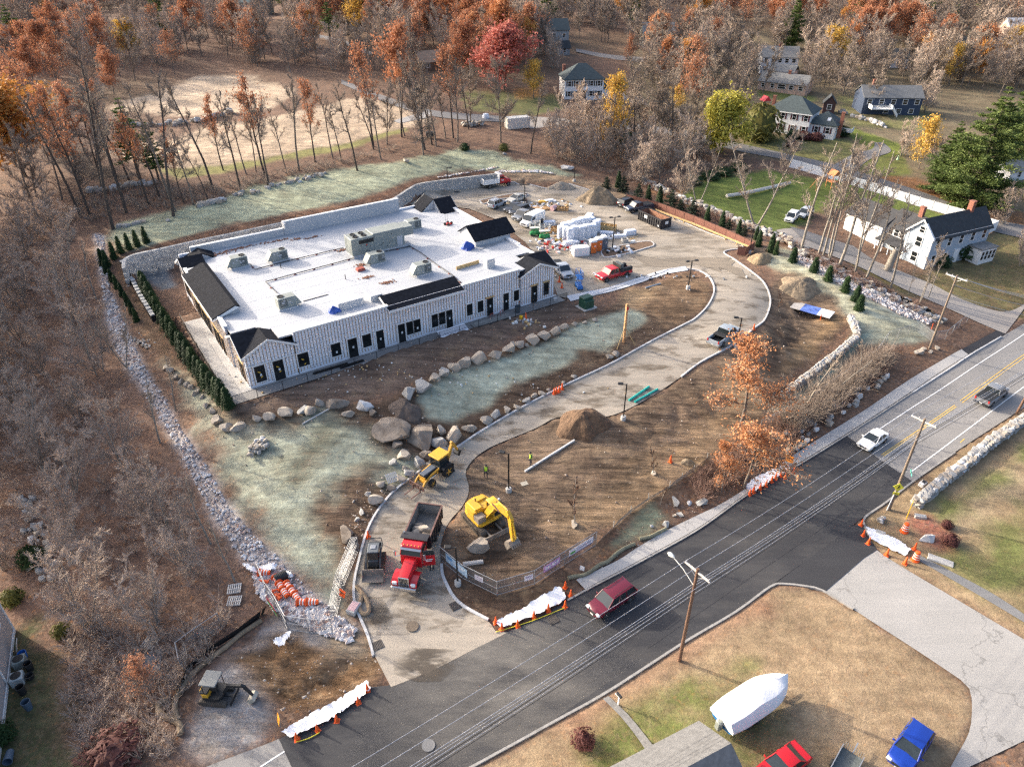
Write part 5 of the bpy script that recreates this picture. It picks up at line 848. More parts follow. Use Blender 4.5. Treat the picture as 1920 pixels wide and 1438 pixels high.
for s in(-.32,.32):cy.tube((1.1,s,1.75),(2.4,s,3.75),.09,.09,8)
cy.tube((2.7,0,4.8),(4.1,0,4.85),.1,.1,8).tube((5.0,0,3.9),(5.5,0,2.2),.09,.09,8).build("hydraulic_ram",y_dozer,ex_);MB().tube((1.6,.32,2.5),(2.5,.32,3.9),.05).tube((1.6,-.32,2.5),(2.5,-.32,3.9),.05).tube((3.5,0,4.82),(4.2,0,4.86),.06).build("ram_rod",m_chrome,ex_)
MB().box((2.6,-.24,4.12),(1.2,.02,.26),0,.15).box((2.6,.24,4.12),(1.2,.02,.26),0,.15).build("boom_marking",m_rust,ex_)
bucket(ex_,5.05,1.05,1.0,1.15,m_steel,2.6)
p,a=pose((408,1306),(470,1312));me_=thing("mini_excavator","small yellow and black excavator with grey canopy beside the dirt pit","excavator",p,a)
tracks(me_,2.3,.72,.36,.5);MB().box((0,0,.45),(1.2,1.2,.25)).build("frame",m_dark,me_)
MB().prism([(-1.05,-.4),(-1.1,0),(-1.05,.4),(-.7,.75),(.55,.75),(.75,.4),(.75,-.4),(.55,-.75),(-.7,-.75)],.58,.85,'Z').build("house",m_dark,me_);MB().prism([(-1.05,-.4),(-1.1,0),(-1.05,.4),(-.7,.72),(-.25,.72),(-.25,-.72),(-.7,-.72)],.85,1.2,'Z').build("engine_cover",y_dozer,me_);MB().cbox((-.62,0,1.24),(.7,1.3,.12),.05).build("cover_top",m_dark,me_)
MB().cbox((-.05,.05,1.3),(.5,.55,.5),.08).build("seat",m_dark,me_);cn=MB()
for x_,y_ in((-.55,-.62),(-.55,.62),(.55,.55),(.55,-.55)):cn.tube((x_,y_,1.1),(x_,y_,2.35),.035,.035,5)
cn.build("canopy_posts",m_dark,me_);MB().cbox((-.02,0,2.4),(1.35,1.4,.1),.04).build("canopy",M("canopy_grey",(.20,.21,.205),.6,.1,2),me_)
arm(me_,"boom",[(.75,.8),(1.3,1.7),(2.5,1.9)],.2,m_dark,(.22,.3,.2));arm(me_,"stick",[(2.35,2.0),(2.6,1.8),(3.1,.8)],.17,m_dark,(.2,.25,.15));bucket(me_,3.15,.45,.62,.8,M("bucket_tan",(.42,.38,.30),.7,.2,2),2.5,False);MB().box((1.5,0,.35),(.08,1.5,.35)).box((1.0,0,.4),(1.0,.2,.12)).build("dozer_blade",m_dark,me_)
p,a=pose((818,893),(776,928));bh=thing("backhoe_loader","yellow backhoe loader with pallet forks and a yellow cab roof","backhoe",p,a)
MB().cbox((1.15,0,1.2),(1.9,.8,.8),.06).build("hood",m_dark,bh);MB().cbox((1.15,0,1.62),(1.85,.72,.1),.04).build("hood_top",M("faded_black",(.09,.11,.14),.5,.2,2),bh);MB().box((.2,0,.8),(4.0,.7,.35)).cbox((2.05,0,1.05),(.12,.9,.7),.03).build("chassis",y_hoe,bh);MB().cbox((-.75,0,1.15),(1.5,1.3,.7),.05).build("cab_base",m_dark,bh)
cf=MB()
for x_ in(-1.35,.0):
 for y_ in(-.68,.68):cf.tube((x_,y_,1.3),(x_*.96,y_*.95,2.65),.055,.05,5)
cf.build("cab_posts",m_dark,bh);MB().add([(-1.3,-.64,1.5),(-.05,-.64,1.5),(-.05,.64,1.5),(-1.3,.64,1.5),(-1.26,-.6,2.62),(-.05,-.6,2.62),(-.05,.6,2.62),(-1.26,.6,2.62)],[(3,2,1,0),(4,5,6,7),(0,1,5,4),(1,2,6,5),(2,3,7,6),(3,0,4,7)]).build("cab_window",m_win,bh);MB().cbox((-.65,0,2.72),(1.75,1.6,.14),.06).build("cab_roof",y_dozer,bh)
for s in(-1,1):
 arm(bh,"loader_arm",[(.1,1.45),(1.2,1.3),(2.2,.95),(2.75,.35)],.13,y_hoe,(.18,.26,.26,.2)).location=(0,s*.58,0);MB().tube((.6,s*.58,.95),(2.0,s*.58,1.0),.06,.06,6).build("lift_ram",m_chrome,bh)
 wheel(bh,1.45,s*.82,.48,.34,y_hoe,.55);wheel(bh,-.85,s*.92,.72,.46,y_hoe,.55)
 MB().prism([(-1.7,1.1),(-1.45,1.5),(-.85,1.62),(-.2,1.5),(-.05,1.3),(-.2,1.42),(-.85,1.52),(-1.4,1.4),(-1.6,1.08)],s*.66,s*1.16).build("fender",m_dark,bh)
fk=MB().box((2.9,0,.45),(.12,2.1,.12)).box((2.9,0,.85),(.12,2.1,.12))
for k in range(6):fk.box((2.9,-1+k*.4,.65),(.1,.07,.5))
fk.build("fork_carriage",m_rust,bh)
for s in(-.5,.5):MB().box((3.6,s,.12),(1.4,.13,.07)).box((2.98,s,.35),(.1,.13,.55)).build("fork",m_rust,bh)
arm(bh,"backhoe_boom",[(-1.75,.9),(-2.2,1.9),(-2.7,2.9)],.26,y_hoe,(.3,.4,.25));arm(bh,"dipper",[(-2.55,3.15),(-2.85,2.7),(-3.5,1.5)],.22,y_hoe,(.25,.35,.2));bucket(bh,-3.55,1.15,.6,.65,m_dark,.6)
for s in(-1,1):MB().box((-1.75,s*.85,.65),(.2,.2,1.0)).box((-1.75,s*.85,.1),(.4,.35,.08)).build("stabiliser",m_dark,bh)
p,a=pose((704,1058),(700,1090));sk=thing("skid_steer","dark grey compact track loader with bucket facing the street","loader",p,a)
tracks(sk,2.3,.72,.42,.72);m_skd=M("loader_charcoal",(.045,.05,.055),.5,.25,2)
MB().cbox((-.2,0,1.0),(2.2,1.05,.8),.08).build("body",m_skd,sk);MB().add([(-.55,-.5,1.35),(.75,-.5,1.3),(.75,.5,1.3),(-.55,.5,1.35),(-.5,-.45,2.05),(.5,-.45,2.1),(.5,.45,2.1),(-.5,.45,2.05)],[(3,2,1,0),(4,5,6,7),(0,1,5,4),(1,2,6,5),(2,3,7,6),(3,0,4,7)]).build("cab_window",m_win,sk)
MB().cbox((-.1,0,2.12),(1.25,1.05,.1),.04).build("cab_roof",M("charcoal_roof",(.10,.115,.13),.5,.2,2),sk);MB().cbox((-.15,0,2.2),(.5,.5,.06),.02).build("roof_hatch",m_rim,sk)
for s in(-1,1):arm(sk,"lift_arm",[(-1.3,1.5),(-.2,1.75),(.9,1.25),(1.35,.5)],.14,m_skd,(.3,.2,.22,.22)).location=(0,s*.66,0)
MB().path([(-1.3,-.66,1.75),(-1.35,-.6,2.15),(-1.35,.6,2.15),(-1.3,.66,1.75)],.05,5).box((-1.3,0,1.3),(.2,1.1,.7)).build("rear_guard",m_skd,sk)
MB().prism([(1.4,.9),(1.45,.1),(2.25,.05),(2.3,.09),(1.55,.2),(1.5,.92)],-.98,.98).prism([(1.42,.9),(1.45,.1),(2.2,.06)],-1.0,-.95).prism([(1.42,.9),(1.45,.1),(2.2,.06)],.95,1.0).build("bucket",m_steel,sk)
p,a=pose((930,350),(955,344));sd=thing("small_dump_truck","small dump truck with white dump body and red cab","dump truck",p,a)
MB().box((-.2,0,.75),(6.4,.9,.3)).build("chassis",m_dark,sd);bw_=MB()
for s in(-1,1):bw_.box((-1.5,s*1.08,1.5),(3.6,.1,.95))
bw_.box((-3.28,0,1.6),(.1,2.2,1.15)).box((.32,0,1.9),(.12,2.2,1.7)).box((-1.5,0,1.05),(3.6,2.2,.14)).prism([(.25,2.7),(1.0,2.75),(1.0,2.82),(.25,2.85)],-1.05,1.05).build("dump_body",p_white,sd)
MB().cbox((1.15,0,1.35),(1.3,1.9,1.0),.06).cbox((1.05,0,2.28),(1.1,1.7,.14),.05).build("cab",p_red,sd);MB().add([(.5,-.9,1.8),(1.75,-.9,1.75),(1.75,.9,1.75),(.5,.9,1.8),(.5,-.82,2.25),(1.45,-.82,2.25),(1.45,.82,2.25),(.5,.82,2.25)],[(3,2,1,0),(4,5,6,7),(0,1,5,4),(1,2,6,5),(2,3,7,6),(3,0,4,7)]).build("windows",m_win,sd)
hd=MB();vv=[]
for x_,w_,z_ in((1.8,.9,1.75),(2.6,.85,1.6),(3.1,.75,1.35)):vv+=[(x_,-w_,.7),(x_,-w_,z_-.2),(x_,-w_*.8,z_),(x_,w_*.8,z_),(x_,w_,z_-.2),(x_,w_,.7)]
hd.add(vv,[(k*6+i,k*6+(i+1)%6,(k+1)*6+(i+1)%6,(k+1)*6+i)for k in range(2)for i in range(6)]+[tuple(range(6)),tuple(range(17,11,-1))],True).build("hood",p_red,sd);MB().box((1.1,-.96,1.5),(.6,.015,.12)).box((1.1,-.96,1.32),(.4,.015,.08)).build("lettering",m_lett,sd)
for s in(-1,1):wheel(sd,2.45,s*.9,.46,.28,m_rim,.5);wheel(sd,-1.9,s*.78,.46,.24,m_rim,.5);wheel(sd,-1.9,s*1.0,.46,.2,m_rim,.5);MB().cbox((3.08,s*.6,1.0),(.1,.3,.2),.03).build("headlight",m_lamp,sd)
ct_=car("red contractor pickup with black utility body parked in the lot",(1150,520),(1122,528),'pickup',p_red,cat="pickup truck",name="contractor_pickup",L=6.1)
MB().cbox((-1.75,.75,1.25),(2.5,.5,.55),.04).cbox((-1.75,-.75,1.25),(2.5,.5,.55),.04).build("utility_box",m_dark,ct_);MB().box((-.55,0,1.75),(.1,1.9,1.0)).path([(-.6,-.95,2.25),(-.6,.95,2.25)],.05,6).build("headboard",m_dark,ct_);MB().cbox((-.95,0,1.9),(.7,1.6,.7),.05).build("machine_box",m_rtud,ct_);MB().box((1.0,-1.0,.95),(.5,.02,.14)).build("lettering",m_lett,ct_)
p,a=pose((1226,419),(1250,430));dp=thing("dumpster","long black open top dumpster with rusty inside","dumpster",p,a);m_dump=M("dumpster_black",(.022,.022,.027),.6,.25,2)
dm=MB()
for s in(-1,1):dm.box((0,s*1.17,.95),(6.4,.1,1.7))
dm.box((-3.15,0,.95),(.1,2.3,1.7)).box((3.15,0,.95),(.1,2.3,1.7)).box((0,0,.2),(6.3,2.3,.2)).build("shell",m_dump,dp)
for s in(-1,1):
 for k in range(11):MB().box((-3.0+k*.6,s*1.27,.9),(.14,.12,1.5)).build("rib",m_dump,dp)
MB().box((0,0,.32),(6.2,2.2,.04)).box((0,1.11,1.0),(6.2,.015,1.5)).box((0,-1.11,1.0),(6.2,.015,1.5)).box((-3.09,0,1),(.015,2.2,1.5)).box((3.09,0,1),(.015,2.2,1.5)).build("rusty_lining",M("rusty_lining",(.26,.13,.08),.9,.35,1.5),dp)
MB().box((0,1.2,1.84),(6.5,.16,.1)).box((0,-1.2,1.84),(6.5,.16,.1)).box((-3.18,0,1.84),(.14,2.3,.1)).box((3.18,0,1.84),(.14,2.3,.1)).build("top_rail",m_dump,dp);MB().box((-.9,-1.345,1.25),(.8,.02,.55)).box((2.6,-1.345,.6),(.3,.02,.3)).box((3.215,.1,1.1),(.02,.7,.55)).build("label_plate",m_note,dp)
def lift(label,u,v,face,base,rail,z1):
 p=P(u,v);t=thing("scissor_lift",label,"scissor lift",p,face);MB().cbox((0,0,.5),(1.8,.8,.5),.04).build("base",base,t);sc=MB()
 for s in(-.3,.3):
  for k in range(2):
   z=.75+k*(z1-.75)/2;zz=z+(z1-.75)/2;sc.tube((-.75,s,z),(.75,s,zz),.045,.045,5);sc.tube((.75,s,z),(-.75,s,zz),.045,.045,5)
 sc.build("scissor_arms",base,t);MB().box((0,0,z1),(1.85,.78,.1)).build("platform",rail,t);rl=MB()
 for x_ in(-.9,0,.9):
  for y_ in(-.36,.36):rl.tube((x_,y_,z1),(x_,y_,z1+1.05),.035,.035,5)
 for z in(z1+.55,z1+1.05):rl.path([(-.9,-.36,z),(.9,-.36,z),(.9,.36,z),(-.9,.36,z),(-.9,-.36,z)],.035,5)
 rl.build("guard_rail",rail,t);bx=MB().box((.7,-.38,z1+.5),(.35,.1,.5)).build("control_box",rail,t)
 for x_ in(-.65,.65):
  for s in(-1,1):wheel(t,x_,s*.4,.2,.14,m_rim,.6)
m_lg=M("lift_green",(.02,.24,.07),.5,.1,2);m_lw=M("lift_white",(.70,.70,.64),.5,.1,2);m_lb=M("lift_blue",(.02,.16,.50),.5,.12,2)
lift("green and white scissor lift beside the white van",1003,442,R(10),m_lg,m_lw,1.5);lift("green and white scissor lift nearer the wrapped stacks",1021,448,R(10),m_lg,m_lw,1.5);lift("blue scissor lift standing by the building corner",1085,541,R(100),m_lb,m_lb,1.9)
p,a=pose((1408,1330),(1470,1290));bt_=thing("boat","boat shrink wrapped in white on a trailer on the lawn","boat",p,a);m_wrap=M("white_shrink_wrap",(.78,.78,.79),.4,.05,1.6,.05,detail=7);m_hull=M("hull_blue",(.02,.15,.38),.35,.2,1)
vv=[];nst=13
for i in range(nst):
 s=i/(nst-1);x_=-3.4+6.9*s;w_=1.25*(1-max(0,(s-.45)/.55)**3.4)*(.86+.14*min(1,s*5))+.12;hz=2.15+.22*math.sin(s*3.0)+(.25*math.exp(-((s-.42)/.14)**2))-.25*max(0,s-.6)
 vv+=[(x_,-w_,1.05+.25*s),(x_,-w_*1.02,1.35+.25*s),(x_,-w_*.72,hz-.22),(x_,0,hz),(x_,w_*.72,hz-.22),(x_,w_*1.02,1.35+.25*s),(x_,w_,1.05+.25*s)]
MB().add(vv,[(k*7+i,k*7+(i+1)%7,(k+1)*7+(i+1)%7,(k+1)*7+i)for k in range(nst-1)for i in range(7)]+[tuple(range(7)),tuple(range(nst*7-1,nst*7-8,-1))],True).build("wrap",m_wrap,bt_)
vv=[]
for i in range(9):
 s=i/8;x_=-3.35+6.6*s;w_=1.2*(1-max(0,(s-.45)/.55)**2.2)+.01;vv+=[(x_,-w_,1.12+.25*s),(x_,-w_*.7,.72+.2*s),(x_,0,.5+.5*max(0,s-.6)),(x_,w_*.7,.72+.2*s),(x_,w_,1.12+.25*s)]
MB().add(vv,[(k*5+i,k*5+i+1,(k+1)*5+i+1,(k+1)*5+i)for k in range(8)for i in range(4)]+[(0,1,2,3,4)],True).build("hull",m_hull,bt_)
tr=thing("boat_trailer","blue and grey boat trailer carrying the white wrapped boat","trailer",p,a);MB().box((-.2,.6,.5),(5.5,.1,.14)).box((-.2,-.6,.5),(5.5,.1,.14)).box((3.0,0,.5),(1.6,.1,.12)).box((-2.6,0,.5),(.1,1.9,.1)).box((-.3,0,.5),(.1,2.1,.1)).build("frame",m_hull,tr)
for s in(-1,1):
 for x_ in(-1.3,-.5):wheel(tr,x_,s*1.05,.31,.2,m_chrome)
 MB().prism([(-1.75,.45),(-1.65,.7),(-.9,.78),(-.15,.7),(-.05,.45),(-.15,.6),(-.9,.7),(-1.65,.6)],s*.92,s*1.2).build("mudguard",m_hull,tr)
MB().cbox((-3.55,0,.95),(.5,.5,.9),.1).build("outboard_motor",m_rtu,bt_)
p,a=pose((1582,1444),(1592,1425));ut_=thing("utility_trailer","grey open utility trailer between the red and blue cars","trailer",p,a);MB().box((0,0,.55),(2.6,1.5,.1)).build("deck",m_rtud,ut_);MB().box((0,.75,.78),(2.6,.06,.4)).box((0,-.75,.78),(2.6,.06,.4)).box((-1.3,0,.78),(.06,1.5,.4)).build("side_rail",m_galv,ut_);MB().box((1.8,0,.5),(1.2,.1,.1)).build("tongue",m_galv,ut_);wheel(ut_,-.2,.88,.3,.18);wheel(ut_,-.2,-.88,.3,.18)
for k in range(9):MB().box((1.3,-.64+k*.16,.95),(.05,.03,.7)).build("ramp_bar",m_galv,ut_)
# boulders
m_rk=[M("boulder_tan",(.29,.25,.205),.9,.3,1.3,.05,col2=(.42,.37,.31)),M("boulder_grey",(.27,.27,.265),.9,.3,1.3,.05,col2=(.38,.37,.35)),M("boulder_brown",(.14,.11,.085),.95,.4,1.0,.06,col2=(.30,.255,.21)),M("boulder_white",(.55,.54,.53),.9,.3,1.3,.05)]
def rock_mesh(seed,sub=3):
 rnd=random.Random(seed);bm=bmesh.new();bmesh.ops.create_icosphere(bm,subdivisions=sub,radius=1)
 pls=[(Vector((rnd.gauss(0,1),rnd.gauss(0,1),rnd.gauss(0,.8))).normalized(),rnd.uniform(.42,.80))for _ in range(13)]
 off=Vector((rnd.random()*50,rnd.random()*50,rnd.random()*50))
 from mathutils import noise
 for v in bm.verts:
  c=v.co
  for n,d in pls:
   k=c.dot(n)
   if k>d:c=c-n*(k-d)
  v.co=c*(1.12+.08*noise.noise(c*1.6+off)+.05*noise.noise(c*5+off))
 me=bpy.data.meshes.new("boulder");bm.to_mesh(me);bm.free();me.polygons.foreach_set("use_smooth",[True]*len(me.polygons));me.update();me.set_sharp_from_angle(angle=R(16));return me
ROCKS=[]
for k in range(9):
 base=rock_mesh(k+3)
 row=[]
 for m_ in m_rk:q=base.copy();q.materials.append(m_);row.append(q)
 ROCKS.append(row)
def ppm(p):return FOC/(p.y*math.cos(PITCH)+(CAM_H-p.z)*math.sin(PITCH))
def boulder(label,u,v,wpx,hpx,c,group=None,sink=.25,squash=1.0):
 p=P(u,v+hpx*.25);s=ppm(p);w=wpx/s/2*1.3;h=max(hpx/s/2*1.2,w*.55);hz=min(w,h)*.8*squash
 o=link("boulder",ROCKS[random.randrange(9)][c],None,(p.x,p.y,p.z+hz*(1-2*sink)),random.uniform(-.4,.4)+(0 if random.random()<.5 else math.pi),label=label,category="boulder");o.scale=(w,h,hz)
 if group:o['group']=group
 return o
ORD=["first","second","third","fourth","fifth","sixth","seventh","eighth","ninth","tenth","eleventh","twelfth","thirteenth","fourteenth","fifteenth","sixteenth","seventeenth","eighteenth","nineteenth","twentieth","twenty first","twenty second","twenty third","twenty fourth"]+["twenty "+q for q in("fifth","sixth","seventh","eighth","ninth")]+["thirtieth","thirty first","thirty second"]
CN=["tan","grey","brown","pale"]
def row(lst,txt,group):
 for i,q in enumerate(lst):boulder(f"{CN[q[4]]} boulder, {ORD[i]} {txt}",*q,group=group)
row([(767,733,25,32,1),(795.5,722,35,26,1),(814.6,708,22,22,0),(833,697,22,22,1),(854.7,688,23,20,0),(872,676.7,25,27,0),(898,670,33,26,0),(929.5,664,28,20,0),(953.5,652.7,24,24,0),(961,643,9,9,0),(975.4,645,20,17,0),(988,647,9,9,0),(998.4,636,23,25,0),(1020,628.7,22,20,0),(1042,620,21,19,0),(1058,612,21,13,0),(1077.7,606.8,12,10,0),(1096.5,604.7,11,9,0),(1115.6,600,12,9,0)],"from the west end of the row above the green slope","boulders above the green slope")
row([(827,804,20,20,0),(852,812,30,35,0),(825,829,27,27,1),(882,802,24,16,0),(911,785.4,22,20,0),(930,775,19,18,1),(952,767,14,14,0),(970.4,763,16,11,0),(987,750,15,15,1),(1002,740,12,11,0),(1015.5,737,14,9,0),(1029,730,9,7,0),(1057,717,8,8,0),(1075.6,705,12,9,0),(1142,668.6,12,10,0),(1154,662,14,15,0)],"from the backhoe along the drive kerb below the green slope","boulders along the drive kerb")
row([(599,755,17,18,0),(585,768,20,22,0),(567.5,768.5,19,22,1),(534,773.7,30,21,0),(504,782,25,18,0),(482,784,17,16,0),(449,797,28,20,0),(424,799,25,20,0),(409,786,24,18,0),(399,770,14,13,0),(387,759,14,12,0),(380,744,10,10,0),(369,734,13,16,0),(360,725,12,13,0),(350,719,11,16,0),(340,714,10,14,0),(330,707,14,13,0),(319,695,14,13,0),(312,689,13,13,0)],"from the big ledge in the row bending round below the hedge","boulders below the clipped evergreens")
row([(787,864,25,28,1),(803,852,22,20,2),(768,886,20,20,1),(752,896,18,16,0),(732.6,915,18,12,2),(702.6,937.6,31,20,0),(679,958,10,20,1),(670,972,10,9,1),(652,997,26,34,2)],"downhill from the backhoe beside the drive kerb","boulders beside the lower drive")
boulder("huge brown ledge boulder with pale veins behind the backhoe",728,797,74,62,2,None,.42,.55);boulder("tall brown ledge boulder between the other ledge and the kerb",787,800,56,74,2,None,.42,.55);boulder("white frost pale boulder at the top of the big ledges",684,758,32,24,3);boulder("low brown mossy ledge at the end of the soil terrace",632,752,46,30,2,None,.4,.7)
row([(757,852,26,24,0),(738,866,18,17,1),(806,872,20,18,0),(832,842,18,16,1),(716,906,18,14,0),(655,775,20,15,0),(700,772,16,13,2),(842,838,14,12,0),(690,925,14,12,1),(760,878,14,12,0),(745,832,22,18,2),(795,850,18,16,0)],"among the loose rocks tumbled round the two big ledges","loose rocks round the big ledges")
boulder("large pale boulder on the soil under the excavator arm",900,1022,38,31,0,None,.1,1.1);boulder("white rock lying on red mulch by the traffic barrel",1737,1008,31,16,3)
row([(1267,937,13,20,1),(1292,941,9,12,3),(1314,941,23,16,1),(1248,980,13,16,1),(1275,964,13,9,1),(1264,966,8,7,0),(1222,986,8,7,3)],"from the sapling among the leaves beside the sidewalk","rocks among the leaves by the sidewalk")
row([(1720.6,660,18,14,0),(1731,655,13,10,0),(1744,660,9,8,0),(1757,652,10,9,0)],"from the west at the foot of the utility pole by the corner","rocks at the pole foot")
boulder("round pale boulder on the leaf bank behind the white roof",762,302,11,11,0);boulder("big pale boulder beside a lamp post at the back of the lot",1064,315,21,14,3);boulder("grey boulder near the silt fence at the head of the seeded strip",946,289,9,6,1);boulder("pale square boulder at the end of the wooded ground",315,414,9,7,1)
for i,(x_,y_,s_,c_)in enumerate(((-3.3,.2,.95,0),(-2.4,-.35,.75,0),(-2.7,.55,.8,2),(-3.9,-.5,.7,2))):
 o=link("boulder",ROCKS[i][c_],None,(DT_P.x+math.cos(DT_A)*(x_+1.2)-math.sin(DT_A)*y_,DT_P.y+math.sin(DT_A)*(x_+1.2)+math.cos(DT_A)*y_,DT_P.z+1.85),i*1.3,label=("long tan boulder along the west side of the dump truck bed","pale boulder nearest the cab in the dump truck bed","brown boulder on the east side of the dump truck bed","brown boulder near the tailgate of the dump truck bed")[i],category="boulder");o.scale=(s_*1.15,s_*.85,s_*.75);o['group']="boulders in the dump truck bed"
sq=lambda c:math.copysign(abs(c)**.55,c)
STN=[MB().add([(sq(v_.co.x),sq(v_.co.y),sq(v_.co.z))for v_ in b.vertices],[tuple(p_.vertices)for p_ in b.polygons]).mesh("stone",m_rk[k%2 if k<4 else(3 if k==4 else 1)])for k,b in enumerate([rock_mesh(40+k,1)for k in range(6)])]
def stonewall(name,label,line,h,w,size,n,cat="stone wall",courses=2,lift=0.0,maxparts=290):
 pl=px(line,step=.4);d=np.r_[0,np.cumsum(np.linalg.norm(np.diff(pl,axis=0),axis=1))];t=thing(name,label,cat,(0,0,0));k=0
 tot=n
 for i in range(tot):
  s=random.random()*d[-1]if courses==0 else((i//courses+.5)/(tot/courses))*d[-1]+random.uniform(-.1,.1)*size;s=min(max(s,0),d[-1]);x=np.interp(s,d,pl[:,0]);y=np.interp(s,d,pl[:,1]);a=math.atan2(np.interp(s+.3,d,pl[:,1])-np.interp(s-.3,d,pl[:,1]),np.interp(s+.3,d,pl[:,0])-np.interp(s-.3,d,pl[:,0]))
  off=random.uniform(-w/2,w/2)if courses==0 else((i%2)-.5)*w*.55;z=float(H(x,y))+(random.random()*h if courses==0 else((i%courses)//2+.35)*h/max(1,(courses+1)//2))+lift
  sz=size*random.uniform(.7,1.25);o=link("stone",random.choice(STN),t,(x-math.sin(a)*off,y+math.cos(a)*off,z),a+random.uniform(-.3,.3));o.scale=(sz*.62,sz*.5,sz*.42 if courses==0 else h/max(1,(courses+1)//2)*.62)
 if courses:sweep('core',pl,w*.62,h*.86,m_e0,0,parent=t)
 return t
m_e0=M('wall_core',(.13,.12,.11),.95,.3,3)
stonewall("stone_wall","long grey fieldstone wall beside the road at the dry lawn",[(1716,950),(1760,912),(1810,873),(1860,832),(1925,786)],1.0,.9,.85,280,courses=6)
stonewall("stone_wall","low cut stone wall curving between the soil basin and green strip",[(1592,600),(1606,632),(1590,650),(1550,683),(1500,722),(1452,752)],1.1,.7,.7,284,courses=4)
stonewall("stone_wall","rough field stone wall along the neighbour's green lawn",[(1200,338),(1260,368),(1315,391),(1357,407),(1390,422),(1424,435),(1457,447),(1490,465)],.9,1.4,.95,260,courses=0)
stonewall("stone_wall","tumbled stone row beside the grey neighbour drive",[(1490,462),(1530,488),(1575,512),(1640,545),(1700,572),(1770,605)],.5,2.0,.85,230,courses=0)
stonewall("stone_row","row of grey stones behind the bright lawn near the blue house",[(1575,212),(1600,220),(1640,232),(1662,240)],.9,1.0,1.2,36,"stone wall",0)
stonewall("stone_row","stone row between the two sand fields",[(220,238),(300,236),(350,232),(400,222),(440,210)],.8,1.5,1.3,60,"stone wall",0)
stonewall("stone_row","row of pale stones along the wooded bank below the field",[(160,362),(190,358),(240,352),(290,345)],.6,1.3,1.2,34,"stone wall",0)
stonewall("stone_row","short row of tan stones above the five small evergreens",[(220,427),(245,423),(270,417)],.3,.5,1.0,9,"stone wall",0)
stonewall("stone_row","row of tan stones at the bare tree feet north of the seeded strip",[(367,388),(395,382),(420,378),(434,375)],.4,1.0,1.1,16,"stone wall",0)
stonewall("stone_row","pale stones along the leaf bank by the sloping field edge",[(440,368),(500,355),(560,340),(620,325)],.4,1.5,.9,40,"stone wall",0)
stonewall("rubble_heap","heap of tan rubble on the green seeded slope",[(468,850),(485,842),(500,832)],.7,1.9,.42,95,"rubble",0)
stonewall("rubble_heap","heap of grey rocks at the wood edge beyond the lot",[(872,238),(885,234),(905,236)],1.0,3,.9,46,"rubble",0)
stonewall("rubble_heap","small blue grey rock heap on the lawn corner by the cones",[(1648,975),(1655,978)],.5,1.0,.4,26,"rubble",0)
stonewall("rubble_heap","scattered tan stones on the bare soil above the hedge",[(246,630),(262,638),(285,648)],.1,2.0,.35,40,"rubble",0)
stonewall("stone_row","line of grey stones through the brush at the west edge",[(48,935),(60,990),(85,1050),(95,1090)],.4,1.6,.8,40,"stone wall",0)
stonewall("stone_row","grey stones under the torn fence beside the road",[(1455,848),(1500,815),(1550,775),(1600,740),(1650,700)],.5,3.0,.8,70,"stone wall",0)
def riprap(name,polys,n,s0,s1,dim=1.0):
 mb_v,mb_f=[],[];oc=[(0,1,2),(0,2,3),(0,3,4),(0,4,1),(5,2,1),(5,3,2),(5,4,3),(5,1,4)]
 for poly,q in zip(polys,n):
  w=np.array([P(*p_)[:2]for p_ in poly]);lo,hi=w.min(0),w.max(0);pts=RNG.uniform(lo,hi,(q*6,2));pts=pts[inpoly(pts[:,0],pts[:,1],w)][:q];zz=H(pts[:,0],pts[:,1])
  for(x,y),z in zip(pts,zz):
   s=random.uniform(s0,s1)*random.choice((.5,.7,.8,1,1,1.5));a=random.random()*6.28;o=len(mb_v);c,sn=math.cos(a),math.sin(a)
   for k,(dx,dy,dz)in enumerate(((0,0,.8),(1,.2,.1),(-.1,1,.2),(-1,.1,0),(.1,-1,.15),(0,0,-.7))):
    dx*=s*random.uniform(.7,1.2);dy*=s*random.uniform(.7,1.2);mb_v.append((x+dx*c-dy*sn,y+dx*sn+dy*c,z+.08+dz*s*random.uniform(.7,1.1)))
   mb_f+=[tuple(i+o for i in f)for f in oc]
 m=bpy.data.materials.new(name);m.use_nodes=True;N=m.node_tree.nodes;L=m.node_tree.links;b=N["Principled BSDF"];b.inputs['Roughness'].default_value=.9
 g=N.new("ShaderNodeNewGeometry");vo=N.new("ShaderNodeTexVoronoi");vo.inputs['Scale'].default_value=2.2;L.new(g.outputs['Position'],vo.inputs[0]);sp=N.new("ShaderNodeSeparateColor");L.new(vo.outputs['Color'],sp.inputs[0]);cr=N.new("ShaderNodeValToRGB");e=cr.color_ramp.elements
 for _ in range(3):e.new(.5)
 for k,(p_,c)in enumerate(((0,(.32,.25,.23)),(.3,(.55,.49,.46)),(.55,(.68,.64,.61)),(.8,(.76,.74,.72)),(1,(.40,.24,.18)))):e[k].position=p_;e[k].color=(c[0]*dim,c[1]*dim*(.92 if dim<1 else 1),c[2]*dim*(.82 if dim<1 else 1),1)
 L.new(sp.outputs[0],cr.inputs[0]);L.new(cr.outputs[0],b.inputs['Base Color']);o=MB().add(mb_v,mb_f).build(name,m,kind='stuff');return o
zp={tuple(z[0][0]):z[0]for z in ZONES}
riprap("ditch_gravel",[zp[(178,438)],[(470,1060),(560,1120),(640,1160),(668,1180),(655,1205),(590,1185),(520,1150),(480,1110)]],(9000,1600),.11,.24)
riprap("swale_gravel",[zp[(1485,474)]],(2600,),.12,.26)
riprap("bank_gravel",[Z(740,200,4.7925,(360,640),(600,600),(900,545),(940,550),(700,590),(480,635)),Z(740,200,4.7925,(930,575),(1330,580),(1450,610),(1330,600),(940,590))],(420,330),.12,.26)
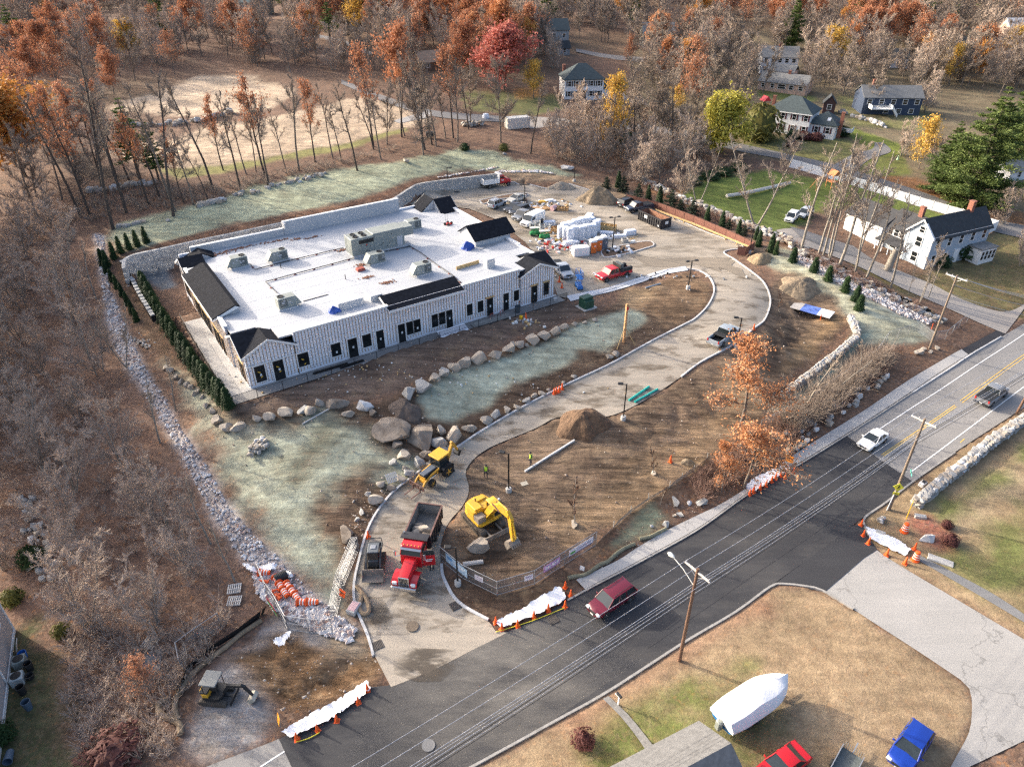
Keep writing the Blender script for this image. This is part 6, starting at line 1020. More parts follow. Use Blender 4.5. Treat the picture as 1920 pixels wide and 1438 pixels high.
riprap("soil_stones",[zp[(700,755)],zp[(835,1000)],zp[(448,756)],[(670,900),(760,890),(690,1000),(640,1030)],zp[(425,1235)],[(1090,1085),(1190,1000),(1300,905),(1400,820),(1494,846),(1400,912),(1250,990),(1160,1050)]],(420,380,260,150,120,200),.03,.12,.62)
# heaps of earth
def heap(label,u,v,wpx,dpx,h,m_,name="soil_heap",seed=0):
 p=P(u,v);s=ppm(p);rx,ry=wpx/s/2,dpx/s/2/.62;mb=MB();nr,na=9,40;vv=[(0,0,h)]
 for r in range(1,nr+1):
  f=r/nr
  for k in range(na):
   a=2*math.pi*k/na;q=f*(1+.16*math.sin(2*a+seed)+.1*math.sin(5*a+seed*2));x,y=rx*q*math.cos(a),ry*q*math.sin(a);z=h*max(0,1-f**1.5)*(1+.2*math.sin(3*a+seed)*f)+.16*h*(vnoise(x*1.6+seed*9,y*1.6,1)-.5)*(1.3-f)+.07*(vnoise(x*5+seed,y*5,1)-.5)
   vv.append((x,y,z-(.25 if r==nr else 0)+float(H(p.x+x,p.y+y))-p.z))
 fs=[(0,1+k,1+(k+1)%na)for k in range(na)]+[(1+(r-1)*na+k,1+r*na+k,1+r*na+(k+1)%na,1+(r-1)*na+(k+1)%na)for r in range(1,nr)for k in range(na)]
 o=mb.add(vv,fs,False).build(name,m_);o.location=p;o['label']=label;o['category']="earth heap";return o
m_e1=M("heap_brown",(.14,.085,.05),.95,.45,2.5,.12,detail=8);m_e2=M("heap_grey",(.30,.26,.21),.95,.3,2.5,.08,detail=8);m_e3=M("heap_umber",(.22,.17,.115),.95,.4,2,.1,detail=8);m_e4=M("heap_dark",(.11,.085,.07),.95,.3,2,.1,detail=8)
heap("tall heap of brown soil on the drive by the lamp post",1093,797,92,60,2.0,m_e1,seed=1);heap("low heap of grey gravel at the north kerb of the lot",1053,353,50,16,1.3,m_e2,seed=2);heap("large heap of brown grey earth beside the black utility car",1122,378,78,30,3.0,m_e3,seed=3)
heap("ridge of fresh earth on the basin rim near the evergreens",1500,540,90,40,1.3,m_e3,seed=5);heap("mound of tan earth at the edge of the round bend",1425,487,50,30,1.1,M("heap_tan",(.27,.2,.12),.95,.35,2,.1),seed=6);
heap("clod heap in the wide soil area beside a young root ball",1290,868,26,12,.5,m_e3,seed=8);heap("low dark heap of earth between ledge boulders and terrace",760,770,60,36,.8,m_e4,seed=9)
# cones, barrels, signs, sheeting
m_or=M("cone_orange",(.85,.12,.02),.5,.06,3);m_wh=M("reflective_white",(.82,.82,.82),.5,.04,3);m_bk=m_dark
cone0=thing("traffic_cone","x","traffic cone",(0,0,-50));MB().cbox((0,0,.03),(.42,.42,.06),.02).build("base",m_or,cone0);MB().lathe([(.16,.06),(.045,.86),(.03,.88)],(0,0,0),12).build("body",m_or,cone0);MB().lathe([(.118,.33),(.088,.50)],(0,0,0),12).lathe([(.078,.58),(.062,.68)],(0,0,0),12).build("collar",m_wh,cone0)
def cones(lst,txts,group):
 for i,((u,v),tx)in enumerate(zip(lst,txts)):dup(cone0,P(u,v),random.random(),random.uniform(1.0,1.12),tx,group)
o_=lambda n,s:[f"orange cone, {ORD[i]} {s}" for i in range(n)]
cones([(929.5,1168),(941,1180),(970.5,1174.5),(1001,1158),(1028,1145.5),(1059.4,1138.5),(1070,1118),(1059.7,1101.7)],o_(8,"from the drive along the middle white sheet"),"cones by the middle white sheet")
cones([(557.4,1387),(595.8,1370),(632,1352),(672.4,1318.5),(689.4,1295)],o_(5,"from the bottom along the lower white sheet"),"cones by the lower white sheet")
cones([(1405,928.5),(1412,923.5),(1424.5,917.7),(1435.4,912),(1446,904),(1453.4,898.5),(1463,893.5),(1471.8,896.8),(1475.5,885),(1487,887.6)],o_(10,"from the lower end of the sheet under the orange oak"),"cones by the sheet under the oak")
cones([(1614,985),(1618,1004.7),(1627.5,1020),(1662,1041),(1696.5,1057),(1714,1030)],o_(6,"from the kerb corner along the sheet at the lawn"),"cones by the sheet at the lawn")
cones([(1039,738.7),(1043,737),(1048,735),(1054,730)],o_(4,"from the west in the cluster on the inner drive kerb"),"cones clustered on the drive kerb")
cones([(691,1007.7),(986,598),(1412.8,618.4),(1394,633),(1053.6,540),(1048.6,529),(1256.8,866)],["orange cone alone on the drive above the skid steer","orange cone beside the buckets on the soil terrace","orange cone on the kerb at the outer bend","orange cone on the kerb behind the orange oak","orange cone near the blue scissor lift","orange cone behind the cone at the building corner","orange cone alone on the wide bare soil"],"single cones about the site")
bar0=thing("traffic_barrel","x","traffic barrel",(0,0,-50));MB().lathe([(.29,.10),(.28,.35),(.265,.36),(.255,.6),(.24,.61),(.235,.82),(.215,.83),(.205,1.0),(.12,1.03)],(0,0,0),16).build("body",m_or,bar0);MB().lathe([(.284,.27),(.282,.35)],(0,0,0),16).lathe([(.262,.50),(.259,.60)],(0,0,0),16).lathe([(.242,.74),(.240,.82)],(0,0,0),16).build("stripe",m_wh,bar0);MB().lathe([(.38,0),(.36,.1),(.25,.11)],(0,0,0),16).build("rubber_foot",m_or,bar0)
for(u,v,tx)in((1695,996.4,"upright orange barrel on the lawn by the red mulch"),(1715.6,1050,"upright orange barrel at the end of the white sheet")):dup(bar0,P(u,v),0,1.12,tx,"upright traffic barrels")
def lying(a,b,n,tx):
 A_,B_=P(*a),P(*b);d=(B_-A_);an=math.atan2(d.y,d.x)
 for k in range(n):
  q=A_.lerp(B_,k/max(1,n))+Vector((0,0,.36));o=dup(bar0,q,0,1.1,tx[k],"toppled traffic barrels");o.rotation_euler=(R(90),0,an+R(90));o.rotation_mode='XYZ'
  o.rotation_euler=Matrix.Rotation(an,3,'Z').to_4x4().to_3x3().to_euler()if False else(Matrix.Rotation(an,3,'Z')@Matrix.Rotation(R(90),3,'Y')).to_euler()
lying((486,1078),(505,1078),1,["toppled orange barrel beside the grey cloth heap"]);lying((517,1086),(538,1120),3,["top barrel of the nested orange stack by the corrugated pipe","middle barrel of the nested orange stack by the corrugated pipe","lowest barrel of the nested orange stack by the corrugated pipe"]);lying((537,1098),(560,1127),3,["top barrel of the second nested orange stack","middle barrel of the second nested orange stack","lowest barrel of the second nested orange stack"]);lying((558,1133),(592,1133),2,["near barrel of the level orange pair on the gravel","far barrel of the level orange pair on the gravel"])
for(u,v,an,tx)in((512,1112,.4,"toppled cone nearest the nested barrels"),(520,1119,.2,"toppled cone below the others beside the barrels"),(527,1126,2.5,"toppled cone pointing at the fence banner"),(505,1094,3.0,"dull toppled cone under the corrugated pipe")):
 o=dup(cone0,P(u,v)+Vector((0,0,.2)),0,1.1,tx,"toppled cones");o.rotation_euler=(Matrix.Rotation(an,3,'Z')@Matrix.Rotation(R(80),3,'Y')).to_euler()
for o in[cone0,bar0]+list(cone0 .children)+list(bar0 .children):bpy.data.objects.remove(o)
p=P(528,1088);cpipe=thing("corrugated_pipe","coil of black corrugated drain pipe beside the barrels","pipe",p+Vector((0,0,.35)),.6);prof=[]
for k in range(16):prof+=[(.46 if k%2 else.42,-.55+k*.075)]
MB().lathe(prof,(0,0,.15),20,'X').build("pipe",m_dark,cpipe)
def board(name,label,u,v,w,h,face,m_,lean=.25,cat="sign",post=True,z0=.5,stripes=0,trim=None):
 t=thing(name,label,cat,P(u,v),face);pn=MB().box((0,0,z0+h/2),(w,.03,h),0,0,-lean).build("panel",m_,t)
 if post:MB().tube((-w*.3,.0,0),(-w*.3,.06,z0+h*.8),.025).tube((w*.3,.0,0),(w*.3,.06,z0+h*.8),.025).build("legs",m_galv,t)
 for k in range(stripes):MB().box((0,-.022-lean*0,z0+h*(.3+.35*k)),(w*.7,.01,h*.14),0,0,-lean).build("lettering",trim or m_dark,t)
 return t
board("warning_sign","orange sign with white foot propped by the stacked fence panels",644,1124,.75,.7,R(-35),m_or,.35,stripes=2);board("barricade_sign","small orange and white board at the end of the lower white sheet",526,1362,.6,.9,R(-60),M("sign_amber",(.85,.35,.03),.5,.05,3),.2,stripes=1,trim=m_wh);board("warning_sign","orange sign at the far end of the sheet under the oak",1477,872,.9,.8,R(-30),M("sign_orange",(.88,.30,.02),.5,.05,3),.2,stripes=2);board("yard_sign","small white sign standing in the leaves by the sidewalk",1091,1072,.45,.5,R(-25),m_wh,.1,z0=.25)
m_sheet=M("white_plastic_sheet",(.80,.81,.83),.45,.05,.8,.05)
def plastic(label,pts,s=1.0):
 w=[P(*q)for q in pts];poly=resample(np.array([q[:2]for q in w+[w[0]]]),90)[:-1];poly+=RNG.normal(0,.06,poly.shape);bm=bmesh.new();f=bm.faces.new([bm.verts.new((p_[0],p_[1],0))for p_ in poly]);xs,ys=poly[:,0],poly[:,1]
 for ax,lo,hi in((0,xs.min(),xs.max()),(1,ys.min(),ys.max())):
  k=lo+.35
  while k<hi:
   co=[0,0,0];no=[0,0,0];co[ax]=k;no[ax]=1;bmesh.ops.bisect_plane(bm,geom=bm.verts[:]+bm.edges[:]+bm.faces[:],plane_co=co,plane_no=no);k+=.35
 bmesh.ops.triangulate(bm,faces=bm.faces[:]);c=np.array([v_.co[:]for v_ in bm.verts]);z=H(c[:,0],c[:,1])+.17+.55*s*np.abs(fbm(c[:,0],c[:,1],1.3,4))+.09*np.abs(np.sin(c[:,0]*3.1+c[:,1]*1.7+9*fbm(c[:,0],c[:,1],.5)))
 for v_,q in zip(bm.verts,z):v_.co.z=q
 bmesh.ops.recalc_face_normals(bm,faces=bm.faces);me=bpy.data.meshes.new("plastic_sheet");bm.to_mesh(me);bm.free();me.materials.append(m_sheet);me.polygons.foreach_set("use_smooth",[True]*len(me.polygons));link("plastic_sheet",me,None,label=label,category="sheeting")
plastic("white plastic sheet spread on the kerb below the small excavator",[(528,1376),(545,1362),(590,1340),(640,1312),(688,1278),(695,1295),(668,1318),(630,1345),(590,1366),(545,1386)]);plastic("white plastic sheet with yellow line between soil corner and black road",Z(820,1000,6.39,(705,1090),(780,1030),(1040,910),(1200,790),(1370,710),(1440,645),(1490,700),(1550,785),(1500,830),(1180,1000),(960,1080),(770,1150)));plastic("white plastic sheet under the orange oak beside the road",Z(1200,820,5.99,(1175,565),(1290,465),(1480,375),(1620,305),(1685,370),(1500,480),(1290,620),(1220,615)),.6);plastic("white plastic sheet at the lawn corner by the pale street",Z(1280,958,2.996,(1025,98),(1110,125),(1200,165),(1278,222),(1252,262),(1140,212),(1050,165)),.7)
plastic("grey white cloth heap beside the toppled barrels",Z(440,1030,6.39,(290,240),(430,185),(510,210),(500,270),(400,290),(300,290)),1.5);plastic("white cloth strip on the crushed stone by the pipe",Z(440,1030,6.39,(580,285),(650,280),(710,340),(690,375),(620,330)),1);plastic("white cloth heap at the foot of the fence corner",Z(440,1030,6.39,(470,1120),(560,1060),(650,1010),(690,1040),(610,1110),(600,1170),(520,1190)),1.6);plastic("torn white cloth at the brush edge above the barrels",Z(440,1030,6.39,(95,185),(160,190),(270,270),(290,300),(190,290)),1)
# fences
m_mesh=bpy.data.materials.new("chain_link");m_mesh.use_nodes=True
def seethrough(name,c,a):
 m=bpy.data.materials.new(name);m.use_nodes=True;N=m.node_tree.nodes;L=m.node_tree.links;b=N["Principled BSDF"];b.inputs['Base Color'].default_value=(*c,1);b.inputs['Roughness'].default_value=.6;t=N.new("ShaderNodeBsdfTransparent");x=N.new("ShaderNodeMixShader")
 tc=N.new("ShaderNodeNewGeometry");wv=N.new("ShaderNodeTexNoise");wv.inputs['Scale'].default_value=6;L.new(tc.outputs['Position'],wv.inputs[0]);mr=N.new("ShaderNodeMapRange");mr.inputs[3].default_value=a-.12;mr.inputs[4].default_value=a+.12;L.new(wv.outputs[0],mr.inputs[0]);L.new(mr.outputs[0],x.inputs[0])
 L.new(t.outputs[0],x.inputs[1]);L.new(b.outputs[0],x.inputs[2]);L.new(x.outputs[0],N["Material Output"].inputs[0]);return m
m_mesh=seethrough("chain_link_grey",(.30,.31,.32),.30);m_meshk=seethrough("chain_link_black",(.012,.012,.013),.34);m_fab=seethrough("silt_fabric_grey",(.30,.30,.28),.75);m_silt=M("silt_fabric_black",(.012,.012,.013),.7,.3,2)
def meshfence(label,pts,h,post,mesh,rails=(1.0,),every=3.0,name="fence",world=False,rp=.03,base=0.0,smooth=False,lean=0.0,bot=.05):
 w=pts if world else[tuple(q)for q in px(pts,smooth,1.5)];t=thing(name,label,"fence",(0,0,0));q=[]
 for a,b in zip(w[:-1],w[1:]):
  n=max(1,round(math.dist(a[:2],b[:2])/every))
  for k in range(n):q.append((a[0]+(b[0]-a[0])*k/n,a[1]+(b[1]-a[1])*k/n))
 q.append(tuple(w[-1][:2]));g=[Vector((x,y,float(H(x,y))+base))for x,y in q];pm=MB().tube((0,0,-.1),(0,0,h),rp*1.35,rp*1.35,6).mesh("post",post)
 for p_ in g:link("post",pm,t,p_)
 for a,b in zip(g[:-1],g[1:]):
  off=Vector((lean*random.uniform(.3,1),lean*random.uniform(-.5,.5),0));MB().quad(a+Vector((0,0,bot)),b+Vector((0,0,bot)),b+Vector((0,0,h*.99))+off,a+Vector((0,0,h*.99))+off).build("panel",mesh,t)
  if rails:
   r=MB()
   for f in rails:r.tube(a+Vector((0,0,h*f)),b+Vector((0,0,h*f)),rp,rp,5,False)
   r.build("rail",post,t)
 return t,g
pw=[tuple(bw(*q)[:2])for q in((-2.9,22),(-2.9,-2.5),(BL+.7,-2.4))]
meshfence("black chain link fence round the new building's patio",pw,1.35,m_black,m_meshk,(1.0,.1),3.0,world=True)
meshfence("thin black fence along the top of the block wall",[tuple(p_[:2]+np.array([-.3,.6]))for p_ in WALL],1.2,m_black,seethrough("wire_mesh_black",(.012,.012,.013),.14),(1.0,),3.2,world=True,rp=.018,base=.15)
tf,tg=meshfence("grey chain link panels hung with banners round the soil corner",[(826,1050),(867,1084),(932,1116),(1002,1094.7),(1058,1058.7),(1117,1022)],1.85,m_galv,seethrough("chain_link_dense",(.14,.145,.15),.5),(1.0,.5,.03),3.0)
def banner(a,b,f0,f1,z0,z1,m_,nm,txt=()):
 A_,B_=tg[a],tg[b];d=(B_-A_);n=Vector((d.y,-d.x,0)).normalized()*.06;p0,p1=A_.lerp(B_,f0)+n,A_.lerp(B_,f1)+n;o=MB().add([p0+Vector((0,0,z0)),p1+Vector((0,0,z0)),p1+Vector((0,0,z1)),p0+Vector((0,0,z1))]+[q+n*.3 for q in(p0+Vector((0,0,z0)),p1+Vector((0,0,z0)),p1+Vector((0,0,z1)),p0+Vector((0,0,z1)))],[(0,1,2,3),(7,6,5,4),(0,4,5,1),(2,6,7,3),(1,5,6,2),(3,7,4,0)]).build("banner",m_)
 o['label']=nm;o['category']="banner"
 for(x0,x1,q0,q1,mt)in txt:
  s0,s1=p0 .lerp(p1,x0)+n*.38,p0 .lerp(p1,x1)+n*.38;zz0,zz1=z0+(z1-z0)*q0,z0+(z1-z0)*q1;MB().quad(s0+Vector((0,0,zz0)),s1+Vector((0,0,zz0)),s1+Vector((0,0,zz1)),s0+Vector((0,0,zz1))).build("lettering",mt,o)
m_bl=M("banner_pale_blue",(.42,.58,.72),.6,.06,2);m_pk=M("banner_white",(.68,.65,.69),.6,.05,2);m_pu=M("banner_mauve",(.45,.28,.46),.6,.08,2);m_gn=M("banner_green",(.12,.36,.10),.6,.1,3);m_vi=M("banner_violet",(.12,.07,.17),.6,.1,3);m_ln=M("banner_print",(.40,.33,.42),.6,.1,3);m_bd=M("banner_blue",(.12,.30,.55),.6,.1,3)
def seg(v0):return min(range(len(tg)),key=lambda i:(tg[i]-P(*v0)).length)
i0,i1,i2,i3,i4,i5=[seg(q)for q in((826,1050),(867,1084),(932,1116),(1002,1094.7),(1058,1058.7),(1117,1022))]
banner(i0,i0+1,.3,1.25,.7,1.75,m_bl,"pale blue banner on the fence behind the lamp post",((.08,.3,.55,.85,m_bd),(.38,.9,.6,.7,m_wh),(.38,.8,.4,.5,m_wh)));banner(i1,i2,.38,.62,.85,1.5,m_pk,"plain white banner with faint print on the fence's west side",((.15,.85,.6,.75,m_ln),(.2,.8,.25,.35,m_ln)));banner(i3-1,i3,.72,.95,.85,1.5,m_pk,"small pale notice on the fence between the two long banners",((.15,.85,.55,.85,m_ln),));banner(i3,i4,.28,.82,.8,1.6,m_pu,"mauve banner with white lettering on the fence",((.1,.42,.3,.72,m_pk),(.5,.72,.3,.72,m_pk),(.78,.9,.3,.72,m_pk)));banner(i4,i5,.12,.88,.75,1.6,m_pk,"long white banner with a green emblem and violet foot",((.05,.25,.25,.6,m_gn),(.35,.9,.45,.6,m_ln),(0,1,0,.12,m_vi)))
meshfence("sagging fence of grey silt fabric along the soil edge above the leaves",[(1117,1022),(1150,990),(1182,962),(1215,938),(1255,915),(1300,885),(1325,862)],1.0,m_galv,m_fab,(),2.4,lean=.5)
meshfence("sagging grey fabric fence above the road from the oak to the corner",[(1425,805),(1470,785),(1520,757),(1560,727),(1600,700),(1640,672),(1662,640),(1720,622),(1745,640),(1772,636),(1797,615),(1812,605)],1.5,m_galv,m_mesh,(1.0,),2.4,lean=.4)
meshfence("black silt fence along the crushed stone swale",[(1440,440),(1500,468),(1560,497),(1630,532),(1690,565),(1745,590),(1752,600)],.75,m_batten,m_silt,(),2.4)
meshfence("black silt fence leaning beside the crushed stone in the lower west",Z(0,958,2.996,(1000,1030),(1040,920),(1110,850),(1200,780),(1340,690),(1460,600),(1480,580)),.95,m_batten,m_silt,(),2.2,lean=.5)
meshfence("grey chain link panel leaning behind the black silt fence",Z(0,958,2.996,(1030,900),(1010,810),(1110,735),(1240,645)),1.7,m_galv,m_mesh,(1.0,.03),2.6,lean=.9)
meshfence("grey fence panels with red and green banner beside the barrels",Z(440,1030,6.39,(300,330),(400,560),(500,700),(640,960)),1.85,m_galv,m_mesh,(1.0,.5,.03),3.0);meshfence("grey fence panels crossing the crushed stone to the drive",Z(440,1030,6.39,(640,960),(900,1000),(1180,1010)),1.85,m_galv,m_mesh,(1.0,.5,.03),2.6)
for(z0,m_)in((.35,m_gn),(.75,M("banner_red",(.55,.05,.12),.6,.1,3))):
 A_,B_=P(506,1132),P(524,1160);MB().quad(A_+Vector((-.1,-.1,z0)),B_+Vector((-.1,-.1,z0)),B_+Vector((-.1,-.1,z0+.5)),A_+Vector((-.1,-.1,z0+.5))).build("banner",m_,None,label="green lower band of the banner beside the barrels" if z0<.5 else "red upper band of the banner beside the barrels",category="banner")
st_=thing("fence_panel_stack","bundle of grey fence panels stacked along the drive kerb","fence panels",(0,0,0))
for k in range(5):
 A_,B_,C_=P(673-k*2.6,1030),P(644-k*2.6,1100),P(630-k*2.2,1160)
 for a,b in((A_,B_),(B_,C_)):MB().tube(a+Vector((0,0,.05)),b+Vector((0,0,.05)),.018).tube(a+Vector((0,0,1.7)),b+Vector((0,0,1.7)),.018).tube(a,a+Vector((0,0,1.7)),.03).tube(b,b+Vector((0,0,1.7)),.03).tube(a+Vector((0,0,.9)),b+Vector((0,0,.9)),.02).build("panel_frame",m_galv,st_)
m_brn=M("brown_vinyl",(.20,.085,.06),.6,.12,2)
def panelfence(label,pts,h,post,pan,every,name="fence",pw_=.1,cap=True,th=.06,cat="fence"):
 w=px(pts,False);t=thing(name,label,cat,(0,0,0));q=[]
 for a,b in zip(w[:-1],w[1:]):
  n=max(1,round(math.dist(a,b)/every));q+=[a+(b-a)*k/n for k in range(n)]
 q.append(w[-1]);g=[G(*p_)for p_ in q];pm=MB().cbox((0,0,h/2+.06),(pw_,pw_,h+.2),.02).mesh("post",post)
 for p_ in g:link("post",pm,t,p_)
 for a,b in zip(g[:-1],g[1:]):
  an=math.atan2(b.y-a.y,b.x-a.x);l=math.dist(a[:2],b[:2]);o=MB().box((0,0,h/2),(l-pw_,th,h*.94),0,0).build("panel",pan,t);o.location=(a+b)/2;o.rotation_euler=(0,-math.atan2(b.z-a.z,l),an)
  r=MB().box((0,0,h*.97),(l-pw_,th*1.5,.08)).build("top_rail",post,t);r.location=(a+b)/2;r.rotation_euler=(0,-math.atan2(b.z-a.z,l),an)
 return t
panelfence("brown panel fence along the east side of the lot",[(1174,378),(1232,393),(1300,419),(1360,445),(1412,470),(1397,480),(1382,478)],1.5,M("brown_post",(.10,.045,.035),.6,.1,2),m_brn,2.35)
gr=thing("guard_rail","yellow timber guard rail in front of the brown fence","guard rail",(0,0,0));w=px([(1230,399),(1300,425),(1360,450),(1403,468)],False);q=[]
for a,b in zip(w[:-1],w[1:]):n=round(math.dist(a,b)/2.4);q+=[a+(b-a)*k/n for k in range(n)]
q.append(w[-1]);g=[G(*p_)for p_ in q];pm=MB().box((0,0,.35),(.2,.2,.7)).mesh("post",m_wood)
for p_ in g:link("post",pm,gr,p_)
for a,b in zip(g[:-1],g[1:]):o=MB().box((0,-.16,.6),(math.dist(a[:2],b[:2])+.02,.12,.3)).build("rail",m_wood,gr);o.location=(a+b)/2;o.rotation_euler=(0,0,math.atan2(b.y-a.y,b.x-a.x))
panelfence("long white vinyl fence between the street and the green lawn",[(1480,314),(1560,337),(1640,361),(1720,387),(1800,410),(1866,432)],1.9,m_trim,M("white_vinyl",(.74,.76,.80),.5,.04,1),2.5);panelfence("white vinyl fence turning back from the street to the blue house",[(1866,432),(1835,447),(1800,462)],1.9,m_trim,m_trim,2.5)
lw=px([(231,500),(245,525),(262,556),(276,580),(290,603)],True,.9);lt=thing("planter_wall","narrow black faced wall with pale cap blocks west of the building","wall",(0,0,0));o=sweep("wall_face",lw,.5,.95,m_silt,0,parent=lt);cbm=MB().cbox((0,0,0),(.86,.6,.18),.03).mesh("cap_block",m_blk2)
for a,b in zip(lw[:-1],lw[1:]):z=(float(H(*a))+float(H(*b)))/2;link("cap_block",cbm,lt,((a[0]+b[0])/2,(a[1]+b[1])/2,z+1.04),math.atan2(b[1]-a[1],b[0]-a[0]))
# lamp posts, poles and wires
m_wpole=M("weathered_pole",(.20,.155,.115),.9,.3,2,.01,stretch=(6,6,.6));m_wpole2=M("brown_pole",(.15,.085,.055),.9,.3,2,.01,stretch=(6,6,.6));m_arm_=M("bleached_wood",(.55,.52,.48),.8,.12,2);m_lens=M("lamp_lens",(.7,.72,.74),.3,.05,2);m_ins=M("insulator_grey",(.45,.45,.47),.4,.1,3)
def lamp(label,u,v,vt,heads=1,face=R(180)):
 p=P(u,v);h=max(3.5,height_to(p,vt));t=thing("lamp_post",label,"lamp post",p,face,"black parking lot lamps");MB().lathe([(.32,-.3),(.32,.5),(.28,.55)],(0,0,0),14).build("footing",m_conc,t);MB().cbox((0,0,(h+.5)/2),(.14,.14,h-.5),.01).build("pole",m_black,t)
 for s in((1,)if heads==1 else(1,-1)):MB().box((s*.25,0,h-.08),(.4,.07,.07)).cbox((s*.72,0,h),(.62,.46,.14),.04).build("lamp_head",m_black,t);MB().box((s*.72,0,h-.078),(.5,.36,.02)).build("lens",m_lens,t)
lamp("black lamp post on bare soil between two workers",953.8,922,850,1,R(160));lamp("black lamp post on the drive edge beside the brown soil heap",1168.4,787,720,1,R(170));lamp("black lamp post nearest the street behind the fence",858.6,1096,1026,1,R(175));lamp("black lamp post beside the steel grey pickup",1380,652,596,1,R(170));lamp("twin headed lamp post on the soil island of the bend",1290,541.7,489,2,R(15));lamp("twin headed lamp post by the parked cars",983.5,384,346,2,R(10));lamp("twin headed lamp post at the portable toilets",1148,470,407,2,R(15));lamp("single black lamp post at the corner of the brown fence",1404.6,475,429,1,R(170));lamp("single black lamp post in front of the block wall",840,356,314,1,R(0));lamp("single black lamp post at the back of the lot by a big boulder",1076.6,341,302,1,R(180));lamp("single black lamp post behind the brown fence",1236,384,352,1,R(180))
WIRE_DIR=Vector((RR[near(RR,P(1790,848))][0]-RR[near(RR,P(1034,1355))][0],RR[near(RR,P(1790,848))][1]-RR[near(RR,P(1034,1355))][1],0)).normalized()
def upole(label,u,v,vt,lean=(0,0),arm_=True,m_=m_wpole,light=False,name="utility_pole",r=.17,armw=2.5):
 p=P(u,v);h=height_to(p,vt);t=thing(name,label,"utility pole",p,math.atan2(WIRE_DIR.y,WIRE_DIR.x));top=(lean[0],lean[1],h);MB().tube((0,0,-.3),top,r,r*.7,10).build("pole",m_,t);att=[]
 if arm_:
  o=MB().box((lean[0],lean[1],h-.35),(.12,armw,.14)).build("crossarm",m_arm_,t);MB().tube((lean[0],lean[1]-.8,h-.4),(lean[0],lean[1],h-1.0),.03).tube((lean[0],lean[1]+.8,h-.4),(lean[0],lean[1],h-1.0),.03).build("brace",m_galv,t)
  for yy in(-armw*.46,0 if light else armw*.2,armw*.46):MB().lathe([(.05,0),(.07,.08),(.04,.2)],(lean[0],lean[1]+yy,h-.28),8).build("insulator",m_ins,t)
 if light:
  MB().path([(0,.1,h-1.9),(0,1.3,h-1.2),(0,2.4,h-.9)],.04,6).build("light_arm",m_lw,t);MB().lathe([(.02,-.38),(.14,-.2),(.19,.1),(.1,.32),(.02,.36)],(0,0,0),10,'Y').build("street_light",m_lw,t).location=(0,2.65,h-.86)
 return t,p,h
P1=upole("brown utility pole with white crossarm and street light by the black road",1273.6,1238,1066,(0,0),True,m_wpole2,True);P2=upole("leaning grey utility pole with yellow walking signs at the lawn corner",1666.6,955,786,(.2,0),True);P3=upole("tall grey utility pole where the neighbour drive meets the road",1742,655,517,(.3,0),True,m_wpole,False,armw=2.9)
p4g=P(1912,765);
def wire(label,a,b,sag=.5,r=.018,m_=m_black):
 pts=[a.lerp(b,k/14)-Vector((0,0,sag*4*(k/14)*(1-k/14)))for k in range(15)];MB().path(pts,r,4).build("overhead_wire",m_,None,label=label,category="wire")
m_alu=M("bare_wire",(.50,.50,.52),.4,.1,2,metal=.3);perp=Vector((-WIRE_DIR.y,WIRE_DIR.x,0))
prevp=P1[1]-WIRE_DIR*46+Vector((0,0,0));nextp=P2[1]+WIRE_DIR*44
for i,(off,dz,m_,r_)in enumerate(((1.15,-.1,m_alu,.017),(.0,.25,m_alu,.017),(-1.15,-.1,m_alu,.017),(.2,-1.9,m_alu,.02),(.2,-2.25,m_alu,.014),(.22,-2.7,m_black,.028),(.22,-3.0,m_black,.028),(.22,-3.3,m_alu,.014),(.22,-3.6,m_black,.024))):
 nm=["north high bare wire","middle high bare wire","south high bare wire","upper bundled bare cable","thin bare cable below the bundle","upper black cable","second black cable","thin bare messenger cable","lowest black cable"][i]
 a=P1[1]+perp*off+Vector((0,0,P1[2]+dz));b=P2[1]+perp*off+Vector((0,0,P2[2]+dz));c=prevp+perp*off+Vector((0,0,P1[2]+dz));d=nextp+perp*off+Vector((0,0,P2[2]+dz))
 wire(f"{nm} between the brown pole and the leaning pole",a,b,.5,r_,m_);wire(f"{nm} from the brown pole towards the lower edge",c,a,.5,r_,m_);wire(f"{nm} beyond the leaning pole along the road",b,d,.5,r_,m_)
q3=P(1990,690)
for i,(dz,dx)in enumerate(((-.1,-1.2),(-.1,0),(-.1,1.2),(-1.3,0),(-2.6,0))):wire(["first bare wire from the corner pole over the junction","middle bare wire from the corner pole over the junction","third bare wire from the corner pole over the junction","lower bare wire from the corner pole over the junction","lowest wire from the corner pole over the junction"][i],P3[1]+perp*dx+Vector((0,0,P3[2]+dz)),q3+perp*dx*1.2+Vector((0,0,9.5+dz)),.6,.022,m_alu)
m_sy=M("sign_lime_yellow",(.75,.72,.06),.5,.05,3)
def onpole(name,label,P_,z,w,h,m_,ang,rot=0,off=.25):
 t=thing(name,label,"sign",P_[1]+Vector((math.cos(ang)*off,math.sin(ang)*off,z)),ang+R(90));MB().box((0,0,0),(w,.03,h),0,rot).build("panel",m_,t);return t
ang=R(-105);s1=onpole("pedestrian_sign","yellow diamond sign with black walking figure on the leaning pole",P2,3.3,.75,.75,m_sy,ang,R(45));MB().box((0,-.025,.02),(.10,.012,.22),0,.25).box((.05,-.025,.2),(.1,.012,.1)).box((-.07,-.025,-.14),(.06,.012,.2),0,.5).box((.08,-.025,-.14),(.06,.012,.2),0,-.5).box((.09,-.025,.05),(.18,.012,.05),0,.4).build("walking_figure",m_dark,s1);s2=onpole("arrow_sign","yellow plaque with black arrow under the walking sign",P2,2.45,.6,.32,m_sy,ang);MB().box((0,-.025,0),(.3,.012,.06),0,.5).box((-.12,-.025,-.08),(.14,.012,.05),0,1.4).build("arrow",m_dark,s2)
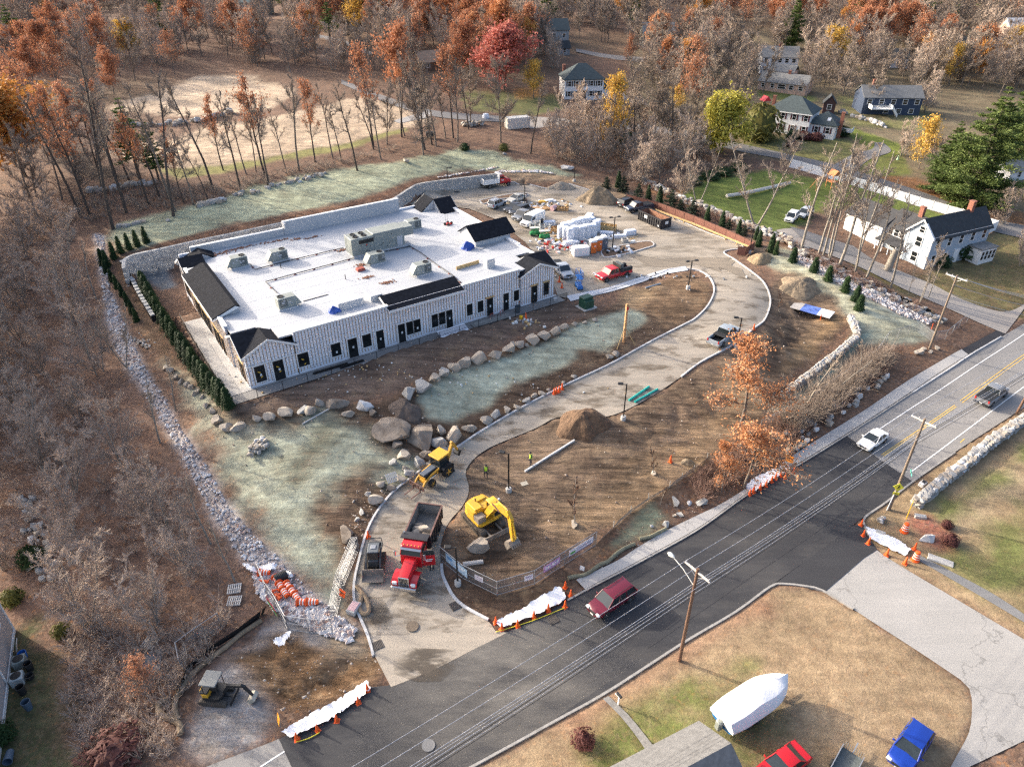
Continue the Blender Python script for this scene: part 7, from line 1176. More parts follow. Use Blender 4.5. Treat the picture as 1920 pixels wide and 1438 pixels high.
s3=onpole("street_name_sign","pale green street name sign sticking out from the leaning pole",P2,5.2,1.1,.24,M("sign_green",(.10,.40,.33),.5,.05,3),R(-20),0,.7);MB().box((0,-.025,0),(.75,.012,.09)).build("lettering",m_wh,s3)
link("cable_guard",MB().tube((0,0,0),(.15,0,2.6),.06,.05,8).mesh("cable_guard",m_lens),None,P2[1]+Vector((-.25,-.1,0)),label="pale conduit at the foot of the leaning pole",category="conduit");link("marker_pole",MB().tube((0,0,0),(0,0,2.5),.045,.04,8).mesh("marker_pole",M("marker_yellow",(.8,.5,.03),.5,.05,2)),None,P(1699,973),label="thin yellow marker pole beside the fieldstone wall",category="marker pole");link("pole_stub",MB().tube((0,0,-.2),(.3,0,4.6),.16,.13,10).mesh("pole_stub",m_wpole2),None,P(1906,775),label="brown pole at the edge by the road verge",category="utility pole")
p=P(1169,643.5);h=height_to(p,570);tp=thing("service_post","tall timber post with diagonal braces on the green slope","post",p,.4);MB().box((0,0,h/2),(.28,.28,h)).build("post",M("new_timber_post",(.50,.28,.13),.8,.15,2),tp);MB().tube((0,0,h*.42),(1.5,-1.1,-.5),.06).tube((0,0,h*.42),(-1.6,-.9,-.4),.06).build("brace",m_wood,tp);MB().box((0,-.2,h*.9),(.3,.1,.4)).build("box",m_red,tp)
# small things about the site
p=P(1099,577);tf_=thing("transformer","dark green transformer cabinet on a concrete pad","transformer",p,BANG);m_tg=M("transformer_green",(.02,.07,.045),.5,.2,1.5);MB().box((0,0,.1),(2.4,2.1,.2)).build("pad",m_conc,tf_);MB().cbox((0,.15,1.0),(1.7,1.2,1.6),.06).build("cabinet",m_tg,tf_);MB().cbox((0,-.6,.8),(1.6,.4,1.2),.05).box((0,-.81,.8),(.03,.02,1.1)).build("door",m_tg,tf_)
def toilet(label,u,v,m_):
 p=P(u,v);t=thing("portable_toilet",label,"portable toilet",p,R(15),"portable toilets");MB().cbox((0,0,1.05),(1.1,1.1,2.0),.06).build("cabin",M("toilet_grey",(.16,.18,.21),.5,.1,2),t);MB().cbox((.0,-.56,1.05),(.95,.05,1.85),.02).build("door",m_,t);MB().cbox((0,0,2.14),(1.16,1.16,.18),.08).prism([(-.45,2.2),(.45,2.2),(.3,2.36),(-.3,2.36)],-.5,.5).build("roof",m_wh,t);MB().box((.2,-.595,1.35),(.25,.02,.18)).build("label_plate",m_note,t);MB().box((0,0,.04),(1.15,1.2,.1)).build("skid",m_dark,t)
m_to=M("toilet_orange",(.75,.17,.03),.5,.06,2);toilet("orange portable toilet nearest the big white carton",1110.5,474,m_to);toilet("orange portable toilet in the middle of the three",1121,470,m_to);toilet("dark grey portable toilet at the lamp post end",1131.5,466.5,M("toilet_slate",(.13,.15,.19),.5,.06,2))
m_bale=M("white_wrap",(.66,.70,.77),.5,.08,.7,.03)
for i,(u,v,hh)in enumerate(((1052,447,2.3),(1060,450,2.4),(1068,453,2.5),(1077,449.5,2.5),(1089,449,2.5),(1100,446,2.5),(1111,443,2.3),(1058,441,2.3),(1068,440,2.4),(1078,437,2.5),(1089,434.5,2.6),(1099,432,2.5),(1108,431,2.4),(1117,436,2.2))):
 t=link("wrapped_stack",MB().cbox((0,0,hh/2),(1.25,1.35,hh),.16).box((0,-.685,hh*.6),(1.1,.02,.05)).box((0,-.685,hh*.3),(1.1,.02,.05)).mesh("wrapped_stack",m_bale),None,P(u,v),R(15)+random.uniform(-.08,.08),label=f"white wrapped insulation stack, {ORD[i % 7]} from the scissor lifts in the {'front' if i < 7 else 'back'} row",category="insulation stack",group="white wrapped insulation stacks")
link("carton",MB().cbox((0,0,.75),(2.7,1.5,1.5),.04).mesh("carton",m_wh),None,P(1088,478),R(14),label="big square white carton in front of the orange toilets",category="carton")
for i,(u,v,l,w_,h_,a_,tx)in enumerate(((1104,409,1.3,2.6,.7,-.6,"white slab bundle lying north of the wrapped stacks"),(1116,416,2.2,1.2,.5,-.3,"flat white bundle beside the northern slab bundle"),(1181,440,2.1,1.1,.9,.1,"white roll pair near the concrete ring"),(1161,446,2.6,.8,.6,-.1,"long white bundle behind the twin lamp post"),(1138,440,2.6,.9,.6,-.5,"white bundle lying between stacks and timber crate"),(1030,422,2.2,1.0,.8,-.1,"grey white bundle behind the scissor lifts"),(1066,461,1.9,1.1,.9,.2,"low white carton at the edge of the clutter"),(1077,459,1.5,1.2,.7,.4,"small white carton beside the big square one"),(1046,459,1.6,.6,.5,.8,"white sack heap nearest the scissor lifts"))):
 link("bundle",MB().cbox((0,0,h_/2),(l,w_,h_),.12).mesh("bundle",m_bale),None,P(u,v),R(15)+a_,label=tx,category="bundle",group="white bundles in the lot")
m_ply=M("plywood",(.40,.24,.11),.8,.2,1.5);m_pink=M("pink_roll",(.62,.40,.40),.7,.1,2)
def crate(label,u,v,l,w_,h_,a_,m_,name="timber_crate"):
 t=thing(name,label,"crate",P(u,v),a_)
 for q in(-1,1):MB().box((0,q*w_/2,h_/2),(l,.06,h_)).box((q*l/2,0,h_/2),(.06,w_,h_)).build("side",m_,t)
 MB().box((0,0,.06),(l,w_,.1)).build("floor",m_,t)
 for k in range(4):MB().box((-l/2+l*(k+.5)/4,0,h_*.8),(.12,w_*.96,.08)).build("slat",m_wood,t)
crate("open tan timber crate behind the twin lamp post",1137,431,3.4,1.3,1.0,R(-22),m_wood);crate("brown timber crate by the pink roll",1055,395,2.2,1.0,.7,R(-10),m_ply);crate("small brown crate behind the green scissor lifts",1036,436,2.6,1.0,.9,R(25),m_ply)
for(u,v,l,w_,h_,a_,m_,tx)in((1018,393,4.0,1.6,.35,-.15,m_ply,"brown plywood stack beside the parked cars"),(1000,389,3.2,.8,.3,-.5,m_wh,"white board stack beside the lamp post"),(1020,381,2.2,.8,.45,-.2,M("yellow_board",(.65,.36,.06),.7,.1,2),"yellow board stack behind the plywood"),(1030,379,1.8,.9,.5,.2,m_bale,"pale bundle on the far side of the plywood"),(1180,449,2.6,.16,.14,-.4,m_wood,"loose timber length near the concrete ring"),(1190,446,2.2,.14,.14,.4,m_wood,"crossed timber length near the concrete ring"),(1047,451,1.6,.8,.3,.7,M("yellow_pallet",(.62,.40,.08),.7,.1,2),"yellow pallet of stone samples in the clutter"),(1028,452,1.7,.7,.4,.6,m_wh,"white plank bundle between the scissor lifts"),(1016,450,1.6,.5,.3,.5,m_wood,"tan timber length under the green lift")):
 link("board_stack",MB().cbox((0,0,h_/2),(l,w_,h_),.03).mesh("board_stack",m_),None,P(u,v),R(15)+a_,label=tx,category="boards",group="boards stacked in the lot")
link("insulation_roll",MB().lathe([(.5,-.6),(.52,0),(.5,.6)],(0,0,.5),16,'X').mesh("insulation_roll",m_pink),None,P(1038,395),R(50),label="pink insulation roll beside the brown crate",category="roll");link("concrete_ring",MB().lathe([(.62,0),(.62,.75),(.48,.75),(.48,.1)],(0,0,0),20).mesh("concrete_ring",M("ring_grey",(.36,.35,.33),.9,.15,2)),None,P(1171,455),0,label="round concrete manhole ring beside the lower lot island",category="manhole ring")
def litter(name,u,v,rx,ry,n,cols,s=(.15,.5)):
 p=P(u,v);groups=[MB()for _ in cols]
 for k in range(n):
  x,y=random.gauss(0,rx*.5),random.gauss(0,ry*.5);d=[random.uniform(*s)for _ in range(3)];groups[k%len(cols)].box((p.x+x,p.y+y,float(H(p.x+x,p.y+y))+d[2]*.35+random.random()*.25*s[1]),d,random.random()*3,random.uniform(-.4,.4))
 for g_,c_ in zip(groups,cols):g_.build(name,c_,None,kind='stuff')
litter("scrap_litter",1056,462,5,3.5,110,(m_bale,m_wh,m_note,m_pink,m_ply,m_red));litter("scrap_litter",1125,445,6,3,40,(m_bale,m_wh));litter("scrap_litter",1022,386,5,2.5,46,(m_wh,m_ply,m_bale,m_wood));litter("tool_litter",984,606,2.2,1.2,26,(m_note,m_galv,m_wood),(.1,.4));litter("debris_litter",700,700,22,2.5,110,(m_note,m_conc,m_wood),(.05,.22));litter("debris_litter",1190,520,12,1.0,60,(m_dark,m_note,m_galv),(.1,.35));litter("debris_litter",1165,472,3.5,1.6,26,(m_bale,m_dark,m_wh),(.2,.6))
plastic_walk=strip("formed_walk",px([(1062,556),(1100,548),(1140,540),(1190,524),(1240,508),(1285,500)]),px([(1070,566),(1105,557),(1145,548),(1195,533),(1245,516),(1290,508)]),M("fresh_concrete",(.56,.58,.61),.7,.15,.8,.02),.1,2,carve=False)
link("bucket",MB().lathe([(.22,0),(.28,.5)],(0,0,0),12).mesh("bucket",m_wh),None,P(1041,565),0,label="white bucket on the soil at the patio end",category="bucket");link("bucket",MB().lathe([(.2,0),(.24,.45)],(0,0,0),12).mesh("bucket",M("bucket_yellow",(.8,.5,.02),.5,.05,2)),None,P(977,598),0,label="yellow bucket beside the cone on the terrace",category="bucket");link("trash_can",MB().lathe([(.35,0),(.42,1.0),(.4,1.0),(.34,.1)],(0,0,0),14).mesh("trash_can",M("can_slate",(.10,.13,.16),.6,.1,2)),None,bw(*[37.6,-1.4],0),0,label="slate grey rubbish bin on the patio by the last door",category="bin")
bw_o=bw(26.6,-2.5,0);link("sheathing_stack",MB().box((0,0,.5),(4.2,2.2,.12),0,0,.32).box((.2,.2,.35),(4.2,2.2,.1),0,0,.32).mesh("sheathing_stack",m_sh),None,bw_o,BANG,label="printed sheathing boards leaning on the patio edge",category="boards");pk=thing("pink_board_stack","row of pink foam boards on the soil by the patio","boards",bw(27.6,-3.9,-.05),BANG)
for k in range(12):MB().box((-2.6+k*.47,0,.18),(.42,.35,.3)).build("board",M("foam_pink",(.55,.27,.27),.7,.1,2)if k==0 else bpy.data.materials["foam_pink"],pk)
for(x_,y_,l,w_,m_,tx)in((14.4,-2.7,4.6,.8,m_conc,"pale boards lying on the soil edge of the patio"),(33,-1.6,6.0,1.2,M("grey_plank",(.42,.41,.38),.8,.15,2),"grey planks laid across the patio by the middle door"),(9.6,-1.2,4.5,.3,m_black,"black metal lengths lying on the patio"),(12.2,-1.7,3.2,.25,m_black,"second bunch of black metal lengths on the patio")):link("plank_pile",MB().box((0,0,.1),(l,w_,.12)).box((.1,.05,.2),(l*.95,w_*.6,.06)).mesh("plank_pile",m_),None,bw(x_,y_,.05),BANG+random.uniform(-.03,.03),label=tx,category="boards")
for s_ in(0,1):sw=thing("saw_horse","red sawhorse on the patio" if s_==0 else "second red sawhorse nearer the gable","sawhorse",bw(33.3+s_*1.6,-1.2,.1),BANG+.3);MB().tube((-.4,-.3,0),(-.1,0,.8),.03).tube((-.4,.3,0),(-.1,0,.8),.03).tube((.6,-.3,0),(.3,0,.8),.03).tube((.6,.3,0),(.3,0,.8),.03).tube((-.3,0,.8),(.5,0,.8),.04).build("frame",m_block,sw)
p=P(1518,585);pt=thing("pit_cover","white blue and grey boards covering a hole in the soil basin","cover",p+Vector((0,0,.3)),R(-38));
for k,(m_,x_,l)in enumerate(((M("board_grey",(.38,.36,.34),.7,.1,1),-1.9,1.5),(M("tarp_blue_white",(.10,.17,.50),.5,.6,.9),.1,2.5),(m_wh,2.3,1.9))):MB().cbox((x_,0,.15+k*.02),(l,2.5,.12),.02).build("board",m_,pt)
for(u,v,tx)in((1538,600,"orange survey stake beside the white board"),(1746,618,"yellow survey stake at the swale end")):link("stake",MB().box((0,0,.5),(.08,.05,1.0)).mesh("stake",m_or),None,P(u,v),.3,label=tx,category="stake")
def tube_(name,label,pts,r,m_,cat,lift=None):w=px(pts,True,.5);MB().path([Vector((x,y,float(H(x,y))+(r*.8 if lift is None else lift)))for x,y in w],r,8).build(name,m_,None,label=label,category=cat)
m_sock=M("silt_sock",(.27,.20,.13),.95,.25,2,.02);m_sockg=M("silt_sock_olive",(.20,.19,.13),.95,.25,2,.02);m_teal=M("teal_pipe",(.02,.42,.36),.4,.1,2)
tube_("silt_sock","looped brown silt sock lying on the drive near the kerb",Z(440,1030,6.39,(1465,450),(1530,540),(1510,640),(1495,720),(1540,785),(1595,780),(1615,710),(1580,610),(1490,480)),.2,m_sock,"silt sock");tube_("silt_sock","long brown silt sock beside the black silt fence",Z(0,958,2.996,(1000,1180),(985,1080),(1060,950),(1150,860),(1270,770),(1350,700),(1470,620)),.22,m_sock,"silt sock");tube_("silt_sock","curled brown silt sock at the corner of the crushed stone",Z(0,958,2.996,(1015,1260),(1010,1200),(940,1165),(895,1130),(900,1085),(950,1060)),.24,m_sock,"silt sock");tube_("silt_sock","olive silt sock along the sidewalk edge near the cones",Z(1060,1020,6.39,(30,420),(120,400),(220,385),(320,330),(400,265),(510,220),(600,135),(720,55),(830,10)),.2,m_sockg,"silt sock");tube_("silt_sock","olive silt sock along the sidewalk below the rocks",Z(1180,880,8.71,(160,1150),(330,1120),(470,1050),(600,985)),.2,m_sockg,"silt sock")
tube_("pipe","long teal plastic pipe lying on the drive by the kerb",[(1179,752),(1217,726)],.14,m_teal,"pipe");tube_("pipe","second teal plastic pipe nearer the white kerb",[(1190,755),(1233,731)],.14,m_teal,"pipe");tube_("pipe","teal pipe lying at the foot of the block wall",[(800,359),(817,355)],.14,m_teal,"pipe");tube_("log","pale log lying on the soil behind the banner fence",[(868,1060),(906,1055)],.22,m_arm_,"log");tube_("plank","long pale plank on the seeded slope below the boulders",[(567,796),(618,767)],.09,m_arm_,"lumber");tube_("pipe","grey pipe lying on the island soil of the bend",[(1210,541),(1238,533)],.13,m_galv,"pipe");tube_("log","thick bare fallen trunk on the green lawn",[(1362,372),(1400,366),(1440,357),(1480,347)],.38,m_arm_,"log",.5)
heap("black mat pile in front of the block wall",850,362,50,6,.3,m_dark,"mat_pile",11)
kp=px([(790,1438),(960,1183)],False)
for(u0,v0,u1,v1,tx)in((930,1186,1058,1141,"yellow rope along the road side of the middle white sheet"),(556,1392,600,1374,"yellow rope at the lower white sheet"),):
 tube_("rope",tx,[(u0,v0),((u0+u1)/2,(v0+v1)/2+3),(u1,v1)],.035,M("rope_yellow",(.75,.65,.05),.6,.1,3),"rope",.12)
def pallet(label,u,v,a_,lean=0.0,m_=None):
 t=thing("pallet",label,"pallet",P(u,v)+Vector((0,0,.3 if lean else.05)),a_,"grey pallets");t.rotation_euler=(lean,0,a_);m_=m_ or m_arm_
 for k in range(7):MB().box((-.55+k*.183,0,.13),(.11,1.1,.025)).build("slat",m_,t)
 for k in range(3):MB().box((0,-.5+k*.5,.06),(1.2,.09,.1)).build("runner",m_,t)
pallet("pale pallet leaning on a boulder by the backhoe",735,900,.5,.5);pallet("grey pallet near the brush edge west of the barrels",440,1128,.1);pallet("grey pallet behind the other in the brush",440,1105,.2);pallet("broken pallet lying in the leaves of the lower west",282,1207,-.2)
link("sheet_board",MB().box((0,0,.05),(1.5,2.2,.04)).mesh("sheet_board",M("board_weathered",(.28,.27,.27),.8,.2,2)),None,P(285,1240),.3,label="weathered board lying in the leaves below the pallet",category="board");link("steel_plate",MB().box((0,0,.04),(.75,.6,.05)).mesh("steel_plate",M("plate_tan",(.36,.33,.27),.7,.1,2)),None,P(983,907),.4,label="small square plate lying on the soil by the lamp post",category="plate");link("slab",MB().cbox((0,0,.1),(2.2,.8,.18),.03).mesh("slab",m_conc),None,P(1763,1052),R(-32),label="pale stone slab on the grass beside the barrel",category="slab");link("block",MB().cbox((0,0,.15),(1.1,.5,.3),.03).mesh("block",m_conc),None,P(1725,970),R(-15),label="pale stone block at the head of the red mulch",category="block");link("block",MB().cbox((0,0,.15),(.9,.5,.3),.03).mesh("block",m_conc),None,P(1650,1001),R(-30),label="pale stone block behind the lawn sheet",category="block")
cb2=thing("concrete_drain_block","white topped drain block sitting on the drive kerb","drain block",P(664,1143),R(70));MB().cbox((0,0,.25),(1.3,.9,.45),.05).build("block",m_conc,cb2);MB().cbox((0,0,.5),(1.0,.7,.06),.02).build("lid",m_pink,cb2)
mb_=thing("mailbox","black mailbox on a white post beside the path","mailbox",P(1159,1320),R(125));MB().cbox((0,0,.55),(.11,.11,1.1),.01).box((.15,0,.95),(.5,.09,.09)).build("post",m_wh,mb_);MB().prism([(-.1,1.1),(.1,1.1),(.1,1.25),(.06,1.33),(-.06,1.33),(-.1,1.25)],-.26,.26,'X').build("box",m_dark,mb_);wb_=thing("meter_box","low white box with dark lid by the stone wall","utility box",P(1729,910),R(35));MB().cbox((0,0,.25),(.9,.55,.45),.05).build("box",m_wh,wb_);MB().box((.1,0,.49),(.5,.4,.03)).build("lid",m_dark,wb_)
m_iron=M("cast_iron",(.10,.085,.075),.7,.4,4)
for(u,v,r,tx)in((773.5,1175,.55,"round iron manhole cover in the drive mouth"),(803.5,1398,.5,"round manhole cover in the fresh asphalt")):link("manhole_cover",MB().lathe([(r,0),(r,.03),(r*.86,.035),(r*.8,.03)],(0,0,0),24).mesh("manhole_cover",m_smear if r>.52 else m_lane),None,P(u,v)+Vector((0,0,.07)),0,label=tx,category="manhole cover")
for(u,v,tx)in((853.6,1136,"square rusty drain grate at the drive kerb"),(708.5,1210,"round dark drain grate at the west kerb end"),(1037,1162,"brown drain grate at the road edge by the cones")):
 dg=thing("drain_grate",tx,"drain grate",P(u,v)+Vector((0,0,.07)),R(30));MB().box((0,0,-.01),(.9,.9,.04)).build("pit",m_dark,dg)
 for k in range(7):MB().box((-.39+k*.13,0,.025),(.05,.86,.03)).build("bar",m_iron,dg)
p=P(970,240);cn_=thing("storage_container","white storage container at the street edge beyond the lot","container",p,R(20));MB().cbox((0,0,1.35),(6.0,2.5,2.6),.04).build("body",M("container_white",(.66,.65,.60),.6,.08,1.5),cn_)
for k in range(18):MB().box((-2.8+k*.33,-1.27,1.35),(.1,.05,2.3)).build("rib",m_trim,cn_)
MB().box((-3.02,0,1.35),(.05,2.2,2.3)).build("door",M("container_door",(.5,.49,.45),.6,.1,2),cn_)
link("tool_trailer",MB().cbox((0,0,.9),(2.2,1.2,1.0),.05).box((1.5,0,.5),(1.2,.1,.1)).mesh("tool_trailer",m_dark),None,P(808,259),R(10),label="small black trailer on the track into the woods",category="trailer");link("dome_tank",MB().lathe([(.9,0),(.9,.7),(.7,1.1),(.05,1.25)],(0,0,0),16).mesh("dome_tank",m_bale),None,P(911,222),0,label="white domed tank at the street edge",category="tank")
# neighbouring houses
def clap(n,c):return M(n,c,.7,.08,1.2)
h_white,h_blue,h_navy,h_pink,h_beige=clap("white_clapboard",(.72,.73,.74)),clap("blue_clapboard",(.36,.43,.50)),clap("navy_clapboard",(.035,.055,.10)),clap("pink_brick",(.55,.38,.30)),clap("beige_siding",(.40,.36,.345))
r_dark,r_slate,r_grey=M("roof_dark",(.035,.042,.048),.9,.25,1.5),M("roof_slate",(.055,.075,.08),.9,.25,1.5),M("roof_grey",(.20,.20,.195),.9,.25,1.5)
m_brick=M("chimney_brick",(.27,.11,.075),.9,.3,4);m_shut=M("shutter_maroon",(.10,.03,.035),.6,.1,2);m_shutk=M("shutter_black",(.02,.02,.022),.6,.1,2)
def frame_at(o,ax):x=Vector((ax.x-o.x,ax.y-o.y,0));return math.atan2(x.y,x.x),x.length
def roofgable(t,x0,x1,y0,y1,z,rise,m_,along='x',ov=.35,name="roof"):
 mb=MB();th=.12
 if along=='x':k=(y1-y0)/2;pf=[(y0-ov,z-ov*rise/k),((y0+y1)/2,z+rise),(y1+ov,z-ov*rise/k),(y1+ov,z-ov*rise/k-th),((y0+y1)/2,z+rise-th),(y0-ov,z-ov*rise/k-th)];mb.prism(pf,x0-ov,x1+ov,'X')
 else:k=(x1-x0)/2;pf=[(x0-ov,z-ov*rise/k),((x0+x1)/2,z+rise),(x1+ov,z-ov*rise/k),(x1+ov,z-ov*rise/k-th),((x0+x1)/2,z+rise-th),(x0-ov,z-ov*rise/k-th)];mb.prism(pf,y0-ov,y1+ov,'Y')
 return mb.build(name,m_,t)
def roofhip(t,x0,x1,y0,y1,z,rise,m_,ov=.4):
 x0-=ov;x1+=ov;y0-=ov;y1+=ov;k=(y1-y0)/2;ym=(y0+y1)/2;a,b=x0+k,x1-k
 if b<a:a=b=(x0+x1)/2
 return MB().add([(x0,y0,z),(x1,y0,z),(x1,y1,z),(x0,y1,z),(a,ym,z+rise),(b,ym,z+rise),(x0,y0,z-.2),(x1,y0,z-.2),(x1,y1,z-.2),(x0,y1,z-.2)],[(0,1,5,4),(1,2,5),(2,3,4,5),(3,0,4),(9,8,7,6),(0,6,7,1),(1,7,8,2),(2,8,9,3),(3,9,6,0)]).build("roof",m_,t)
def walls(t,x0,x1,y0,y1,h,m_,gable=None,rise=0,z0=-.8,name="wall"):
 mb=MB().box(((x0+x1)/2,(y0+y1)/2,(h+z0)/2),(x1-x0,y1-y0,h-z0))
 if gable=='x':mb.prism([(y0,h-.02),(y1,h-.02),((y0+y1)/2,h+rise-.12)],x0,x1,'X')
 if gable=='y':mb.prism([(x0,h-.02),(x1,h-.02),((x0+x1)/2,h+rise-.12)],y0,y1,'Y')
 return mb.build(name,m_,t)
def win(t,side,a,z,w,h,y,trim=m_trim,shut=None,glass=None):
 """window in the wall plane: side 'y-' faces -y at y, 'x-' faces -x, 'x+' faces +x"""
 s={'y-':lambda u,d:(u,y-d),'x-':lambda u,d:(y-d,u),'x+':lambda u,d:(y+d,u),'y+':lambda u,d:(u,y+d)}[side];yy=side[0]=='y'
 B=lambda mb,u,zz,w_,h_,d,th:mb.box((*s(u,d),zz),(w_,th,h_)if yy else(th,w_,h_))
 f=MB()
 for q in(-1,1):B(f,a+q*(w/2+.04),z,.11,h+.22,.03,.1)
 for q in(-1,0,1):B(f,a,z+q*(h/2+.04*abs(q)),w,.1 if q else.06,.03,.1)
 o=f.build("window",trim,t);B(MB(),a,z,w,h,.0,.05).build("pane",m_glass,o)
 if shut:
  for q in(-1,1):B(MB(),a+q*(w/2+.32),z,.36,h+.1,.03,.06).build("shutter",shut,o)
def chim(t,x,y,z0,z1,w=.8):MB().box((x,y,(z0+z1)/2),(w,w*.8,z1-z0)).box((x,y,z1),(w+.12,w*.8+.12,.15)).build("chimney",m_brick,t)
a0=P(1432,244);an,L_=frame_at(a0,P(1512,258));t=thing("house","white house with slate hip roof and maroon shutters by the pale street","house",a0,an);hz=5.2
walls(t,0,L_,0,8.5,hz,h_white);roofhip(t,0,L_,0,8.5,hz,3.2,r_slate);MB().box((L_/2,-.42,hz-.15),(L_+.8,.06,.24)).build("eave_trim",m_trim,t);wl=6.2
walls(t,L_+.02,L_+wl,1.4,8.0,3.0,h_white,name="wing_wall");roofhip(t,L_-.6,L_+wl,1.4,8.0,3.0,2.6,r_slate);chim(t,L_+wl+.5,4.2,-1,5.8);chim(t,-.5,6.5,-1,7.4);MB().box((L_+4,2.6,4.1),(.8,1.0,.08),0,0,.65).build("skylight",m_lens,t)
for k in range(4):win(t,'y-',1.3+k*(L_-2.4)/3,4.1,.9,1.3,0,m_trim,m_shut);win(t,'y-',1.3+k*(L_-2.4)/3,1.4,.9,1.4,0,m_trim,m_shut)
for k in range(2):win(t,'y-',L_+1.6+k*2.8,1.6,.9,1.3,1.4,m_trim,m_shut)
for k in range(2):win(t,'x+',2.2+k*4.2,1.7,.9,1.3,L_+wl,m_trim)
MB().box((L_+wl+1.6,7.0,.9),(3.0,2.6,.15)).box((L_+wl+3.05,7,1.4),(.08,2.6,.9)).box((L_+wl+1.6,5.72,1.4),(3,.08,.9)).build("deck",m_trim,t)
a0=P(1058,187);an,L_=frame_at(a0,P(1130,188));t=thing("house","white house with grey hip roof and black shutters beyond the bare trees","house",a0,an);L_=max(11,L_);walls(t,0,L_,0,9,5.4,h_white);roofhip(t,0,L_,0,9,5.4,3.6,r_slate);chim(t,1.2,8.6,5,8.0)
for k in range(5):
 win(t,'y-',1.4+k*(L_-2.8)/4,4.2,.9,1.3,0,m_trim,m_shutk)
 if k!=2:win(t,'y-',1.4+k*(L_-2.8)/4,1.5,.9,1.3,0,m_trim,m_shutk)
MB().cbox((L_/2,-.08,1.2),(1.2,.12,2.3),.03).build("door",m_shutk,t);MB().box((L_/2,-.7,2.75),(2.4,1.4,.2)).tube((L_/2-1,-1.3,0),(L_/2-1,-1.3,2.7),.09).tube((L_/2+1,-1.3,0),(L_/2+1,-1.3,2.7),.09).build("porch",m_trim,t);walls(t,L_+.05,L_+7,1,7,2.8,h_white,name="garage_wall");roofgable(t,L_+.05,L_+7,1,7,2.8,2.0,r_slate,'x',name="garage_roof");MB().box((L_+3.5,.96,1.15),(4.6,.08,2.2)).build("garage_door",m_trim,t)
a0=P(1420,168);an,L_=frame_at(a0,P(1508,181));t=thing("house","long low pink brick house with grey roof behind the white colonial","house",a0,an);walls(t,0,L_,0,8,2.7,h_pink,'x',2.0);roofgable(t,0,L_,0,8,2.7,2.1,r_grey);chim(t,L_*.55,4,4,5.6)
for k,w_ in enumerate((.9,.9,2.2,1.2,1.2)):win(t,'y-',1.5+k*(L_-3)/4,1.5,w_,1.2,0)
walls(t,.5,8,8.05,14,4.6,h_pink,name="rear_wall");roofgable(t,.5,8,8.05,14,4.6,1.6,r_grey,'x',name="rear_roof")
a0=P(1424,137);an,L_=frame_at(a0,P(1492,141));t=thing("house","white house with pale grey roof above the pink brick one","house",a0,an);walls(t,0,L_,0,9,5.2,h_white,'x',2.6);roofgable(t,0,L_,0,9,5.2,2.7,r_grey);chim(t,L_*.5,4.5,6,8.8)
for k in range(5):win(t,'y-',1.5+k*(L_-3)/4,4.0,1.1,1.2,0);win(t,'y-',1.5+k*(L_-3)/4,1.5,1.1,1.2,0)
a0=P(1614,214);an,L_=frame_at(a0,P(1722,217));t=thing("house","navy blue house with grey roof and white raised deck","house",a0,an);walls(t,0,L_,0,8,4.6,h_navy,'x',2.2);roofgable(t,0,L_,0,8,4.6,2.4,r_grey);chim(t,3.5,5,5,8.2)
for k in range(5):win(t,'y-',1.6+k*(L_-3)/4,3.3,1.2,1.2,0)
for k in range(3):win(t,'y-',L_*.42+k*3.4,.9,1.2,1.1,0)
dk=MB().box((4.2,-1.6,1.9),(5.6,3.0,.2)).build("deck",m_trim,t);rl=MB()
for k in range(24):rl.box((1.45+k*.24,-3.08,2.4),(.06,.05,.9))
rl.box((4.2,-3.08,2.88),(5.6,.08,.08)).box((1.42,-1.6,2.45),(.07,3,.9)).box((6.98,-1.6,2.45),(.07,3,.9)).build("railing",m_trim,dk);MB().prism([(7.1,1.9),(8.8,-.3),(8.8,.6),(7.1,2.8)],-3.0,-2.0).build("stair",m_trim,dk)
K_=P(1731,505);an,gw=frame_at(K_,P(1688,484));rr_=P(1801,464);ll=math.dist(K_[:2],rr_[:2]);t=thing("house","pale blue farmhouse with dark roof, ell and white garage doors","house",K_,an);S=-1
ew=height_to(K_,447);pk_=2.7;walls(t,0,gw,-ll,0,ew,h_blue,'y',pk_);roofgable(t,0,gw,-ll,0,ew,pk_,r_dark,'y');tr_=MB()
for x_ in(.06,gw-.06):tr_.box((x_,.02,ew/2),(.32,.1,ew))
for q in(-1,1):tr_.prism([(gw/2,ew+pk_-.1),(gw/2+q*(gw/2+.4),ew-.1),(gw/2+q*(gw/2+.4),ew-.45),(gw/2,ew+pk_-.45)],.0,.36)
tr_.box((-.02,-ll/2,ew-.2),(.1,ll,.35)).box((-.02,-.06,ew/2),(.1,.3,ew)).build("corner_trim",m_trim,t)
for z in(1.5,4.2):win(t,'y+',gw*.5,z,1.1,1.6,0)
win(t,'y+',gw*.5,ew+.7,.9,1.0,0)
for k in range(5):win(t,'x-',-1.6-k*(ll-3)/4,4.3,.9,1.5,0);win(t,'x-',-1.6-k*(ll-3)/4,1.5,.9,1.5,0)
MB().box((-.06,-ll*.5,1.2),(.15,1.3,2.6)).build("door",m_trim,t);chim(t,gw*.5,-ll*.75,ew,ew+pk_+1.4,.9);x1=gw+math.dist(P(1690,485)[:2],P(1630,470)[:2]);walls(t,gw+.02,x1,-7.5,-1.2,4.6,h_blue,name="ell_wall");roofgable(t,gw-2.5,x1,-7.5,-1.2,4.6,2.3,M("roof_charcoal",(.05,.051,.055),.9,.25,1.5),'x',.3,"ell_roof");chim(t,gw+1.6,-4.3,5,8.4)
for k in range(3):win(t,'y+',gw+1.8+k*(x1-gw-3)/2,3.7,.9,1.3,-1.2)
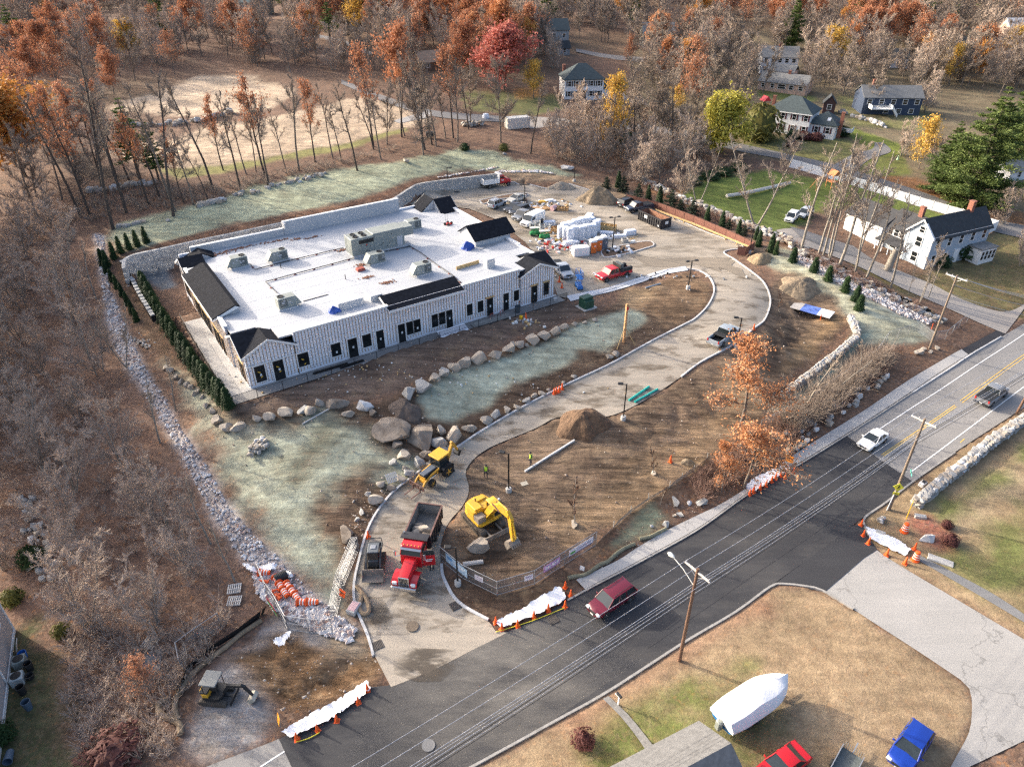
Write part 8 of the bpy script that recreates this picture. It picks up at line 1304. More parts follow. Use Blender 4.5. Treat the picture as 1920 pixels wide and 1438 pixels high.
win(t,'y+',gw+3.0,1.4,1.8,1.0,-1.2);win(t,'y+',gw+6.5,1.4,.9,1.2,-1.2);MB().prism([(-1.2,3.0),(1.3,2.35),(1.3,2.2),(-1.2,2.8)],gw+.3,x1-.2,'X').build("porch_roof",bpy.data.materials["roof_charcoal"],t)
for k in range(4):MB().box((gw+.6+k*(x1-gw-1.2)/3,1.1,1.1),(.16,.16,2.3)).build("porch_post",m_trim,t)
gz=max(0,P(1509,432).z-K_.z)*.8;gx=x1+math.dist(P(1584,457)[:2],P(1509,432)[:2])+1;walls(t,x1+.02,gx,-7.5,-.4,2.8+gz,h_white,'x',2.0,name="garage_wall");roofgable(t,x1+.02,gx,-7.5,-.4,2.8+gz,2.1,bpy.data.materials["roof_charcoal"],'x',.35,"garage_roof")
for k in range(3):gd=MB().box((x1+1.9+k*(gx-x1-3)/2.2,-.36,1.15+gz),((gx-x1)/4,.06,2.2)).build("garage_door",m_trim,t);MB().box((x1+1.9+k*(gx-x1-3)/2.2,-.32,1.15+gz),((gx-x1)/4,.02,.04)).box((x1+1.9+k*(gx-x1-3)/2.2,-.32,1.7+gz),((gx-x1)/4,.02,.04)).build("panel_seam",h_beige,gd)
walls(t,-2.6,-.02,-ll+.5,-ll+4.5,2.6,m_trim,name="sunroom");MB().box((-1.3,-ll+2.5,2.72),(3.0,4.4,.16)).build("sunroom_roof",r_grey,t)
for k in range(4):win(t,'x-',-ll+1.1+k*.95,1.5,.7,1.5,-2.6)
e1=Pz(1300,1358,3.2);rg=Pz(1375,1391,4.9);r2=Pz(1285,1440,4.9);dx_,dy_=r2[0]-rg[0],r2[1]-rg[1];an=math.atan2(dy_,dx_);half=abs((e1[0]-rg[0])*math.sin(an)-(e1[1]-rg[1])*math.cos(an));t=thing("house","grey shingled house roof cut by the lower edge of the view","house",(rg[0],rg[1],.3),an);walls(t,.4,14,-half+.3,half-.3,2.8,h_white,'x',1.6);roofgable(t,.3,14,-half,half,2.9,1.75,M("roof_weathered",(.15,.15,.15),.9,.22,2.5,.01),'x',.1)
c0=P(28,1182);c1=P(6,1372);an,L_=frame_at(c1,c0);t=thing("house","beige sided house wall at the left edge","house",c1,an);walls(t,-6,L_,.02,9,5.6,h_beige,'x',2.4);roofgable(t,-6,L_,.02,9,5.6,2.5,r_grey)
MB().box((L_/2-3,-.03,.25),(L_+6,.08,.35)).build("base_trim",m_trim,t);MB().box((L_-.05,-.03,2.7),(.14,.1,5.6)).box((L_*.42,-.03,2.7),(.12,.08,5.6)).build("corner_trim",m_trim,t)
for x_,z in((L_-2.3,3.6),(L_*.32,3.7),(.2,1.7)):win(t,'y-',x_,z,.8,1.1,0)
def condenser(label,u,v,m_):
 p=P(u,v);c=thing("air_conditioner",label,"air conditioner",p,an);MB().cbox((0,0,.42),(.95,.95,.84),.05).build("cabinet",m_,c);MB().lathe([(.40,0),(.40,.03),(.34,.04),(.05,.02)],(0,0,.84),18).build("fan_guard",m_fan,c)
condenser("grey condenser unit nearer the house corner",40,1246,m_rtu);condenser("larger pale condenser unit below the grey one",36,1278,M("condenser_pale",(.42,.46,.46),.5,.08,2))
def bin_(label,u,v,m_,h=.95,tip=0):p=P(u,v);o=link("bin",MB().lathe([(.26,0),(.34,h),(.30,h),(.25,.1)],(0,0,0),16).mesh("bin",m_),None,p+Vector((0,0,.3 if tip else 0)),.4,label=label,category="bin");o.rotation_euler=(tip,0,.4)
m_slate=M("bin_slate_blue",(.07,.11,.16),.6,.1,2);bin_("blue tub behind the grey condenser",46,1233,M("tub_blue",(.01,.12,.45),.5,.1,2),.7);bin_("black bin beside the two condensers",58,1256,m_dark);bin_("black bin standing alone below the condensers",44,1300,m_dark);bin_("slate bin with white rubbish on the dark grass",55,1328,m_slate);bin_("blue grey bin lying at the lower left edge",22,1412,m_slate,1.0,R(80));bin_("small black tub between the bins",58,1272,m_dark,.5)
link("leaning_board",MB().box((0,0,.7),(.7,.06,1.4),0,0,.3).mesh("leaning_board",m_conc),None,P(37,1222),an,label="pale board leaning at the beige house corner",category="board")
def small(label,u0,v0,u1,v1,d,h,rise,wm,rm,name="house",nwin=3,along='x'):
 a0=P(u0,v0);an,L_=frame_at(a0,P(u1,v1));t=thing(name,label,name.replace('_',' '),a0,an);walls(t,0,L_,0,d,h,wm,along,rise);roofgable(t,0,L_,0,d,h,rise+.1,rm,along)
 for k in range(nwin):win(t,'y-',L_*(k+.5)/nwin,h*.6,1.0,1.2,0)
small("dark green gabled house with white rake boards far right",1782,122,1818,123,9,4.6,4.2,M("green_clapboard",(.05,.075,.07),.7,.1,2),r_dark,along='y',nwin=2);small("pale brick building at the far right edge",1885,96,1960,98,12,7,4,h_pink,M("roof_white",(.6,.6,.6),.7,.1,1));small("low white house half hidden by bare trees far right",1642,127,1700,129,8,3.4,2.2,h_white,r_dark);small("grey house glimpsed behind the red maple",1012,84,1066,86,9,4.8,3,clap("grey_clapboard",(.30,.32,.33)),r_slate);small("small grey shed below the grey house",1048,105,1068,105,4,2.6,1.8,clap("grey_shed",(.22,.24,.26)),r_dark,"shed",1);small("house glimpsed among the woods at the top right centre",1205,88,1262,92,9,4.6,3,clap("olive_clapboard",(.23,.24,.22)),r_grey);small("brown low building behind the rust oak",792,134,838,130,10,2.6,2.4,M("brown_planks",(.16,.10,.07),.8,.2,1),M("roof_tan",(.30,.22,.16),.9,.2,1),"barn",2);small("dark red brown shed between the white colonial and navy house",1541,213,1563,215,3.6,3.0,1.8,M("shed_maroon",(.06,.03,.03),.7,.15,2),r_dark,"shed",1,'y');small("white corner of a shed at the right edge under the pines",1888,344,1925,336,5,2.6,1.6,h_white,r_grey,"shed",1);small("grey green roofed house deep in the woods at the top left centre",452,26,500,26,9,4.4,3.2,clap("sage_clapboard",(.22,.27,.26)),M("roof_sage",(.16,.21,.20),.9,.2,1))
p=P(1558,352);ps=thing("play_set","orange timber swing set with green slide on the lawn","play set",p,R(20));mo=M("stained_timber",(.50,.20,.07),.7,.15,2)
for x_ in(-.8,.8):
 for y_ in(-.8,.8):MB().box((x_,y_,1.5),(.12,.12,3.0)).build("post",mo,ps)
MB().box((0,0,1.4),(1.8,1.8,.12)).build("deck",mo,ps);MB().prism([(-1.1,2.8),(0,3.8),(1.1,2.8)],-1.1,1.1).build("roof",mo,ps);MB().tube((-.8,0,2.6),(-4.2,0,2.4),.07).tube((-4.2,0,2.4),(-4.8,-1,0),.07).tube((-4.2,0,2.4),(-4.8,1,0),.07).build("swing_beam",mo,ps);MB().prism([(.9,1.5),(3.0,.2),(3.0,.35),(.9,1.65)],-.3,.3).build("slide",M("slide_green",(.02,.28,.12),.4,.1,2),ps)
p=P(1432,205);pr=thing("play_house","red roofed climbing frame left of the white colonial","play set",p,.3)
for x_ in(-.8,.8):
 for y_ in(-.8,.8):MB().box((x_,y_,1.2),(.12,.12,2.4)).build("post",mo,pr)
MB().prism([(-1.2,2.4),(0,3.6),(1.2,2.4)],-1.2,1.2).build("roof",M("play_red",(.6,.03,.05),.5,.1,2),pr);MB().prism([(1.0,1.3),(2.6,.2),(2.6,.4),(1.0,1.5)],-.3,.3).build("slide",M("slide_yellow",(.75,.5,.05),.5,.1,2),pr)
link("bird_bath",MB().lathe([(.35,0),(.2,.3),(.12,.9),(.05,1.0)],(0,0,0),12).mesh("bird_bath",M("pale_green",(.4,.6,.35),.6,.1,2)),None,P(1683,300),0,label="small pale green cone on the lawn by the bare tree",category="ornament")
# trees
def ribs(mb_v,mb_f,a,b,r0,r1,n):
 d=b-a;l=d.length
 if l<1e-5:return
 d=d/l;u=d.orthogonal().normalized();w=d.cross(u);o=len(mb_v)
 for p,r in((a,r0),(b,r1)):
  for k in range(n):t=2*math.pi*k/n;mb_v.append(p+u*(r*math.cos(t))+w*(r*math.sin(t)))
 for k in range(n):j=(k+1)%n;mb_f.append((o+k,o+j,o+n+j,o+n+k))
def make_tree(seed,h=16,clear=.32,nb=11,spread=.34,up=.62,stems=1,tw=1.0,fork=False,twigs=(3,6,3)):
 """trunk with limbs, and the fine twigs of the crown; also the twig ends for leaves"""
 rnd=random.Random(seed);tv,tf,cv,cf,ends=[],[],[],[],[]
 rv=lambda s:Vector((rnd.gauss(0,s),rnd.gauss(0,s),rnd.gauss(0,s)))
 def branch(p,d,l,r,lev):
  n=(7,5,4,3)[lev];cur=p.copy();q=d.normalized()
  for i in range(n):
   q=(q+rv(.05 if lev==0 else.14)+Vector((0,0,.05 if lev else.02))).normalized();nx=cur+q*(l/n);r1=r*(1-(i+1)/n*(.72 if lev==0 else.8));r0=r*(1-i/n*(.72 if lev==0 else.8))
   V_,F_=(tv,tf)if lev<2 else(cv,cf);ribs(V_,F_,cur,nx,r0,r1,(7,5,3,3)[lev]);f=(i+1)/n
   if lev==0:
    if f>clear:
     for _ in range(max(1,round(nb/(n*(1-clear))+rnd.uniform(-.5,.5)))):az=rnd.uniform(0,6.283);k=1-.62*max(0,(f-clear)/(1-clear));dd=Vector((math.cos(az),math.sin(az),up+rnd.uniform(-.15,.5)));branch(cur.lerp(nx,rnd.random()),dd,h*spread*k*rnd.uniform(.75,1.25),r1*.5,1)
   elif lev==1 and i>=1 or lev==1 and rnd.random()<.5:
    for _ in range(twigs[0]):branch(cur.lerp(nx,rnd.random()),q+rv(.55)+Vector((0,0,.25)),l*.42*rnd.uniform(.6,1.2),max(r1*.55,.04*tw),2)
   elif lev==2:
    for _ in range(twigs[2]):
     a=cur.lerp(nx,rnd.random());dd=(q+rv(.5)+Vector((0,0,.2))).normalized();e=a+dd*(l*rnd.uniform(.25,.6));ribs(cv,cf,a,e,.026*tw,.010*tw,3);ends.append(e)
     for _ in range(twigs[1]//3):b=a.lerp(e,rnd.uniform(.2,.9));g=b+(dd+rv(.6)).normalized()*(l*rnd.uniform(.15,.35));ribs(cv,cf,b,g,.017*tw,.007*tw,3);ends.append(g)
   cur=nx
 for s in range(stems):
  b=Vector((0,0,-.2))if stems==1 else Vector((rnd.gauss(0,.3),rnd.gauss(0,.3),-.2));lean=rv(.04)if stems==1 else rv(.22);branch(b,Vector((lean.x,lean.y,1)),h*(1 if stems==1 else rnd.uniform(.75,1)),h*.0135*(1 if stems==1 else.6),0)
 top=max(v.z for v in cv+tv);k=h/top
 return[v*k for v in tv],tf,[v*k for v in cv],cf,[v*k for v in ends]
def leafmesh(ends,n,s,seed,jit=.35,droop=0.0,zmin=-1):
 rnd=random.Random(seed);v,f=[],[];pts=[e for e in ends if e.z>zmin]
 for _ in range(n):
  c=rnd.choice(pts)+Vector((rnd.gauss(0,jit),rnd.gauss(0,jit),rnd.gauss(0,jit)-droop*rnd.random()));a=Vector((rnd.gauss(0,1),rnd.gauss(0,1),rnd.gauss(0,.7))).normalized();b=a.orthogonal().normalized();b=(b*math.cos(rnd.random()*6)+a.cross(b)*math.sin(rnd.random()*6));q=s*rnd.uniform(.6,1.3);o=len(v);w=a.cross(b).normalized()
  v+=[c-b*q,c+w*q*.6+a*q*.15,c+b*q,c-w*q*.6+a*q*.15];f+=[(o,o+1,o+2),(o,o+2,o+3)]
 return v,f
m_bark=M("bark_grey",(.17,.14,.115),.95,.3,3,.02);m_twig=M("twig_grey_brown",(.285,.23,.185),.9,.25,.5);m_twigp=M("twig_pinkish",(.38,.295,.235),.9,.25,.5,col2=(.50,.405,.33));m_barkl=M("bark_pale",(.27,.24,.20),.95,.25,3,.02);m_barkd=M("bark_dark",(.075,.06,.05),.95,.3,3,.02)
LM={'rust':leafmat("rust_leaves",[(.24,.105,.058),(.45,.20,.105),(.56,.30,.18)]),'orange':leafmat("orange_leaves",[(.30,.12,.05),(.52,.23,.10),(.62,.35,.19)]),'gold':leafmat("gold_leaves",[(.30,.13,.04),(.56,.28,.07),(.70,.42,.13)]),'red':leafmat("red_leaves",[(.28,.07,.055),(.46,.14,.11),(.54,.24,.18)]),'yellow':leafmat("yellow_leaves",[(.34,.31,.06),(.58,.52,.10),(.70,.63,.2)]),'amber':leafmat("amber_leaves",[(.42,.23,.05),(.62,.40,.08),(.70,.50,.16)]),'pine':leafmat("pine_needles",[(.055,.09,.028),(.11,.16,.045),(.19,.24,.075)],.4),'green':leafmat("evergreen_foliage",[(.010,.026,.010),(.022,.05,.016),(.045,.085,.022)],1.5),'spruce':leafmat("spruce_needles",[(.015,.03,.022),(.035,.06,.038),(.07,.10,.05)],1.5),'olive':leafmat("olive_shrub",[(.05,.06,.015),(.12,.12,.03),(.2,.17,.05)],1.5),'wine':leafmat("wine_shrub",[(.06,.02,.018),(.12,.045,.04),(.18,.09,.07)],1.5)}
def tomesh(name,v,f,m_):
 me=bpy.data.meshes.new(name);me.from_pydata([tuple(p)for p in v],[],f);me.update();me.materials.append(m_);return me
TV={}
def variant(key,seed,bark,twig,leaf=None,nleaf=0,ls=.22,jit=.4,droop=0.0,zmin=-1,keep_twigs=True,**k):
 tv,tf,cv,cf,ends=make_tree(seed,**k);parts=[("trunk",tomesh("trunk",tv,tf,bark)),("crown",tomesh("crown",cv,cf,twig))]
 parts[0][1].polygons.foreach_set("use_smooth",[True]*len(parts[0][1].polygons))
 if leaf:lv,lf=leafmesh(ends,nleaf,ls,seed,jit,droop,zmin);parts.append(("leaves",tomesh("leaves",lv,lf,LM[leaf])))
 TV.setdefault(key,[]).append((k.get('h',16),parts))
for s in range(5):variant('bare',11+s,m_bark,m_twig,h=16,nb=11+s,spread=.26+.03*(s%3),clear=.28)
for s in range(4):variant('thin',31+s,m_bark if s%2 else m_barkd,m_twig,h=18,nb=10,spread=.22,clear=.45,up=1.0,twigs=(2,6,3))
for s in range(3):variant('thinrust',41+s,m_barkd,m_twig,'rust',1500,.2,.35,zmin=8,h=18,nb=11,spread=.28,clear=.42,up=.9,twigs=(2,3,3))
for s in range(4):variant('brushy',51+s,m_barkl,m_twigp,h=11,nb=9,spread=.34,clear=.14,up=.8,stems=3,tw=.8,twigs=(2,6,3))
for s in range(3):variant('pale',61+s,m_barkl,m_twig,h=17,nb=7,spread=.2,clear=.35,up=1.25,stems=2 if s==2 else 1,twigs=(2,3,2))
for s in range(4):variant('oak',71+s,m_bark,m_twig,'rust',4200,.26,.6,h=15,nb=14,spread=.46,clear=.22,twigs=(2,3,2))
for s in range(2):variant('oakthin',76+s,m_bark,m_twig,'rust',1500,.24,.5,h=15,nb=13,spread=.42,clear=.25,twigs=(2,3,3))
for c_,kk,s in(('orange','oako',81),('gold','oakg',83),('red','maple',85),('amber','amber',87)):variant(kk,s,m_bark,m_twig,c_,7500 if c_!='amber' else 2600,.27,.6,h=14,nb=16,spread=.5,clear=.16,twigs=(2,3,2))
for s in range(2):variant('foreoak',91+s,m_bark,m_twig,'orange',3300,.115,.34,h=10,nb=11,spread=.36,clear=.3,twigs=(2,6,3),tw=.8,stems=1)
variant('willow',95,m_bark,m_twig,'yellow',10000,.26,.4,2.4,h=12,nb=16,spread=.62,clear=.22,twigs=(2,3,2))
def conifer(key,seed,h,r,n,ls,mat,whorls=14,tr=.022,sparse=.75,z0=.12,rnd_=1.25):
 rnd=random.Random(seed);tv,tf=[],[];ribs(tv,tf,Vector((0,0,-.2)),Vector((0,0,h*.97)),h*tr,.04,8);v,f=[],[]
 for k in range(whorls):
  fz=z0+(1-z0)*(k+.3*rnd.random())/whorls;z=h*fz;rr=r*(1-((fz-z0)/(1-z0))**rnd_)*rnd.uniform(.7,1.1)+.25;nb_=rnd.randint(5,7);az0=rnd.random()*6
  for b in range(nb_):
   az=az0+6.283*b/nb_+rnd.gauss(0,.2);L_=rr*rnd.uniform(.6,1.15);dr=Vector((math.cos(az),math.sin(az),rnd.uniform(-.12,.28)));e=Vector((0,0,z))+dr*L_;ribs(tv,tf,Vector((0,0,z)),e,.05+L_*.008,.015,4)
   for _ in range(max(4,int(n*L_/(r*whorls*6)*1.6))):
    q=(.25+.75*rnd.random()**.7)if rnd.random()<sparse else rnd.random();c=Vector((0,0,z))+dr*L_*q+Vector((rnd.gauss(0,.16),rnd.gauss(0,.16),rnd.gauss(0,.07)))*L_*.55;a=Vector((rnd.gauss(0,.35),rnd.gauss(0,.35),1)).normalized();b_=a.orthogonal().normalized();t_=rnd.random()*6.3;b_=b_*math.cos(t_)+a.cross(b_)*math.sin(t_);w=a.cross(b_);s=ls*rnd.uniform(.6,1.4);o=len(v);v+=[c-b_*s*.6,c+w*s*.4+a*s*.25,c+b_*s,c-w*s*.4+a*s*.25];f+=[(o,o+1,o+2),(o,o+2,o+3)]
 TV.setdefault(key,[]).append((h,[("trunk",tomesh("trunk",tv,tf,m_barkd)),("crown",tomesh("crown",v,f,LM[mat]))]))
for s in range(2):conifer('bigpine',101+s,22,9.5,34000,.36,'pine',26,z0=.02,rnd_=1.4)
for s in range(3):conifer('pine',105+s,20,4.4,4200,.45,'pine',15,z0=.25,rnd_=1.7)
for s in range(2):conifer('spruce',110+s,3.2,1.15,1500,.16,'spruce',11,z0=.03)
def arbor(key,seed,h,r,n,mat,ls=.12,pointy=1.0):
 rnd=random.Random(seed);v,f=[],[]
 for _ in range(n):
  q=rnd.random()**1.15;az=rnd.random()*6.283;rr=r*((1-q)**.72 if pointy else math.sqrt(max(0,1-(q*2-.9)**2)))*(.82+.22*rnd.random())*(1+.12*math.sin(az*3+seed+q*7))+.03;c=Vector((rr*math.cos(az),rr*math.sin(az),q*h+.05));n_=Vector((math.cos(az),math.sin(az),.5)).normalized();t_=Vector((-math.sin(az),math.cos(az),0));u=(n_.cross(t_)*-1+Vector((rnd.gauss(0,.3),rnd.gauss(0,.3),.5))).normalized();s=ls*rnd.uniform(.7,1.4);o=len(v);v+=[c-t_*s*.6,c+n_*s*.35,c+t_*s*.6,c+u*s*1.5+n_*s*.2];f+=[(o,o+1,o+3),(o+1,o+2,o+3)]
 core=MB().lathe([(r*.78,.02),(r*.74,h*.2),(r*.5,h*.6),(.05,h*.93)]if pointy else[(r*.5,.02),(r*.8,h*.4),(r*.55,h*.8),(.05,h*.92)],(0,0,0),9);o=len(v);v+=[Vector(p)for p in core.v];f+=[tuple(i+o for i in q)for q in core.f]
 TV.setdefault(key,[]).append((h,[("foliage",tomesh("foliage",v,f,LM[mat]))]))
for s in range(3):arbor('arbor',120+s,2.6,.52,620,'green')
for s in range(2):arbor('shrub',125+s,1.4,.85,420,'green',.14,0);arbor('shrubo',127+s,1.4,.8,360,'olive',.13,0);arbor('shrubw',129+s,1.3,.9,380,'wine',.14,0)
variant('sapling',140,m_barkl,m_wpole2,h=4,nb=9,spread=.2,clear=.25,up=1.6,tw=.6,twigs=(2,3,2))
PROTO={}
def tree(key,label,p,h,group=None,cat="tree",rz=None,wide=1.0,lean=(0,0),name="tree",k=None):
 k=random.randrange(len(TV[key]))if k is None else k;h0,parts=TV[key][k];s=h/h0
 if not group and len(parts)>0 or True:
  t=thing(name,label,cat,p,0,group);t.rotation_euler=(lean[0],lean[1],random.random()*6.28 if rz is None else rz);t.scale=(s*wide,s*wide,s)
  if len(parts)==1:
   bpy.data.objects.remove(t);t=link(name,parts[0][1],None,p);t['label']=label;t['category']=cat;t.rotation_euler=(lean[0],lean[1],random.random()*6.28);t.scale=(s*wide,s*wide,s)
   if group:t['group']=group
  else:
   for nm,me in parts:link(nm,me,t)
 return t
def at(key,label,u,v,vt,group=None,wide=1.0,**kw):
 p=P(u,v);return tree(key,label,p,max(2.0,height_to(p,vt)),group,wide=wide,**kw)
at('oakg',"golden orange oak at the left edge of the picture",48,332,138,wide=1.5);at('maple',"broad red maple in the middle of the woods",945,168,42,wide=1.35);at('oak',"rust brown oak left of the red maple",752,190,34,wide=.95);at('oako',"broad orange oak behind the red maple",948,110,-8,wide=1.3);at('oako',"orange oak at the top right of the red maple",1228,110,22,wide=1.05);at('oakthin',"narrow rust oak below the top right orange oak",1180,130,60,wide=.7)
at('willow',"yellow green weeping willow beside the street",1340,284,158,wide=1.25);at('amber',"small golden tree on the lawn before the white hip house",1000,184,112,wide=1.0);at('amber',"golden yellow tree at the foot of the great pine",1722,318,218,wide=.9);at('amber',"pale gold topped tree right of the white hip house",1146,290,138,wide=.6);at('amber',"amber bush tree behind the bare row beside the street",1265,215,160,wide=1.2);at('amber',"amber tree low in the thicket near the street",1160,250,205,wide=1.0)
at('foreoak',"orange leaved oak in front of the basin wall",1388,800,642,wide=1.5,k=0);at('foreoak',"lower orange oak reaching over the white road sheet",1396,915,775,wide=1.45,k=1);at('foreoak',"small orange oak sapling below the lower oak",1352,925,830,wide=.9,k=0)
at('bigpine',"great green pine at the right, tallest of the clump",1815,388,158,wide=.9,k=0);at('bigpine',"green pine on the left flank of the great pine",1762,360,225,wide=.8,k=1);at('bigpine',"dark pine at the right edge behind the great pine",1915,300,100,wide=1.0,k=1);at('pine',"green pine at the right edge below the dark one",1925,370,300,wide=1.2);at('bigpine',"lone green pine at the top centre right",1482,90,-15,wide=.55,k=0);at('pine',"pale green pine among the top left woods",620,80,2,wide=1.3);at('pine',"young green pine left of the sand field",262,335,180,wide=1.0);at('pine',"second young pine beside the first at the field edge",300,345,225,wide=.9);at('pine',"green pine at the far top left edge",40,110,5,wide=1.0);at('pine',"green pine below the top left grey roof",315,95,20,wide=1.0);at('olive' if 'olive' in TV else 'shrubo',"round green tree beside the white colonial",1418,262,195,wide=1.1);at('pine',"green pine in the right top woods",1700,70,5,wide=1.2);at('pine',"second green pine in the right top woods",1780,60,0,wide=1.1)
row1=[(152,407,190),(168,402,187),(212,430,160),(237,399,150),(245,344,185),(299,369,215),(325,405,160),(329,397,180),(400,354,160),(452,357,190),(497,329,165),(561,320,150),(591,304,180),(624,297,185),(504,350,210),(362,384,260),(279,384,240),(419,320,210),(462,327,220),(537,320,230),(670,320,175),(700,275,110),(753,257,120),(797,282,130),(810,272,120),(850,260,115),(858,267,140),(480,322,230),(345,380,270),(390,375,290),(640,300,220)]
for i,(u,v,vt)in enumerate(sorted(row1)):at('thinrust' if i%4==1 else 'thin',f"tall thin tree, {ORD[i]} from the west along the sand field bank",u,v,vt-30,"tall thin trees along the sand field bank",wide=.9)
at('bare',"big dark bare tree at the street beyond the seeded strip",882,236,110,wide=.9);at('bare',"thick pale trunked tree leaning by the storage container",939,268,95,wide=.8,lean=(0,.08));at('thin',"slender tree leaning right over the bundled saplings",995,288,150,lean=(.0,.16));at('bare',"pale trunked bare tree behind the lot",1082,308,215,wide=.8);at('bare',"straight tree in the thicket north of the lot",1141,298,175,wide=.8);at('brushy',"round pinkish bare tree at the yard wall",1204,344,253,wide=1.15);at('brushy',"pale bare tree on the lawn edge with orange leaves",1280,370,278,wide=.9);at('pale',"slim bare tree standing left on the green lawn",1310,390,262);at('pale',"big many stemmed pale tree at the lawn wall",1420,430,255,wide=1.25);at('pale',"tall pale tree at the forecourt corner",1502,470,268)
fr=[(1532,485,290),(1543,483,300),(1555,493,268),(1572,502,262),(1603,514,300),(1624,523,330),(1670,539,360),(1703,552,490),(1724,567,440),(1741,558,470)]
for i,(u,v,vt)in enumerate(fr):at('pale',f"pale bare tree, {ORD[i]} from the lot in the row before the blue farmhouse",u,v,vt,"pale bare trees before the blue farmhouse",wide=.95 if i<7 else.7)
for i,(u,v,vt,kk)in enumerate(sorted(((1690,292,215,'brushy'),(1750,330,250,'brushy'),(1345,60,10,'oak'),(1395,215,120,'bare'),(1430,175,70,'bare'),(1510,190,95,'bare'),(1545,165,75,'bare'),(1580,180,80,'bare'),(1630,210,120,'bare'),(1705,190,110,'bare'),(1740,200,120,'brushy'),(1840,170,90,'bare'),(1260,290,110,'bare'),(1225,285,120,'bare'),(1190,270,110,'bare'),(1300,275,125,'bare'),(1370,255,130,'bare'),(1115,265,150,'brushy'),(1240,262,130,'bare'),(1480,300,235,'brushy'),(1610,335,262,'brushy'),(1880,420,340,'brushy'),(1915,500,400,'brushy')))):at(kk,f"bare tree, {ORD[i]} from the left among the neighbouring houses",u,v,vt,"bare trees among the neighbouring houses")
at('sapling',"young reddish tree with a root ball behind the banner fence",1078,983,905);at('sapling',"young tree with a root ball among the road leaves",1225,888,838);at('sapling',"young thin tree staked by the basin",1460,585,545);at('sapling',"dead bare sapling among the sidewalk leaves",1238,945,905)
link("root_ball",ROCKS[2][0],None,P(1078,983),0,label="burlap root ball of the young tree behind the fence",category="root ball").scale=(.5,.5,.4);link("root_ball",ROCKS[3][0],None,P(1225,889),0,label="burlap root ball among the track marks",category="root ball").scale=(.5,.5,.4)
for i,(u,v)in enumerate(((194,497),(202,500),(214.5,484.5),(227,474),(242.6,468),(258,462),(274.7,455.5))):tree('arbor',f"clipped pointed evergreen, {ORD[i]} from the ditch in the row above the block wall",P(u,v),2.8,"pointed evergreens above the block wall","evergreen",name="evergreen_shrub")
for i,(u,v)in enumerate(((200,512),(211,528),(220,540),(230,555),(240,572),(249,588),(257,603))):tree('arbor',f"clipped evergreen, {ORD[i]} from the north in the row outside the planter wall",P(u,v),2.2,"evergreens outside the planter wall","evergreen",name="evergreen_shrub")
for i in range(20):
 f=i/19;u=np.interp(f,[0,.25,.5,.75,1],[272,304,345,386,429]);v=np.interp(f,[0,.25,.5,.75,1],[545,600,662,720,764]);tree('arbor',f"dark evergreen, {ORD[i]} from the north in the long hedge by the patio",P(u,v),random.uniform(2.7,3.6),"evergreens of the long hedge","evergreen",name="evergreen_shrub",wide=1.25)
for i,(u,v,h,kk)in enumerate(((1137,354,2.6,'spruce'),(1159,352,3.4,'arbor'),(1168,360,3.4,'spruce'),(1196,371,3.0,'spruce'),(1215,375,3.0,'arbor'),(1236,383,3.6,'arbor'),(1257,391.7,4.0,'spruce'),(1275,397.6,2.6,'spruce'),(1297,406.7,3.4,'spruce'),(1325,416.8,3.0,'arbor'),(1353,426,3.0,'arbor'),(1365,430,2.0,'spruce'),(1384.6,437.6,2.6,'arbor'),(1394,442,2.0,'spruce'),(1417,449,2.4,'arbor'),(1422,462,2.8,'arbor'),(1445,472,3.2,'arbor'),(1454,477,2.4,'arbor'))):tree(kk,f"evergreen, {ORD[i]} from the back of the lot in the row behind the brown fence",P(u,v),h,"evergreens behind the brown fence","evergreen",name="evergreen_shrub")
for i,(u,v)in enumerate(((1486,491),(1526,510),(1552,526),(1584,546),(1604,564),(1610,581))):tree('arbor',f"bushy evergreen, {ORD[i]} from the lot on the pale seeded slope",P(u,v),2.5,"evergreens on the pale seeded slope","evergreen",name="evergreen_shrub",wide=1.4)
for(u,v,h,w,kk,tx)in((1483,262,2.2,1.2,'shrub',"dark green shrub at the white colonial's front"),(1493,258,1.8,1.2,'shrub',"bright green rounded shrub before the colonial"),(1507,262,2.0,1.3,'shrubw',"wine red shrub before the colonial's corner"),(1530,264,2.0,1.2,'shrubw',"second wine red shrub before the colonial's wing"),(1484,276,1.8,1.1,'shrubw',"wine red shrub on the street side of the colonial"),(1575,254,2.4,1.6,'shrub',"dark green mound beside the colonial's deck"),(1800,480,3.0,1.4,'shrub',"dark shrub at the blue farmhouse's corner"),(1765,498,2.0,1.2,'shrub',"dark green bush under the farmhouse gable"),(872,282,1.6,1.1,'shrub',"dark green bush at the head of the seeded strip"),(945,282,1.5,1.3,'shrubo',"yellow green bush beside the seeded strip"),(1178,275,3.6,.9,'shrub',"tall dark green bush in the thicket"),(1300,345,1.8,1.6,'shrub',"green bush in the hedge at the lawn's back, westmost"),(1330,336,1.8,1.8,'shrub',"green bush in the hedge at the lawn's back, second"),(1355,328,1.8,1.8,'shrub',"green bush in the hedge at the lawn's back, third"),(1385,320,1.8,1.6,'shrub',"green bush in the hedge at the lawn's back, last"),(1093,1392,1.2,1.0,'shrubw',"wine red shrub on the dry grass by the path"),(1780,1018,1.1,1.0,'shrubw',"brown bush at the edge of the red mulch"),(1775,988,.8,1.0,'shrubw',"small dark bush above the red mulch"),(215,1420,1.7,1.7,'shrubw',"rounded brown shrub in the lower west"),(25,1128,1.4,1.2,'shrubo',"yellow grass clump at the beige house corner"),(118,1190,1.3,1.0,'shrubo',"yellow brown clump in the grass edge"),(62,1058,2.2,.8,'shrub',"narrow dark green bush in the west stone line"),(5,1385,1.5,1.1,'shrub',"dark green bush at the foot of the beige house")):tree(kk,tx,P(u,v),h,None,"shrub",wide=w,name="shrub")
